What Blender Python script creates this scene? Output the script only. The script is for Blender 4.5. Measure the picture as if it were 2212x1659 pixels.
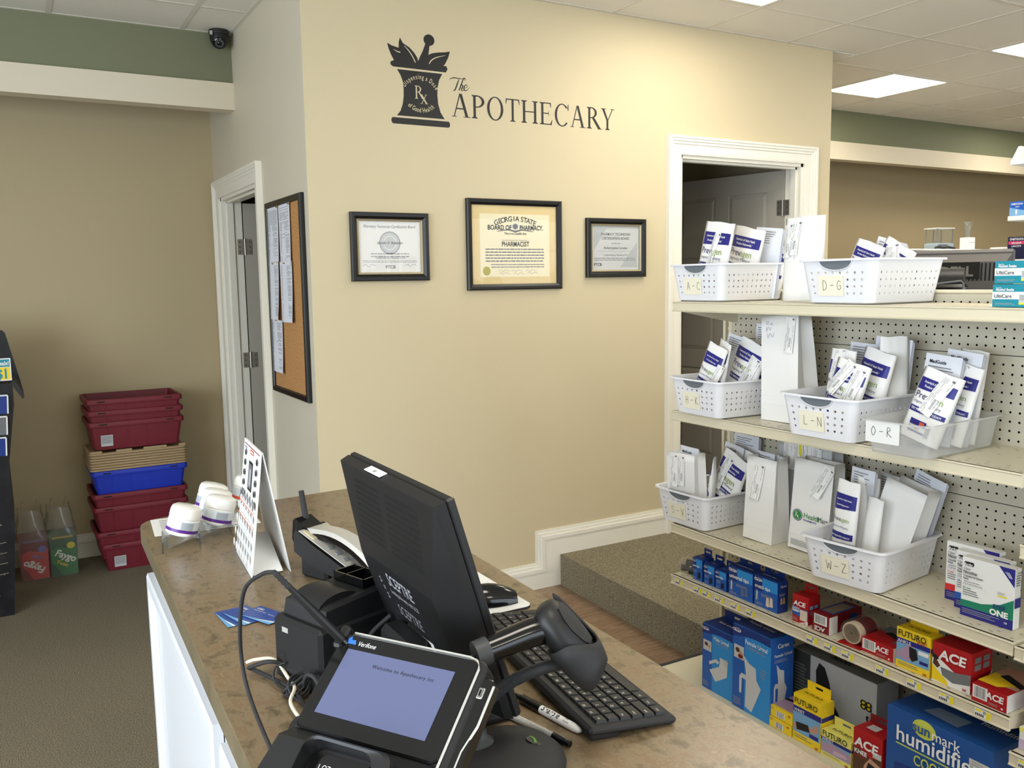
# Pharmacy counter: partition wall with decal, counter with till equipment, gondola of filled baskets.
# World: X runs right along the decal wall, Y runs into that wall (wall face at y=0), Z up, metres.
import bpy, math, random
import numpy as np
from mathutils import Matrix, Vector

for o in list(bpy.data.objects): bpy.data.objects.remove(o)
SC = bpy.context.scene
COL = SC.collection
rnd = random.Random(7)
PI = math.pi
rad = math.radians

# ---------------------------------------------------------------- camera
def cam_axes(yaw, pitch, roll):
    cy, sy, cp, sp = math.cos(yaw), math.sin(yaw), math.cos(pitch), math.sin(pitch)
    f = Vector((sy*cp, cy*cp, -sp)); r = Vector((cy, -sy, 0)); u = r.cross(f)
    c, s = math.cos(roll), math.sin(roll)
    return c*r + s*u, -s*r + c*u, f
r_, u_, f_ = cam_axes(rad(29.8386), rad(6.7185), rad(-0.8863))
cam_d = bpy.data.cameras.new('camera'); cam_d.sensor_fit = 'HORIZONTAL'; cam_d.sensor_width = 36.0
cam_d.lens = 1888.45/2212*36.0; cam_d.clip_start = 0.05; cam_d.clip_end = 100
cam = bpy.data.objects.new('camera', cam_d); COL.objects.link(cam)
cam.matrix_world = Matrix(((r_.x, u_.x, -f_.x, -1.131), (r_.y, u_.y, -f_.y, -3.6747), (r_.z, u_.z, -f_.z, 1.5614), (0, 0, 0, 1)))
SC.camera = cam

# ---------------------------------------------------------------- view, world, daylight
SC.view_settings.view_transform = 'Standard'; SC.view_settings.look = 'None'
SC.view_settings.gamma = 1.0; SC.view_settings.use_curve_mapping = False
SC.view_settings.exposure = 0.0
W = bpy.data.worlds.new('sky'); SC.world = W; W.use_nodes = True
nt = W.node_tree; bg = nt.nodes['Background']
sky = nt.nodes.new('ShaderNodeTexSky'); sky.sky_type = 'NISHITA'; sky.sun_disc = False
sky.sun_elevation = rad(50); sky.sun_rotation = rad(30)
nt.links.new(sky.outputs[0], bg.inputs[0]); bg.inputs[1].default_value = 0.12

def area(name, loc, rot, sx, sy, power, col):
    d = bpy.data.lights.new(name, 'AREA'); d.shape = 'RECTANGLE'; d.size = sx; d.size_y = sy
    d.energy = power; d.color = col
    o = bpy.data.objects.new(name, d); COL.objects.link(o); o.location = loc; o.rotation_euler = rot
    return o
DAY = (0.80, 0.90, 1.0)
# daylight entering through the shop-front windows (left wall and the wall behind the camera)
area('daylight_left', (-4.35, -3.6, 1.35), (0, rad(-90), 0), 2.1, 4.4, 265, DAY)
area('daylight_behind', (2.6, -6.85, 1.35), (rad(90), 0, 0), 6.6, 2.1, 170, DAY)
LAMP_W = 16.0           # emission strength of the ceiling panels
LAMP_C = (1.0, 0.92, 0.77)

# ---------------------------------------------------------------- materials
MATS = {}
def lin(c):
    return tuple(((v/255)/12.92 if v/255 <= .04045 else ((v/255+.055)/1.055)**2.4) for v in c)
def mat(name, rgb, rough=.5, metal=0, spec=.5, trans=0, alpha=1, emit=None, es=0, coat=0, ior=1.45):
    if name in MATS: return MATS[name]
    m = bpy.data.materials.new(name); m.use_nodes = True; MATS[name] = m
    b = m.node_tree.nodes['Principled BSDF']
    b.inputs['Base Color'].default_value = (*lin(rgb), 1); b.inputs['Roughness'].default_value = rough
    b.inputs['Metallic'].default_value = metal; b.inputs['Specular IOR Level'].default_value = spec
    b.inputs['Transmission Weight'].default_value = trans; b.inputs['Alpha'].default_value = alpha
    b.inputs['Coat Weight'].default_value = coat; b.inputs['IOR'].default_value = ior
    if emit: b.inputs['Emission Color'].default_value = (*emit, 1); b.inputs['Emission Strength'].default_value = es
    return m
def nodes(m): return m.node_tree, m.node_tree.nodes['Principled BSDF']
def noise_col(m, cols, scale=(1, 1, 1), detail=6, fac=.5, pos=None, nscale=5, rough=.6, dist=0):
    """colour ramp over object-space noise"""
    t, b = nodes(m)
    tc = t.nodes.new('ShaderNodeTexCoord'); mp = t.nodes.new('ShaderNodeMapping'); mp.inputs['Scale'].default_value = scale
    n = t.nodes.new('ShaderNodeTexNoise'); n.inputs['Scale'].default_value = nscale; n.inputs['Detail'].default_value = detail
    n.inputs['Roughness'].default_value = rough; n.inputs['Distortion'].default_value = dist
    r = t.nodes.new('ShaderNodeValToRGB')
    while len(r.color_ramp.elements) < len(cols): r.color_ramp.elements.new(.5)
    for i, c in enumerate(cols):
        r.color_ramp.elements[i].position = pos[i] if pos else .3 + .4*i/(len(cols)-1)
        r.color_ramp.elements[i].color = (*lin(c), 1)
    t.links.new(tc.outputs['Object'], mp.inputs[0]); t.links.new(mp.outputs[0], n.inputs['Vector'])
    t.links.new(n.outputs['Fac'], r.inputs[0]); t.links.new(r.outputs[0], b.inputs['Base Color'])
    return n
def bump(m, nscale, strength=.3, dist=.002, detail=2, scale=(1, 1, 1)):
    t, b = nodes(m)
    tc = t.nodes.new('ShaderNodeTexCoord'); mp = t.nodes.new('ShaderNodeMapping'); mp.inputs['Scale'].default_value = scale
    n = t.nodes.new('ShaderNodeTexNoise'); n.inputs['Scale'].default_value = nscale; n.inputs['Detail'].default_value = detail
    bp = t.nodes.new('ShaderNodeBump'); bp.inputs['Strength'].default_value = strength; bp.inputs['Distance'].default_value = dist
    t.links.new(tc.outputs['Object'], mp.inputs[0]); t.links.new(mp.outputs[0], n.inputs['Vector'])
    t.links.new(n.outputs['Fac'], bp.inputs['Height']); t.links.new(bp.outputs[0], b.inputs['Normal'])
    return m
WALL = bump(mat('wall_paint_cream', (209, 195, 162), .55, spec=.35), 160, .12, .001)
SIDEWALL = bump(mat('wall_paint_side', (212, 204, 184), .55, spec=.35), 160, .12, .001)  # side wall given a paler, greyer tone than the decal wall
BACKWALL = bump(mat('wall_paint_tan', (188, 172, 138), .6, spec=.3), 160, .12, .001)
GREEN = bump(mat('wall_paint_green', (124, 127, 102), .6, spec=.3), 160, .1, .001)
TRIM = mat('trim_white', (240, 236, 224), .35)
WHITE = mat('white_gloss', (240, 240, 240), .3)
TILE = bump(mat('ceiling_tile', (238, 234, 226), .9, spec=.1), 220, .35, .002, 6)
GRID = mat('ceiling_grid', (226, 221, 210), .5)
CARPET = bump(mat('carpet_brown', (100, 92, 74), .95, spec=.05), 260, 1, .006, 3)
noise_col(CARPET, [(92, 85, 71), (134, 125, 107), (172, 161, 139)], nscale=230, detail=4, pos=[.34, .5, .66])
STEPC = bump(mat('carpet_step', (124, 116, 94), .95, spec=.05), 200, 1, .006, 3)
noise_col(STEPC, [(92, 86, 70), (134, 126, 106), (174, 164, 140)], nscale=240, detail=4, pos=[.34, .5, .66])
WOOD = mat('wood_plank', (138, 112, 90), .35)
noise_col(WOOD, [(98, 76, 60), (140, 114, 92), (166, 142, 118)], scale=(3, 40, 1), nscale=2.5, detail=8, pos=[.3, .5, .7], dist=1)
LAM = mat('counter_laminate', (150, 126, 96), .28, spec=.5)
noise_col(LAM, [(84, 72, 56), (114, 98, 74), (138, 121, 95), (128, 103, 77), (152, 138, 112)], scale=(1.4, 1, 1), nscale=27, detail=12, pos=[.30, .42, .51, .60, .70], rough=.72, dist=.25)
LAMEDGE = mat('counter_edge', (112, 100, 78), .4)
noise_col(LAMEDGE, [(98, 88, 66), (124, 112, 88)], nscale=12)
STEEL = mat('gondola_almond', (222, 213, 188), .38)
PANEL = mat('gondola_panel', (196, 190, 172), .55)
DARK = mat('dark_void', (22, 20, 18), .8)
BLACK = bump(mat('black_plastic', (27, 27, 29), .45), 900, .08, .0004)
BLACKG = mat('black_gloss', (14, 14, 15), .12)
BLACKM = mat('black_matte', (40, 40, 42), .65)
GREYD = mat('grey_dark', (62, 64, 66), .5)
GREYM = mat('grey_mid', (118, 122, 126), .5)
SILVER = mat('silver_plastic', (198, 196, 190), .3, .35)
CHROME = mat('steel_hinge', (150, 146, 138), .35, .8)
BASK = mat('basket_white', (236, 236, 240), .35, spec=.5)
PAPER = bump(mat('paper_white', (244, 243, 241), .75, spec=.2), 45, .25, .003, 3)
PAPERB = mat('paper_cool', (226, 229, 238), .75, spec=.2)
CARD = mat('label_cream', (242, 236, 214), .75, spec=.2)
INK = mat('ink_black', (24, 24, 26), .6)
INKG = mat('ink_grey', (110, 110, 114), .7)
INKL = mat('ink_light', (160, 160, 164), .7)
NAVY = mat('ink_navy', (38, 38, 128), .45)
PURP = mat('ink_purple', (70, 50, 110), .5)
LIME = mat('ink_lime', (150, 170, 90), .5)
WINK = mat('ink_white', (240, 240, 240), .5)
YEL = mat('tag_yellow', (240, 224, 40), .5)
RED = mat('carton_red', (178, 26, 32), .35)
REDD = mat('carton_red_dark', (126, 22, 30), .4)
BLUE = mat('carton_blue', (34, 94, 184), .35)
BLUED = mat('carton_blue_dark', (28, 56, 132), .35)
BLUEL = mat('carton_blue_light', (46, 146, 222), .35)
FYEL = mat('carton_yellow', (246, 212, 40), .35)
FPALE = mat('carton_pale_yellow', (240, 232, 120), .35)
TEAL = mat('carton_teal', (30, 142, 160), .4)
CGREEN = mat('carton_green', (28, 128, 96), .4)
CWHITE = mat('carton_white', (236, 236, 234), .4)
CREAM = mat('carton_cream', (226, 212, 186), .5)
SKIN = mat('photo_skin', (196, 150, 128), .5)
PHOTOB = mat('photo_blue', (120, 170, 214), .5)
MAUVE = mat('photo_mauve', (176, 148, 176), .5)
BROWN = mat('photo_brown', (84, 54, 36), .5)
ORANGE = mat('ink_orange', (222, 92, 60), .5)
HMGREEN = mat('ink_green', (52, 140, 62), .5)
MAROON = mat('tote_maroon', (112, 28, 42), .5)
TANP = mat('tote_tan', (168, 144, 108), .55)
TBLUE = mat('tote_blue', (26, 52, 176), .45)
def clear(name, tint, body=.05, rough=.03, ior=1.45):
    """thin clear sheet: lets light straight through, a little milky body, fresnel gloss"""
    m = bpy.data.materials.new(name); m.use_nodes = True; MATS[name] = m; t = m.node_tree; t.nodes.clear()
    out = t.nodes.new('ShaderNodeOutputMaterial'); tr = t.nodes.new('ShaderNodeBsdfTransparent'); tr.inputs[0].default_value = (*lin(tint), 1)
    di = t.nodes.new('ShaderNodeBsdfDiffuse'); di.inputs[0].default_value = (.8, .8, .8, 1)
    gl = t.nodes.new('ShaderNodeBsdfGlossy'); gl.inputs['Roughness'].default_value = rough
    m1 = t.nodes.new('ShaderNodeMixShader'); m1.inputs[0].default_value = body
    lw = t.nodes.new('ShaderNodeLayerWeight'); lw.inputs[0].default_value = .5
    pw = t.nodes.new('ShaderNodeMath'); pw.operation = 'POWER'; pw.inputs[1].default_value = 5
    fr = t.nodes.new('ShaderNodeMath'); fr.operation = 'MULTIPLY_ADD'; f0 = ((ior-1)/(ior+1))**2; fr.inputs[1].default_value = .9-f0; fr.inputs[2].default_value = f0
    t.links.new(lw.outputs['Facing'], pw.inputs[0]); t.links.new(pw.outputs[0], fr.inputs[0]); m2 = t.nodes.new('ShaderNodeMixShader')
    t.links.new(tr.outputs[0], m1.inputs[1]); t.links.new(di.outputs[0], m1.inputs[2])
    t.links.new(fr.outputs[0], m2.inputs[0]); t.links.new(m1.outputs[0], m2.inputs[1]); t.links.new(gl.outputs[0], m2.inputs[2])
    t.links.new(m2.outputs[0], out.inputs[0]); return m
ACRYL = clear('acrylic_clear', (246, 248, 248), .04)
ACRYLE = clear('acrylic_edge', (240, 244, 244), .65, .1)
PLBAG = clear('plastic_bag_clear', (248, 248, 246), .11, .18, 1.5)
CLEARBIN = clear('bin_clear', (248, 248, 246), .36, .22)
GLASS = clear('picture_glass', (255, 255, 255), 0, .01, 1.22)
CORK = mat('cork', (186, 136, 84), .85)
noise_col(CORK, [(160, 112, 66), (188, 138, 86), (206, 160, 106)], nscale=120, detail=4)

# ---------------------------------------------------------------- mesh builder
class MB:
    def __init__(s): s.v = []; s.f = []; s.m = []
    def poly(s, pts, mi=0):
        n = len(s.v); s.v += [tuple(p) for p in pts]; s.f.append(tuple(range(n, n+len(pts)))); s.m.append(mi); return s
    def raw(s, vs, fs, mi=0):
        n = len(s.v); s.v += [tuple(p) for p in vs]
        for f in fs: s.f.append(tuple(n+i for i in f)); s.m.append(mi)
        return s
    def box(s, x0, x1, y0, y1, z0, z1, mi=0):
        v = [(x, y, z) for z in (z0, z1) for y in (y0, y1) for x in (x0, x1)]
        return s.raw(v, [(0, 2, 3, 1), (4, 5, 7, 6), (0, 1, 5, 4), (2, 6, 7, 3), (0, 4, 6, 2), (1, 3, 7, 5)], mi)
    def cbox(s, x0, x1, y0, y1, z0, z1, b=.002, mi=0):
        """box with chamfered edges"""
        b = min(b, (x1-x0)*.45, (y1-y0)*.45, (z1-z0)*.45)
        X, Y, Z = (x0, x1), (y0, y1), (z0, z1); v = []; idx = {}
        for i in (0, 1):
            for j in (0, 1):
                for k in (0, 1):
                    for a in range(3):
                        p = [X[i], Y[j], Z[k]]; sg = [1-2*i, 1-2*j, 1-2*k]
                        for c in range(3):
                            if c != a: p[c] += sg[c]*b
                        idx[i, j, k, a] = len(v); v.append(tuple(p))
        f = []
        for a in range(3):
            o1, o2 = (a+1) % 3, (a+2) % 3
            for sgn in (0, 1):
                q = []
                for (c1, c2) in ((0, 0), (1, 0), (1, 1), (0, 1)):
                    ii = [0]*3; ii[a] = sgn; ii[o1] = c1; ii[o2] = c2; q.append(idx[(*ii, a)])
                f.append(tuple(q if sgn else q[::-1]))
            for c1 in (0, 1):
                for c2 in (0, 1):
                    A = [0]*3; B = [0]*3; A[o1] = B[o1] = c1; A[o2] = B[o2] = c2; A[a] = 0; B[a] = 1
                    q = (idx[(*A, o1)], idx[(*B, o1)], idx[(*B, o2)], idx[(*A, o2)])
                    f.append(q if c1 == c2 else q[::-1])
        for i in (0, 1):
            for j in (0, 1):
                for k in (0, 1):
                    q = tuple(idx[i, j, k, a] for a in range(3)); f.append(q if (i+j+k) % 2 else q[::-1])
        return s.raw(v, f, mi)
    def prism(s, pts, fn, d0, d1, mi=0):
        """outline pts (2d) swept from d0 to d1; fn(a,b,d)->xyz"""
        n = len(pts); v = [fn(a, b, d0) for a, b in pts] + [fn(a, b, d1) for a, b in pts]
        f = [tuple(range(n))[::-1], tuple(range(n, 2*n))] + [(i, (i+1) % n, n+(i+1) % n, n+i) for i in range(n)]
        return s.raw(v, f, mi)
    def tube(s, path, r, n=8, mi=0, caps=True):
        P = [Vector(p) for p in path]; R = r if isinstance(r, (list, tuple)) else [r]*len(P)
        t0 = (P[1]-P[0]).normalized(); up = Vector((0, 0, 1)) if abs(t0.z) < .9 else Vector((1, 0, 0))
        nx = t0.cross(up).normalized(); v = []
        for i, p in enumerate(P):
            t = (P[min(i+1, len(P)-1)]-P[max(i-1, 0)]).normalized()
            nx = (nx - t*nx.dot(t)).normalized(); ny = t.cross(nx)
            for k in range(n):
                a = 2*PI*k/n; v.append(tuple(p + (nx*math.cos(a)+ny*math.sin(a))*R[i]))
        f = []
        for i in range(len(P)-1):
            for k in range(n):
                f.append((i*n+k, i*n+(k+1) % n, (i+1)*n+(k+1) % n, (i+1)*n+k))
        if caps: f += [tuple(range(n))[::-1], tuple(range((len(P)-1)*n, len(P)*n))]
        return s.raw(v, f, mi)
    def lathe(s, prof, n=24, c=(0, 0, 0), mi=0, M=None, sx=1, sy=1):
        v = []
        for r, z in prof:
            for k in range(n):
                a = 2*PI*k/n; p = Vector((r*math.cos(a)*sx, r*math.sin(a)*sy, z))
                if M: p = M @ p
                v.append((p.x+c[0], p.y+c[1], p.z+c[2]))
        f = []; m = len(prof)
        for i in range(m-1):
            for k in range(n): f.append((i*n+k, i*n+(k+1) % n, (i+1)*n+(k+1) % n, (i+1)*n+k))
        if prof[0][0] > 1e-6: f.append(tuple(range(n))[::-1])
        if prof[-1][0] > 1e-6: f.append(tuple(range((m-1)*n, m*n)))
        return s.raw(v, f, mi)
    def rings(s, rings, mi=0, cap0=True, cap1=True, closed=True):
        n = len(rings[0]); v = [p for r in rings for p in r]; f = []
        for i in range(len(rings)-1):
            for k in range(n if closed else n-1): f.append((i*n+k, i*n+(k+1) % n, (i+1)*n+(k+1) % n, (i+1)*n+k))
        if cap0: f.append(tuple(range(n))[::-1])
        if cap1: f.append(tuple(range((len(rings)-1)*n, len(rings)*n)))
        return s.raw(v, f, mi)
    def xform(s, M):
        s.v = [tuple(M @ Vector(p)) for p in s.v]; return s
    def mesh(s, name, mats, smooth=None):
        me = bpy.data.meshes.new(name); me.from_pydata(s.v, [], s.f)
        for m in (mats if isinstance(mats, (list, tuple)) else [mats]): me.materials.append(m)
        me.polygons.foreach_set('material_index', s.m); me.validate()
        if smooth:
            me.polygons.foreach_set('use_smooth', [True]*len(me.polygons)); me.update()
            me.set_sharp_from_angle(angle=rad(smooth))
        me.update(); return me
    def build(s, name, mats, parent=None, smooth=None):
        o = bpy.data.objects.new(name, s.mesh(name, mats, smooth)); COL.objects.link(o); o.parent = parent; return o

def tag(o, label, cat, group=None):
    o['label'] = label; o['category'] = cat
    if group: o['group'] = group
    return o
def struct(o): o['kind'] = 'structure'; return o
def thing(name, label, cat, loc=(0, 0, 0), rotz=0, group=None, M=None):
    o = bpy.data.objects.new(name, None); COL.objects.link(o); o.empty_display_size = .05
    if M is None: M = Matrix.Translation(loc) @ Matrix.Rotation(rotz, 4, 'Z')
    o.matrix_world = M
    return tag(o, label, cat, group)
def inst(name, me, parent=None, loc=(0, 0, 0), rot=(0, 0, 0), sc=(1, 1, 1)):
    o = bpy.data.objects.new(name, me); COL.objects.link(o); o.parent = parent
    o.location = loc; o.rotation_euler = rot; o.scale = sc; return o
def weld(o, d=1e-5):
    import bmesh
    bm = bmesh.new(); bm.from_mesh(o.data); bmesh.ops.remove_doubles(bm, verts=bm.verts, dist=d)
    bmesh.ops.recalc_face_normals(bm, faces=bm.faces); bm.to_mesh(o.data); bm.free(); return o
def solidify(o, t, off=-1):
    m = o.modifiers.new('thick', 'SOLIDIFY'); m.thickness = t; m.offset = off; return o

# ---------------------------------------------------------------- lettering (built together at the end)
TEXTS = []
def FR(x, z, y=-.0006, a=0):   # lettering on a face that looks along -Y
    return Matrix.Translation((x, y, z)) @ Matrix(((1, 0, 0, 0), (0, 0, -1, 0), (0, 1, 0, 0), (0, 0, 0, 1))) @ Matrix.Rotation(a, 4, 'Z')
def SD(y, z, x=.0006, a=0):    # lettering on a face that looks along +X
    return Matrix.Translation((x, y, z)) @ Matrix(((0, 0, 1, 0), (1, 0, 0, 0), (0, 1, 0, 0), (0, 0, 0, 1))) @ Matrix.Rotation(a, 4, 'Z')
def TP(x, y, z=.0006, a=0):    # lettering on a face that looks up
    return Matrix.Translation((x, y, z)) @ Matrix.Rotation(a, 4, 'Z')
def T(parent, body, M, size, m, bold=0, align='CENTER', xs=1, shear=0, warp=None, sp=1):
    TEXTS.append((parent, body, M, size, m, bold, align, xs, shear, warp, sp))
def flush_text():
    keys = {}
    for t in TEXTS:
        k = (t[1], t[5], t[6], t[8], t[10])
        if k not in keys:
            c = bpy.data.curves.new('t', 'FONT'); c.body = t[1]; c.size = 1; c.offset = t[5]; c.align_x = t[6]; c.shear = t[8]
            c.space_character = t[10]; c.fill_mode = 'FRONT'; c.resolution_u = 3; c.dimensions = '2D'
            o = bpy.data.objects.new('t', c); COL.objects.link(o); keys[k] = o
    dg = bpy.context.evaluated_depsgraph_get(); dg.update(); geo = {}
    for k, o in keys.items():
        me = bpy.data.meshes.new_from_object(o.evaluated_get(dg))
        v = np.zeros(len(me.vertices)*3); me.vertices.foreach_get('co', v)
        geo[k] = (v.reshape(-1, 3), [tuple(p.vertices) for p in me.polygons]); bpy.data.meshes.remove(me)
    for o in keys.values():
        c = o.data; bpy.data.objects.remove(o); bpy.data.curves.remove(c)
    groups = {}
    for t in TEXTS: groups.setdefault(t[0].name, (t[0], []))[1].append(t)
    for par, ts in groups.values():
        mb = MB(); mats = []
        for (_, body, M, size, m, bold, align, xs, shear, warp, sp) in ts:
            v, f = geo[body, bold, align, shear, sp]
            if len(v) == 0: continue
            A = np.array(M); q = np.c_[v[:, 0]*size*xs, v[:, 1]*size, v[:, 2]*0, np.ones(len(v))] @ A.T
            q = q[:, :3]
            if warp: q = warp(q)
            if m not in mats: mats.append(m)
            mb.raw(q.tolist(), f, mats.index(m))
        if mb.v: mb.build('lettering', mats, par)

# flat print laid on a carton: each call one layer further out
class Print:
    def __init__(s, w=1, d=1, h=1): s.mb = MB(); s.mats = []; s.w, s.d, s.h = w, d, h; s.n = 0
    def _m(s, m):
        if m not in s.mats: s.mats.append(m)
        s.n += 1; return s.mats.index(m), .0003+.00012*s.n
    def f(s, pts, m):
        i, e = s._m(m); s.mb.poly([(u*s.w, -e, v*s.h) for u, v in pts], i); return s
    def r(s, u0, u1, v0, v1, m): return s.f([(u0, v0), (u1, v0), (u1, v1), (u0, v1)], m)
    def sd(s, pts, m):
        i, e = s._m(m); s.mb.poly([(s.w+e, u*s.d, v*s.h) for u, v in pts], i); return s
    def sr(s, u0, u1, v0, v1, m): return s.sd([(u0, v0), (u1, v0), (u1, v1), (u0, v1)], m)
    def tp(s, pts, m):
        i, e = s._m(m); s.mb.poly([(u*s.w, v*s.d, s.h+e) for u, v in pts], i); return s
    def tr(s, u0, u1, v0, v1, m): return s.tp([(u0, v0), (u1, v0), (u1, v1), (u0, v1)], m)
    def ell(s, cu, cv, ru, rv, m, n=16): return s.f([(cu+ru*math.cos(2*PI*k/n), cv+rv*math.sin(2*PI*k/n)) for k in range(n)], m)
    def lines(s, u0, u1, v1, v0, k, m, fill=.45, jit=.3):
        i, e = s._m(m); dv = (v1-v0)/k
        for q in range(k):
            b = u1-(u1-u0)*jit*rnd.random(); z = v1-q*dv
            s.mb.poly([(a*s.w, -e, c*s.h) for a, c in ((u0, z-dv*fill), (b, z-dv*fill), (b, z), (u0, z))], i)
        return s
    def slines(s, u0, u1, v1, v0, k, m, fill=.45, jit=.3):
        i, e = s._m(m); dv = (v1-v0)/k
        for q in range(k):
            b = u1-(u1-u0)*jit*rnd.random(); z = v1-q*dv
            s.mb.poly([(s.w+e, a*s.d, c*s.h) for a, c in ((u0, z-dv*fill), (b, z-dv*fill), (b, z), (u0, z))], i)
        return s
    def bars(s, u0, u1, v0, v1, m, k=18):
        i, e = s._m(m); x = u0; du = (u1-u0)/k
        for q in range(k):
            b = du*(.25+.55*rnd.random()); s.mb.poly([(a*s.w, -e, c*s.h) for a, c in ((x, v0), (x+b, v0), (x+b, v1), (x, v1))], i); x += du
        return s
    def build(s, parent, name='printed_panel'):
        return s.mb.build(name, s.mats, parent) if s.mb.v else None
# ================================================================ the setting
H = 2.877                       # ceiling height
X0, X1, Y0, YB = -4.5, 9.0, -7.0, 1.87
BW = 3.19                       # width of the partition block
def slab(name, x0, x1, y0, y1, z0, z1, m): return struct(MB().box(x0, x1, y0, y1, z0, z1).build(name, m))

slab('floor', X0, X1, Y0, YB, -.06, 0, CARPET)
# plank floor behind the counter
fw = slab('floor_wood', -.30, 1.25, -4.2, 0, .0005, .002, DARK)
pl = {}
row = 0; y = -.004
while y > -4.1:
    x = -.30 - (row*.37) % .9
    while x < 1.25:
        a, b = max(x, -.30), min(x+.9, 1.25)
        if b-a > .03:
            k = round(b-a, 3)
            if k not in pl: pl[k] = MB().cbox(0, k-.0015, -.1485, 0, 0, .003, .0008).mesh('plank', WOOD)
            inst('plank', pl[k], fw, (a, y, .002))
        x += .9
    y -= .15; row += 1
# carpeted step in front of the right-hand door
st = MB().prism([(1.24, -.012), (1.205, -1.25), (1.205, -2.9), (6, -2.9), (6, YB), (BW, YB), (BW, 0), (1.24, 0)][::-1], lambda a, b, d: (a, b, d), .001, .165).build('floor_step', STEPC)
struct(st)

# --- partition block that carries the decal
OX0, OX1, OZ = 2.028, 2.962, 2.215       # right door opening
m = MB()
for (a, b, c, d) in ((.0012, OX0, 0, H), (OX1, BW, 0, H), (OX0, OX1, OZ, H)): m.box(a, b, 0, .11, c, d)
struct(m.build('wall_front', WALL))
LY0, LY1, LZ = .835, 1.71, 2.07          # left door opening (in the side wall)
m = MB()
for (a, b, c, d) in ((.0012, LY0, 0, H), (LY1, YB, 0, H), (LY0, LY1, LZ, H)): m.box(0, .11, a, b, c, d)
struct(m.build('wall_left', SIDEWALL))
struct(MB().box(BW-.1, BW, .11, YB, 0, H).build('wall_right', WALL))
slab('wall_back', X0, X1, YB, YB+.1, 0, H, BACKWALL)
# header beams with the green band above, either side of the block
for k, (a, b) in enumerate(((X0, -.0005), (BW+.0005, X1))):
    slab('trim_%d' % (k+1), a, b, 1.223, 1.325, 2.49, 2.629, mat('beam_paint', (222, 212, 190), .45))
    slab('wall_band_%s' % ('left', 'right')[k], a, b, 1.243, 1.325, 2.629, H+.02, GREEN)
# outer shell of the shop, with the shop-front windows that let the daylight in
def wall_with_windows(name, axis, c0, c1, s0, s1, wins, z0=.35, z1=2.4):
    m = MB()
    def bx(a, b, za, zb):
        if axis == 'x': m.box(c0, c1, a, b, za, zb)
        else: m.box(a, b, c0, c1, za, zb)
    cur = s0
    for a, b in wins:
        bx(cur, a, 0, H); bx(a, b, 0, z0); bx(a, b, z1, H); cur = b
    bx(cur, s1, 0, H)
    o = struct(m.build(name, BACKWALL)); n = 0
    for a, b in wins:
        fr = MB(); t = .04
        def fb(p, q, za, zb):
            if axis == 'x': fr.box(c0+.02, c1-.02, p, q, za, zb)
            else: fr.box(p, q, c0+.02, c1-.02, za, zb)
        fb(a, a+t, z0, z1); fb(b-t, b, z0, z1); fb(a, b, z0, z0+t); fb(a, b, z1-t, z1); fb((a+b)/2-.02, (a+b)/2+.02, z0, z1)
        WN[0] += 1; w = struct(fr.build('window_%d' % WN[0], TRIM)); pn = MB(); cm_ = (c0+c1)/2
        if axis == 'x': pn.box(cm_, cm_+.004, a+t, b-t, z0+t, z1-t)
        else: pn.box(a+t, b-t, cm_, cm_+.004, z0+t, z1-t)
        pn.build('pane', GLASS, w)
    return o
WN = [0]
wall_with_windows('wall_street_left', 'x', X0-.1, X0, Y0, YB, [(-5.9, -3.7), (-3.5, -1.3)])
wall_with_windows('wall_street_front', 'y', Y0-.1, Y0, X0-.1, X1+.1, [(-.8, 1.4), (1.6, 3.8), (4.0, 6.2)])
slab('wall_far_right', X1, X1+.1, Y0, YB, 0, H, BACKWALL)
# dark room inside the block
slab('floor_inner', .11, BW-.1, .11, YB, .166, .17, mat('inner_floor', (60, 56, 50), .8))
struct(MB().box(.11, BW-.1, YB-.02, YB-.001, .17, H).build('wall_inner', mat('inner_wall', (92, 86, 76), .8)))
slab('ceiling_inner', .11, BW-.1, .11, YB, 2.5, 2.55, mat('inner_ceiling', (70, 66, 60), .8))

# --- ceiling: plenum, lay-in tiles, T bars, light panels
GX, GY, P = 1.58, -.41, .61
ceil = slab('ceiling', X0, X1, Y0, YB, H+.02, H+.06, DARK)
LIGHTS = [(4.02, .2), (4.02, -1.02), (6.46, .2), (1.58, -1.02), (1.58, -2.24), (4.02, -3.46), (4.02, -2.24), (6.46, -1.02), (-.86, -3.46), (6.46, -2.24), (-3.3, -3.46), (6.46, -4.68), (4.02, -5.9), (-.86, -5.9)]  # panels out of view assumed, some added to brighten shelves and back wall
is_light = lambda x, y: any(abs(x-a) < .05 and abs(y-b) < .05 for a, b in LIGHTS)
tile_me = {}
def tile(x0, x1, y0, y1):
    w, d = round(x1-x0, 3), round(y1-y0, 3)
    if w < .02 or d < .02: return
    if (w, d) not in tile_me: tile_me[w, d] = MB().cbox(.009, w-.009, .009, d-.009, -.004, .012, .004).mesh('ceiling_tile', TILE)
    inst('ceiling_tile', tile_me[w, d], ceil, (x0, y0, H+.006))
i0, i1 = -10, 12
for i in range(i0, i1):
    for j in range(-11, 3):
        x, y = GX+P*i, GY+P*j
        if is_light(x, y): continue
        a, b, c, d = max(x, X0), min(x+P, X1), max(y, Y0), min(y+P, 1.25)
        if b <= a or d <= c: continue
        if d > 0 and b > 0 and a < BW:
            if c < 0: tile(a, b, c, 0)
            if a < 0: tile(a, 0, max(c, 0), d)
            if b > BW: tile(BW, b, max(c, 0), d)
        else: tile(a, b, c, d)
def tbar(x0, x1, y0, y1): e = .0008 if y1-y0 > .1 else 0; MB().box(x0, x1, y0, y1, H-e, H+.012-e).build('grid_bar', GRID, ceil)
for i in range(i0, i1+1):
    x = GX+P*i
    if x < X0 or x > X1: continue
    tbar(x-.012, x+.012, Y0, 0 if 0 < x < BW else 1.243)
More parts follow.
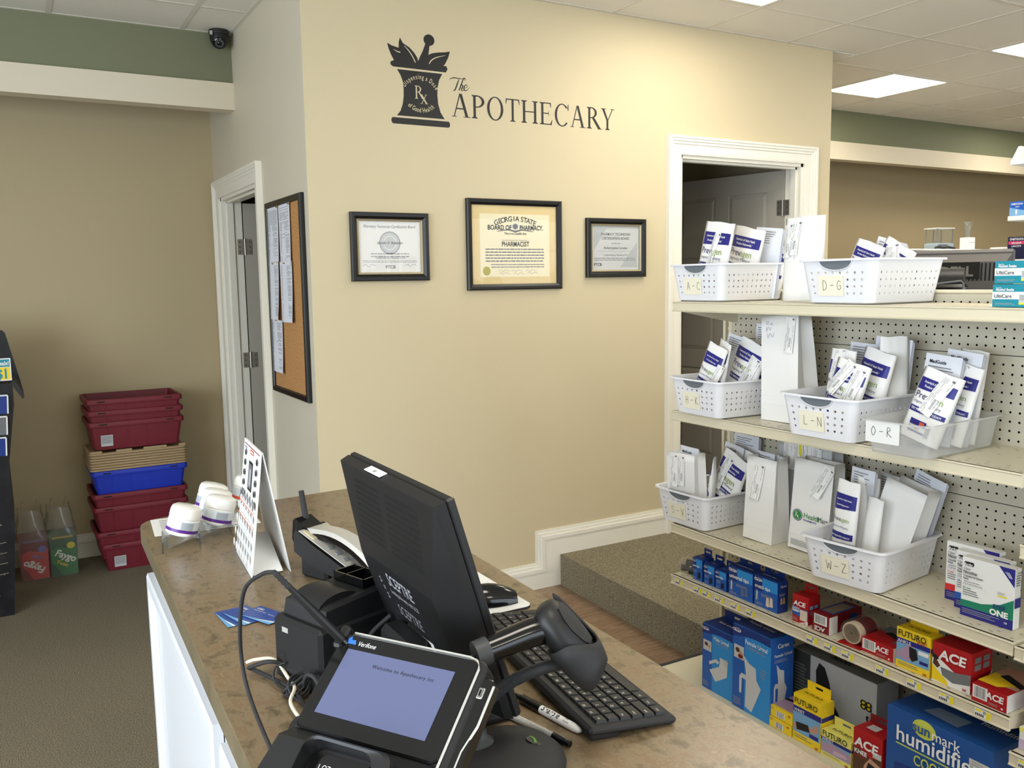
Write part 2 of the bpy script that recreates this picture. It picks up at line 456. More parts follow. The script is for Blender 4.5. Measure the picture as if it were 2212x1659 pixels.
for j in range(-10, 3):
    y = GY+P*j
    if y < 0: tbar(X0, X1, y-.012, y+.012)
    else:
        tbar(X0, 0, y-.012, y+.012); tbar(BW, X1, y-.012, y+.012)
for (a, b, c, d) in ((0, BW, -.02, -.0005), (-.02, -.0005, 0, 1.243), (BW+.0005, BW+.02, 0, 1.243), (X0, 0, 1.225, 1.243), (BW, X1, 1.225, 1.243)): tbar(a, b, c, d)
LENS = mat('light_diffuser', (255, 255, 255), .5, emit=LAMP_C, es=LAMP_W)
fr_me = MB(); w = P-.02
for (a, b, c, d) in ((.01, .028, .01, w+.01), (w-.008, w+.01, .01, w+.01), (.028, w-.008, .01, .028), (.028, w-.008, w-.008, w+.01)): fr_me.cbox(a, b, c, d, -.002, .012, .002)
fr_me = fr_me.mesh('frame', WHITE); df_me = MB().cbox(.026, w-.006, .026, w-.006, .001, .011, .002).mesh('diffuser', LENS)
LL = {(4.02, .2): 'square lit ceiling panel nearest the decal wall corner', (4.02, -1.02): 'square lit ceiling panel cut off by the right edge of the picture',
      (6.46, .2): 'far lit ceiling panel at the right edge above the white beam', (1.58, -1.02): 'lit ceiling panel at the top edge above the decal wall'}
for (x, y) in LIGHTS:
    t = thing('ceiling_light', LL.get((x, y), 'unseen square lit ceiling panel outside the picture'), 'light', (x, y, H), 0, 'recessed ceiling light panels')
    inst('frame', fr_me, t); inst('diffuser', df_me, t)

# --- door casings, doors, baseboards
PROF = [(0, 0), (0, .014), (.012, .016), (.05, .016), (.056, .021), (.066, .021), (.070, .026), (.080, .026), (.084, .030), (.096, .030), (.096, 0)]
def casing(name, fn, a0, a1, z0, z1):
    """moulded casing round three sides of an opening; fn(a,h,z)->xyz, h = proud of wall"""
    m = MB(); n = len(PROF)
    R = [[fn(a0-d, h, z0) for d, h in PROF], [fn(a0-d, h, z1+d) for d, h in PROF], [fn(a1+d, h, z1+d) for d, h in PROF], [fn(a1+d, h, z0) for d, h in PROF]]
    m.rings(R, 0, True, True)
    return struct(m.build(name, TRIM))
casing('trim_3', lambda a, h, z: (a, -h, z), OX0, OX1, .165, OZ)
casing('trim_4', lambda a, h, z: (-h, a, z), LY0, LY1, 0, LZ)
def jamb(name, fn, a0, a1, z0, z1, depth, stop):
    m = MB()
    def bx(p, q, d0, d1, za, zb):
        v = [fn(a, d, z) for z in (za, zb) for d in (d0, d1) for a in (p, q)]
        m.raw(v, [(0, 2, 3, 1), (4, 5, 7, 6), (0, 1, 5, 4), (2, 6, 7, 3), (0, 4, 6, 2), (1, 3, 7, 5)])
    t = .018
    bx(a0, a0+t, 0, depth, z0, z1); bx(a1-t, a1, 0, depth, z0, z1); bx(a0, a1, 0, depth, z1-t, z1)
    bx(a0+t, a0+t+.012, .03, .065, z0, z1-t); bx(a1-t-.012, a1-t, .03, .065, z0, z1-t); bx(a0+t, a1-t, .03, .065, z1-t-.012, z1-t)
    return struct(m.build(name, TRIM))
jamb('trim_5', lambda a, d, z: (a, d, z), OX0, OX1, .165, OZ, .115, 0)
jamb('trim_6', lambda a, d, z: (d, a, z), LY0, LY1, 0, LZ, .115, 0)
DOORM = mat('door_paint', (170, 164, 152), .45)
def panel_door(name, label, w, h, loc, rotz):
    """six-panel slab; hinge at local x=0, face looks along -Y"""
    o = bpy.data.objects.new(name, None); COL.objects.link(o); o.location = loc; o.rotation_euler = (0, 0, rotz); struct(o)
    m = MB(); t = .035
    st, mid = .115, .10
    zs = [(.22, .80), (.92, 1.52), (1.64, h-.12)]
    xs = [(st, (w-mid)/2), ((w+mid)/2, w-st)]
    m.box(0, w, .008, t-.008, 0, h)
    for yy0, yy1 in ((0, .008), (t-.008, t)):
        m.box(0, st, yy0, yy1, 0, h); m.box(w-st, w, yy0, yy1, 0, h); m.box((w-mid)/2, (w+mid)/2, yy0, yy1, 0, h)
        cur = 0
        for a, b in zs+[(h, h)]:
            for xa, xb in xs: m.box(xa, xb, yy0, yy1, cur, a)
            cur = b
    m.build('slab', DOORM, o)
    pm = {}
    for (xa, xb) in xs:
        for (za, zb) in zs:
            p = MB(); i = .028
            p.rings([[(xa, .008, za), (xb, .008, za), (xb, .008, zb), (xa, .008, zb)], [(xa+i, .001, za+i), (xb-i, .001, za+i), (xb-i, .001, zb-i), (xa+i, .001, zb-i)]], 0, False, True)
            p.build('panel', DOORM, o)
    return o
def hinge(parent, x, z):
    m = MB(); m.cbox(-.042, -.004, -.003, 0, z-.045, z+.045, .006); m.cbox(.004, .042, -.003, 0, z-.045, z+.045, .006); m.tube([(0, -.005, z-.05), (0, -.005, z+.05)], .005, 8)
    for zz in (-.03, 0, .03):
        for xx in (-.03, .03): m.lathe([(.004, 0), (.0035, .0015)], 8, (xx, -.003, z+zz), 1, Matrix.Rotation(PI/2, 4, 'X'))
    o = m.build('hinge', [CHROME, BLACKM], parent, 40); o.location.x = x; return o
d2 = panel_door('door_2', '', .90, 2.02, (2.93, .115, .172), rad(180-48))
d2.matrix_world = Matrix.Translation((2.935, .115, .172)) @ Matrix.Rotation(rad(-80), 4, 'Z') @ Matrix.Scale(-1, 4, (1, 0, 0))
hinge(d2, .006, 1.80); hinge(d2, .006, .35)
d1 = panel_door('door_1', '', .83, 2.03, (.115, 1.69, .012), 0)
d1.matrix_world = Matrix.Translation((.12, 1.685, .012)) @ Matrix.Rotation(rad(-8), 4, 'Z')
for z in (1.775, 1.10, .3):
    h = hinge(d1, .004, z)

BPROF = [(0, 0), (.014, 0), (.014, .085), (.018, .090), (.018, .104), (.011, .108), (.011, .120), (.006, .124), (.006, .139), (0, .139)]
def baseboard(name, pts, prof=BPROF):
    """pts: wall foot line; profile (out, up); out is to the right of travel"""
    m = MB(); R = []
    for i, p in enumerate(pts):
        a = Vector(pts[max(i-1, 0)]); b = Vector(pts[min(i+1, len(pts)-1)]); d = (b-a); d = Vector((d.x, d.y, 0)).normalized(); n = Vector((d.y, -d.x, 0))
        R.append([tuple(Vector(p)+n*o+Vector((0, 0, u))) for o, u in prof])
    m.rings(R); return struct(m.build(name, TRIM))
baseboard('baseboard_left', [(X0, YB, 0), (-.001, YB, 0)])
# baseboard on the decal wall climbs with the step
SB = MB()
def strip(z_in0, z_in1, d):   # band of the climbing baseboard between offsets below its top edge
    P0 = lambda o: [(-.0, .139-o), (1.098+o, .139-o), (1.098+o, .304-o), (1.932, .304-o)]
    a, b = P0(z_in0), P0(z_in1)
    for i in range(3):
        q = [a[i], a[i+1], b[i+1], b[i]]
        SB.prism(q, lambda x, z, dd: (x, -dd, z), 0, d)
strip(0, .015, .006); strip(.015, .030, .011); strip(.030, .049, .018); strip(.049, .054, .016)
SB.prism([(0, 0), (1.24, 0), (1.24, .165), (1.932, .165), (1.932, .25), (1.152, .25), (1.152, .085), (0, .085)], lambda x, z, dd: (x, -dd, z), 0, .014)
struct(SB.build('baseboard_front', TRIM))
# ================================================================ on the walls
def smooth_path(pts, k=6):
    P = [Vector(p) for p in pts]; out = []
    for i in range(len(P)-1):
        a, b, c, d = P[max(i-1, 0)], P[i], P[i+1], P[min(i+2, len(P)-1)]
        for q in range(k):
            t = q/k; out.append(.5*((2*b)+(c-a)*t+(2*a-5*b+4*c-d)*t*t+(3*b-a-3*c+d)*t*t*t))
    out.append(P[-1]); return out
def ribbon(mb, pts, ws, fn, k=6, mi=0):
    """flat brush stroke; ws widths at the control points"""
    p = smooth_path([(a, b, 0) for a, b in pts], k); n = len(p); L = []; Rr = []
    for i in range(n):
        t = (p[min(i+1, n-1)]-p[max(i-1, 0)]); t.normalize(); nn = Vector((-t.y, t.x, 0))
        s = i/k; j = min(int(s), len(ws)-2); w = ws[j]+(ws[j+1]-ws[j])*(s-j)
        L.append(p[i]+nn*w/2); Rr.append(p[i]-nn*w/2)
    for i in range(n-1): mb.poly([fn(q.x, q.y) for q in (L[i], L[i+1], Rr[i+1], Rr[i])], mi)
def serif_glyph(ch):
    """polygons of a roman capital, cap height 1"""
    P = []
    def q(*p): P.append(list(p))
    def stem(x, w=.125, z0=0, z1=1, sb=True, stp=True, sw=.085):
        q((x, z0), (x+w, z0), (x+w, z1), (x, z1))
        for on, z, s in ((sb, z0, 1), (stp, z1, -1)):
            if on: q((x-sw, z), (x+w+sw, z), (x+w+sw, z+.028*s), (x+w, z+.075*s), (x, z+.075*s), (x-sw, z+.028*s))
    def diag(x0, z0, x1, z1, w): q((x0, z0), (x0+w, z0), (x1+w, z1), (x1, z1))
    def foot(x0, x1, z=0, s=1): q((x0, z), (x1, z), (x1, z+.03*s), (x0, z+.03*s))
    def ring(cx, cz, rx, rz, tk, tn, a0, a1, n=28):
        for i in range(n):
            A, B = a0+(a1-a0)*i/n, a0+(a1-a0)*(i+1)/n
            o = lambda a: (cx+rx*math.cos(a), cz+rz*math.sin(a)); k = lambda a: (cx+(rx-tk)*math.cos(a), cz+(rz-tn)*math.sin(a))
            q(o(A), o(B), k(B), k(A))
    if ch == 'A':
        diag(.09, 0, .40, 1, .055); diag(.70, 0, .385, 1.0, .14); q((.2, .33), (.68, .33), (.665, .385), (.22, .385)); foot(0, .24); foot(.58, .95); w = .95
    elif ch == 'P':
        stem(.09); ring(.25, .735, .40, .265, .135, .045, -PI/2, PI/2); q((.21, .955), (.26, .955), (.26, 1), (.21, 1)); q((.21, .47), (.26, .47), (.26, .515), (.21, .515)); w = .66
    elif ch == 'R':
        stem(.09); ring(.25, .745, .36, .255, .13, .045, -PI/2, PI/2); q((.21, .955), (.26, .955), (.26, 1), (.21, 1)); q((.21, .49), (.3, .49), (.3, .535), (.21, .535)); q((.30, .52), (.45, .52), (.86, 0), (.70, 0)); foot(.68, .92); w = .90
    elif ch == 'O': ring(.45, .5, .45, .52, .135, .045, 0, 2*PI, 40); w = .9
    elif ch == 'C':
        ring(.46, .5, .46, .52, .14, .045, rad(42), rad(318), 36); q((.80, .84), (.83, .72), (.86, .72), (.86, 1.0), (.83, 1.0)); w = .88
    elif ch == 'T':
        stem(.34, stp=False); q((.02, .95), (.78, .95), (.78, 1), (.02, 1)); q((0, .76), (.025, .76), (.08, .95), (.02, 1)); q((.775, .76), (.80, .76), (.78, 1), (.72, .95)); w = .8
    elif ch == 'H': stem(.085); stem(.66); q((.2, .485), (.67, .485), (.67, .535), (.2, .535)); w = .87
    elif ch == 'E':
        stem(.085, stp=True); q((.2, .95), (.62, .95), (.62, 1), (.2, 1)); q((.2, 0), (.66, 0), (.66, .05), (.2, .05)); q((.2, .49), (.5, .49), (.5, .54), (.2, .54))
        q((.6, .78), (.625, .78), (.625, 1), (.56, .95)); q((.68, .24), (.7, .24), (.66, 0), (.58, .05)); q((.48, .4), (.505, .4), (.505, .63), (.48, .63)); w = .72
    elif ch == 'Y':
        stem(.37, stp=False, z1=.45); q((.37, .45), (.495, .45), (.22, 1), (.07, 1)); q((.44, .45), (.495, .45), (.80, 1), (.745, 1)); foot(0, .34, 1, -1); foot(.64, .9, 1, -1); w = .9
    elif ch == 'x':
        diag(.12, 0, .62, 1, .07); q((.05, 1), (.22, 1), (.8, 0), (.62, 0)); foot(0, .3); foot(.55, .88); foot(0, .3, 1, -1); foot(.5, .8, 1, -1); w = .88
    return P, w
def put_glyph(mb, ch, x0, x1, z0, z1, fn, mi=0):
    P, w = serif_glyph(ch)
    for k, p in enumerate(P):
        q = [fn(x0+(a/w)*(x1-x0), z0+b*(z1-z0)) for a, b in p]; mb.poly([(c[0], c[1]-.00004*k, c[2]) for c in q], mi)

VINYL = mat('vinyl_black', (26, 25, 24), .5)
CUT = WALL
dec = thing('wall_decal', 'black vinyl mortar and pestle decal with the shop name on the cream wall', 'wall decal', (0, -.0004, 0))
fa = lambda e: (lambda x, z: (x, -e, z))
body = [(.421, 2.49), (.437, 2.466), (.447, 2.44), (.45, 2.409), (.449, 2.376), (.444, 2.344), (.432, 2.313), (.415, 2.293), (.647, 2.293), (.627, 2.321), (.616, 2.358), (.613, 2.396), (.615, 2.429), (.624, 2.463), (.64, 2.491)]
m = MB(); m.poly([(x, 0, z) for x, z in body])
m.build('mortar', VINYL, dec)
rim = [(.408, 2.526), (.396, 2.547), (.385, 2.572), (.379, 2.596), (.4, 2.587), (.432, 2.581), (.433, 2.604), (.439, 2.625), (.453, 2.603), (.483, 2.588), (.506, 2.567), (.519, 2.549), (.523, 2.534), (.531, 2.551), (.546, 2.579), (.56, 2.612), (.581, 2.609), (.574, 2.566), (.591, 2.575), (.622, 2.582), (.653, 2.586), (.681, 2.593), (.672, 2.566), (.658, 2.54), (.647, 2.526), (.661, 2.527), (.667, 2.514), (.658, 2.499), (.403, 2.499), (.391, 2.507), (.392, 2.519)]
m = MB(); m.poly([(x, 0, z) for x, z in rim]); m.poly([(.5785+.0265*math.cos(a*PI/14), -.0001, 2.630+.0245*math.sin(a*PI/14)) for a in range(28)])
for pts in ([(.457, 2.593), (.476, 2.577), (.496, 2.552), (.510, 2.526)], [(.408, 2.572), (.423, 2.565), (.439, 2.562)], [(.658, 2.573), (.615, 2.56), (.59, 2.546), (.576, 2.528)]):
    ribbon(m, pts, [.001, .004, .005, .004][:len(pts)], lambda x, z: (x, -.0005, z), 5, 1)
m.build('leaves_and_pestle', [VINYL, CUT], dec)
m = MB(); m.poly([(x, 0, z) for x, z in [(.394, 2.284), (.667, 2.284), (.673, 2.277), (.673, 2.263), (.665, 2.257), (.395, 2.257), (.388, 2.265), (.388, 2.277)]])
m.build('base', VINYL, dec)
m = MB()
for ch, x0, x1 in (('A', .683, .779), ('P', .785, .853), ('O', .866, .952), ('T', .965, 1.041), ('H', 1.050, 1.143), ('E', 1.153, 1.227), ('C', 1.239, 1.320), ('A', 1.329, 1.421), ('R', 1.428, 1.517), ('Y', 1.513, 1.597)):
    put_glyph(m, ch, x0, x1, 2.309, 2.413, lambda x, z: (x, 0, z))
cm = lambda u, v: (.675+(u-630)*.000637, 2.473-(v-480)*.000545+(u-630)*.000066)
for pts, ws in (([(632, 492), (640, 478), (668, 472), (705, 478), (756, 484)], [1, 5, 8, 6, 2]), ([(706, 482), (692, 520), (676, 562), (664, 576), (657, 570)], [4, 10, 10, 5, 3]),
                ([(752, 500), (757, 482), (744, 478), (726, 520), (704, 575)], [2, 5, 7, 9, 8]), ([(710, 556), (726, 532), (736, 538), (724, 568), (733, 578), (746, 566)], [3, 5, 9, 9, 5, 2]),
                ([(745, 558), (768, 548), (768, 532), (752, 536), (744, 560), (754, 577), (772, 570), (790, 548)], [3, 4, 5, 7, 10, 7, 4, 2])):
    ribbon(m, [cm(*p) for p in pts], [w*.00062 for w in ws], lambda x, z: (x, 0, z), 6)
m.build('shop_name', VINYL, dec)
m = MB(); put_glyph(m, 'R', .503, .548, 2.372, 2.428, fa(.0006)); put_glyph(m, 'x', .528, .567, 2.352, 2.392, fa(.0006))
m.build('rx_sign', CUT, dec)
def arc_text(par, s, cx, cz, r, a0, a1, size, m, up=True, xs=.62, y=-.0007):
    wd = [.32 if c in "il 'f" else .85 if c in 'mwDGH' else .62 for c in s]; tot = sum(wd); acc = 0
    for c, w in zip(s, wd):
        a = a0+(a1-a0)*(acc+w/2)/tot; acc += w
        if c == ' ': continue
        rot = a-PI/2 if up else a+PI/2
        T(par, c, FR(cx+r*math.cos(a), cz+r*math.sin(a), y, rot), size, m, .012, 'CENTER', xs)
arc_text(dec, 'Dispensing a Dose', .531, 2.372, .086, rad(150), rad(30), .029, CUT)
arc_text(dec, 'of Good Health', .532, 2.412, .098, rad(228), rad(312), .029, CUT, False)

# --- framed certificates
FRAMEB = mat('frame_black', (14, 13, 12), .38); BRONZE = mat('frame_bronze', (176, 164, 136), .4, .5)
CERT = mat('certificate_paper', (232, 230, 226), .8); CERTC = mat('certificate_cream', (238, 228, 196), .8); MATB = mat('mat_board', (226, 204, 152), .85); GOLD = mat('gold_seal', (176, 164, 70), .5)
CERTG = mat('certificate_grey', (196, 198, 198), .8)
def frame_ring(mb, w, h, prof, mi=0):
    """prof: list of (inset, proud)"""
    R = [[(i, -p, i), (w-i, -p, i), (w-i, -p, h-i), (i, -p, h-i)] for i, p in prof]
    mb.rings(R, mi, False, False)
def picture(label, x0, x1, z0, z1, inset, lip, m_paper):
    w, h = x1-x0, z1-z0; t = thing('picture_frame', label, 'picture frame', (x0, -.001, z0), 0, 'framed certificates on the decal wall')
    m = MB(); frame_ring(m, w, h, [(0, 0), (0, .018), (.004, .022), (inset*.45, .021), (inset-.010, .012)] if lip else [(0, 0), (0, .014), (.006, .02), (inset*.6, .018), (inset, .010), (inset, .003)])
    m.build('moulding', FRAMEB, t)
    if lip:
        m = MB(); frame_ring(m, w, h, [(inset-.010, .011), (inset-.008, .0145), (inset, .011), (inset, .003)]); m.build('inner_lip', BRONZE, t)
    MB().box(inset-.002, w-inset+.002, -.003, 0, inset-.002, h-inset+.002).build('certificate', m_paper, t)
    MB().box(inset-.001, w-inset+.001, -.0075, -.0065, inset-.001, h-inset+.001).build('glass', GLASS, t)
    return t, w, h
def lines_block(mb, x0, x1, z1, z0, k, e, mi, fill=.4, jit=.25):
    dz = (z1-z0)/k
    for q in range(k):
        x = x0; z = z1-q*dz
        while x < x1-.004:
            l = min(.008+.02*rnd.random(), x1-x); mb.poly([(x, -e, z-dz*fill), (x+l, -e, z-dz*fill), (x+l, -e, z), (x, -e, z)], mi); x += l+.003
t, w, h = picture('small black frame with a round seal certificate, left of the three', .177, .545, 1.570, 1.869, .038, True, CERT)
T(t, 'Pharmacy Technician Certification Board', FR(w/2, h-.066, -.0036), .0185, INKG, 0, 'CENTER', .8, .3)
m = MB()
for r0, r1, mi in ((.050, .045, 0), (.044, .036, 1), (.034, .032, 0)):
    for k in range(32):
        a, b = 2*PI*k/32, 2*PI*(k+1)/32; m.poly([(w/2+r*math.cos(q), -.0034, h/2+.018+r*math.sin(q)) for r, q in ((r0, a), (r0, b), (r1, b), (r1, a))], mi)
m.poly([(w/2+.028*math.cos(2*PI*k/32), -.0034, h/2+.018+.028*math.sin(2*PI*k/32)) for k in range(32)], 1)
lines_block(m, w/2-.09, w/2+.09, .122, .098, 2, .0034, 0); lines_block(m, .055, w-.055, .09, .078, 2, .0034, 0)
m.build('seal_print', [INKL, CERTG], t)
T(t, 'Jennifer D. Roberson', FR(w/2, h/2+.013, -.0038), .0165, INK, 0, 'CENTER', .85, .3)
T(t, 'PTCB', FR(w/2, .055, -.0038), .02, INKG, .01); T(t, 'Certified Pharmacy Technician (CPhT)', FR(w/2, .098, -.0038), .010, INKG, 0, 'CENTER', .9, .3)
for x in (.085, w-.085): ribbon(m := MB(), [(x-.03, .066), (x-.015, .074), (x-.005, .062), (x+.01, .074), (x+.03, .066)], [.001]*5, lambda a, b: (a, -.0036, b)); m.build('signature', INK, t)
t, w, h = picture('large black frame with cream mat and a gold-sealed pharmacist licence, centre of the three', .741, 1.266, 1.520, 1.946, .028, False, MATB)
MB().box(.072, w-.068, -.0036, -.003, .062, h-.068).build('document', CERTC, t)
m = MB(); cx = w/2+.002
lines_block(m, .10, w-.10, .195, .125, 5, .0040, 0, .38); lines_block(m, .13, w-.10, .122, .098, 2, .0040, 0, .35)
m.poly([(.105+.021*math.cos(k*PI/12), -.0042, .090+.021*math.sin(k*PI/12)) for k in range(24)], 1)
m.poly([(cx+.018*math.cos(k*PI/12), -.0042, .300+.016*math.sin(k*PI/12)) for k in range(24)], 2); m.poly([(cx+.014*math.cos(k*PI/12), -.0044, .300+.012*math.sin(k*PI/12)) for k in range(24)], 0)
ribbon(m, [(cx-.10, .276), (cx-.04, .284), (cx, .277), (cx+.04, .284), (cx+.10, .276)], [.003, .006, .009, .006, .003], lambda a, b: (a, -.0040, b), 6, 0)
m.build('licence_print', [INKG, GOLD, CERTG], t)
arc_text(t, 'GEORGIA STATE', cx, .040, .285, rad(113), rad(67), .034, INK, True, 1.0, -.0042)
T(t, 'BOARD OF', FR(cx-.086, .284, -.0042), .031, INK, .03, 'CENTER', .85); T(t, 'PHARMACY.', FR(cx+.090, .284, -.0042), .031, INK, .03, 'CENTER', .78)
T(t, 'This is to Qualify that', FR(cx, .262, -.0042), .014, INK, .02); T(t, 'was duly licensed and registered as a', FR(cx, .232, -.0042), .010, INKG, 0, 'CENTER', 1, .3)
T(t, 'PHARMACIST', FR(cx, .206, -.0042), .032, INK, .02, 'CENTER', .8)
for x, z in ((.2, .088), (.27, .088), (.35, .088), (.2, .076), (.28, .074), (.36, .076)): ribbon(m := MB(), [(x-.03, z), (x-.018, z+.006), (x-.008, z-.003), (x+.006, z+.006), (x+.03, z)], [.001]*5, lambda a, b: (a, -.0042, b), 4); m.build('signature', INK, t)
t, w, h = picture('small black frame with a grey certificate, nearest the white door casing', 1.414, 1.788, 1.573, 1.870, .038, True, CERTG)
MB().poly([(.05, -.0034, h-.05), (.13, -.0034, h-.05), (.05, -.0034, h-.16)]).poly([(w-.05, -.0034, .05), (w-.16, -.0034, .05), (w-.05, -.0034, .18)]).build('ribbon_print', mat('cert_ribbon', (176, 180, 182), .8), t)
T(t, 'PHARMACY TECHNICIAN', FR(w/2, h-.085, -.0038), .019, INKG, .01, 'CENTER', .85); T(t, 'CERTIFICATION BOARD', FR(w/2, h-.106, -.0038), .019, INKG, .01, 'CENTER', .85)
T(t, 'certifies that', FR(w/2, h-.128, -.0038), .011, INKG, 0, 'CENTER', 1, .3); T(t, 'Kimberly Jenkins Cornelius', FR(w/2, h-.153, -.0038), .015, INK, 0, 'CENTER', .9)
T(t, 'Certified Pharmacy Technician (CPhT)', FR(w/2, h-.188, -.0038), .011, INKG, 0, 'CENTER', .9); T(t, 'PTCB', FR(.075, .058, -.0038), .02, INK, .01)
m = MB(); lines_block(m, .08, w-.08, .132, .130, 1, .0036, 0); lines_block(m, .055, w-.06, .098, .080, 2, .0036, 0, .3); m.build('fine_print', INKG, t)

# --- cork board on the side wall (faces -X): local x runs towards the camera (-Y world)
cb = thing('cork_board', 'tall cork notice board in a black frame on the side wall', 'notice board', M=Matrix.Translation((-.001, .640, 1.043)) @ Matrix.Rotation(-PI/2, 4, 'Z'))
w, h = .585, .908
m = MB(); frame_ring(m, w, h, [(0, 0), (0, .016), (.004, .020), (.024, .020), (.028, .014), (.028, .008)]); m.build('frame', FRAMEB, cb)
MB().box(.02, w-.02, -.008, 0, .02, h-.02).build('cork_sheet', CORK, cb)
PIN = mat('push_pin', (150, 120, 60), .4, .5)
def sheet(label, x, z, ww, hh, rot=0, curl=.004, lines=46, hdr=True):
    """a printed page pinned to the board; x,z its lower left on the board"""
    t = thing('paper_sheet', label, 'paper', M=cb.matrix_world @ Matrix.Translation((x, -.0125, z)) @ Matrix.Rotation(rot, 4, 'Y'), group='pages pinned on the cork board')
    m = MB(); n = 8; f = lambda u, v: -curl*(.3+.7*(1-v)*(1-v))*(1+.5*math.sin(6*u))*u*2
    for i in range(n):
        for j in range(n):
            q = [(i/n, j/n), ((i+1)/n, j/n), ((i+1)/n, (j+1)/n), (i/n, (j+1)/n)]; m.poly([(u*ww, f(u, v), v*hh) for u, v in q])
    weld(m.build('page', PAPERB, t, 60))
    m = MB(); dz = .88/lines; v = .94; k = 0
    while k < lines:
        if rnd.random() > .12:
            b = .9-.35*rnd.random()*(rnd.random() < .4); a = .1
            m.poly([(u*ww, f(u, vv)-.0007, vv*hh) for u, vv in ((a, v-dz*.45), (b, v-dz*.45), (b, v), (a, v))])
        v -= dz; k += 1
    m.build('printed_text', INKL, t)
    return t
sheet('printed page at the top left of the cork board', .010, .625, .205, .255, 0)
sheet('printed page at the top of the cork board beside bare cork', .222, .603, .190, .279, rad(-.5))
sheet('curling printed page at mid height on the cork board, left column', -.010, .354, .205, .272, rad(1), .010)
sheet('printed page at mid height on the cork board, right column', .207, .344, .212, .278, rad(-.5), .008)
sheet('printed page hanging lowest on the cork board', .004, .100, .208, .252, rad(.5), .006, 30)
pin = MB().lathe([(.0045, 0), (.0035, .002), (.0022, .005), (.004, .009), (0, .0095)], 10, M=Matrix.Rotation(PI/2, 4, 'X')).mesh('push_pin', PIN, 40)
for k, (x, z) in enumerate(((.014, .872), (.214, .874), (.225, .878), (.408, .874), (.10, .618), (.30, .615), (.115, .350))):
    o = bpy.data.objects.new('push_pin', pin); COL.objects.link(o); o.matrix_world = cb.matrix_world @ Matrix.Translation((x, -.0135, z))
    tag(o, 'small brass push pin holding a page to the cork board', 'push pin', 'push pins in the cork board')

# --- dome security camera in the ceiling corner
t = thing('security_camera', 'black dome security camera in the corner under the ceiling', 'camera', (-.075, 1.175, H))
m = MB(); m.lathe([(.050, 0), (.052, -.012), (.050, -.022), (.0, -.022)], 28); m.build('mount', BLACKM, t, 40)
m = MB(); m.lathe([(.046, -.020), (.047, -.040), (.042, -.062), (.028, -.082), (0, -.090)], 28); m.build('ball', BLACK, t, 40)
Mx = Matrix.Translation((-.006, -.030, -.066)) @ Matrix.Rotation(rad(38), 4, 'X') @ Matrix.Rotation(PI, 4, 'X')
D = Vector((-.15, -.75, -.60)).normalized(); Q = D.to_track_quat('Z', 'Y').to_matrix().to_4x4(); Q = Matrix.Translation(Vector((0, 0, -.045))+D*.036) @ Q
m = MB(); m.lathe([(.030, -.006), (.030, .008), (.024, .011), (.024, .006)], 24, M=Q); m.build('lens_ring', BLACKG, t, 40)
m = MB(); m.lathe([(.024, .006), (0, .007)], 20, M=Q); m.lathe([(.010, .006), (.010, .013), (.006, .015), (.006, .011), (0, .011)], 20, M=Q, mi=1)
for k in range(12): m.lathe([(.0028, .006), (.0028, .009), (0, .010)], 6, mi=2, M=Q @ Matrix.Translation((.017*math.cos(k*PI/6), .017*math.sin(k*PI/6), 0)))
m.build('lens', [GREYD, BLACKG, GREYM], t, 40)
MB().cbox(-.052, -.038, -.038, -.024, -.032, -.012, .002).build('sticker', SILVER, t)
# ================================================================ the counter and what stands on it
CZ = .95
CABW = mat('cabinet_white', (216, 218, 222), .35)
ct = thing('counter_worktop', 'mottled brown laminate worktop with rounded corner', 'worktop', (0, 0, 0))
out = [(-.906, -2.65), (-.93, -4.2), (-.297, -4.2), (-.275, -2.94), (-.243, -1.19), (-.80, -1.232), (-.835, -1.240), (-.856, -1.254), (-.870, -1.276), (-.876, -1.305), (-.879, -1.42)]
cen = (sum(p[0] for p in out)/len(out), sum(p[1] for p in out)/len(out))
m = MB(); e = .0015
ins = [(a+(e if a < -.5 else -e), b+(e if b < -3 else -e)) for a, b in out]
m.rings([[(a, b, CZ-.042) for a, b in out], [(a, b, CZ-e) for a, b in out], [(a, b, CZ) for a, b in ins]], 0, True, False)
m.build('edge_band', LAMEDGE, ct)
MB().poly([(a, b, CZ) for a, b in ins]).build('top_surface', LAM, ct)
cab = thing('counter_cabinet', 'white panelled cabinet front under the brown worktop', 'cabinet', M=Matrix.Translation((-.862, -1.385, 0)) @ Matrix.Rotation(rad(-91), 4, 'Z'))
m = MB(); m.box(0, 2.75, .002, .55, .10, CZ-.043); m.box(0, 2.75, .05, .5, 0, .10); m.build('carcass', CABW, cab)
for x0 in (.035, .96, 1.88):
    f = MB(); R = []
    for i, p in ((0, 0), (0, .016), (.006, .020), (.030, .020), (.036, .014), (.046, .014), (.052, .006), (.052, 0)):
        R.append([(x0+i, -p, .14+i), (x0+.86-i, -p, .14+i), (x0+.86-i, -p, .862-i), (x0+i, -p, .862-i)])
    f.rings(R, 0, False, False); f.build('panel_moulding', CABW, cab)
    MB().box(x0+.05, x0+.81, -.004, .002, .19, .812).build('panel', CABW, cab)

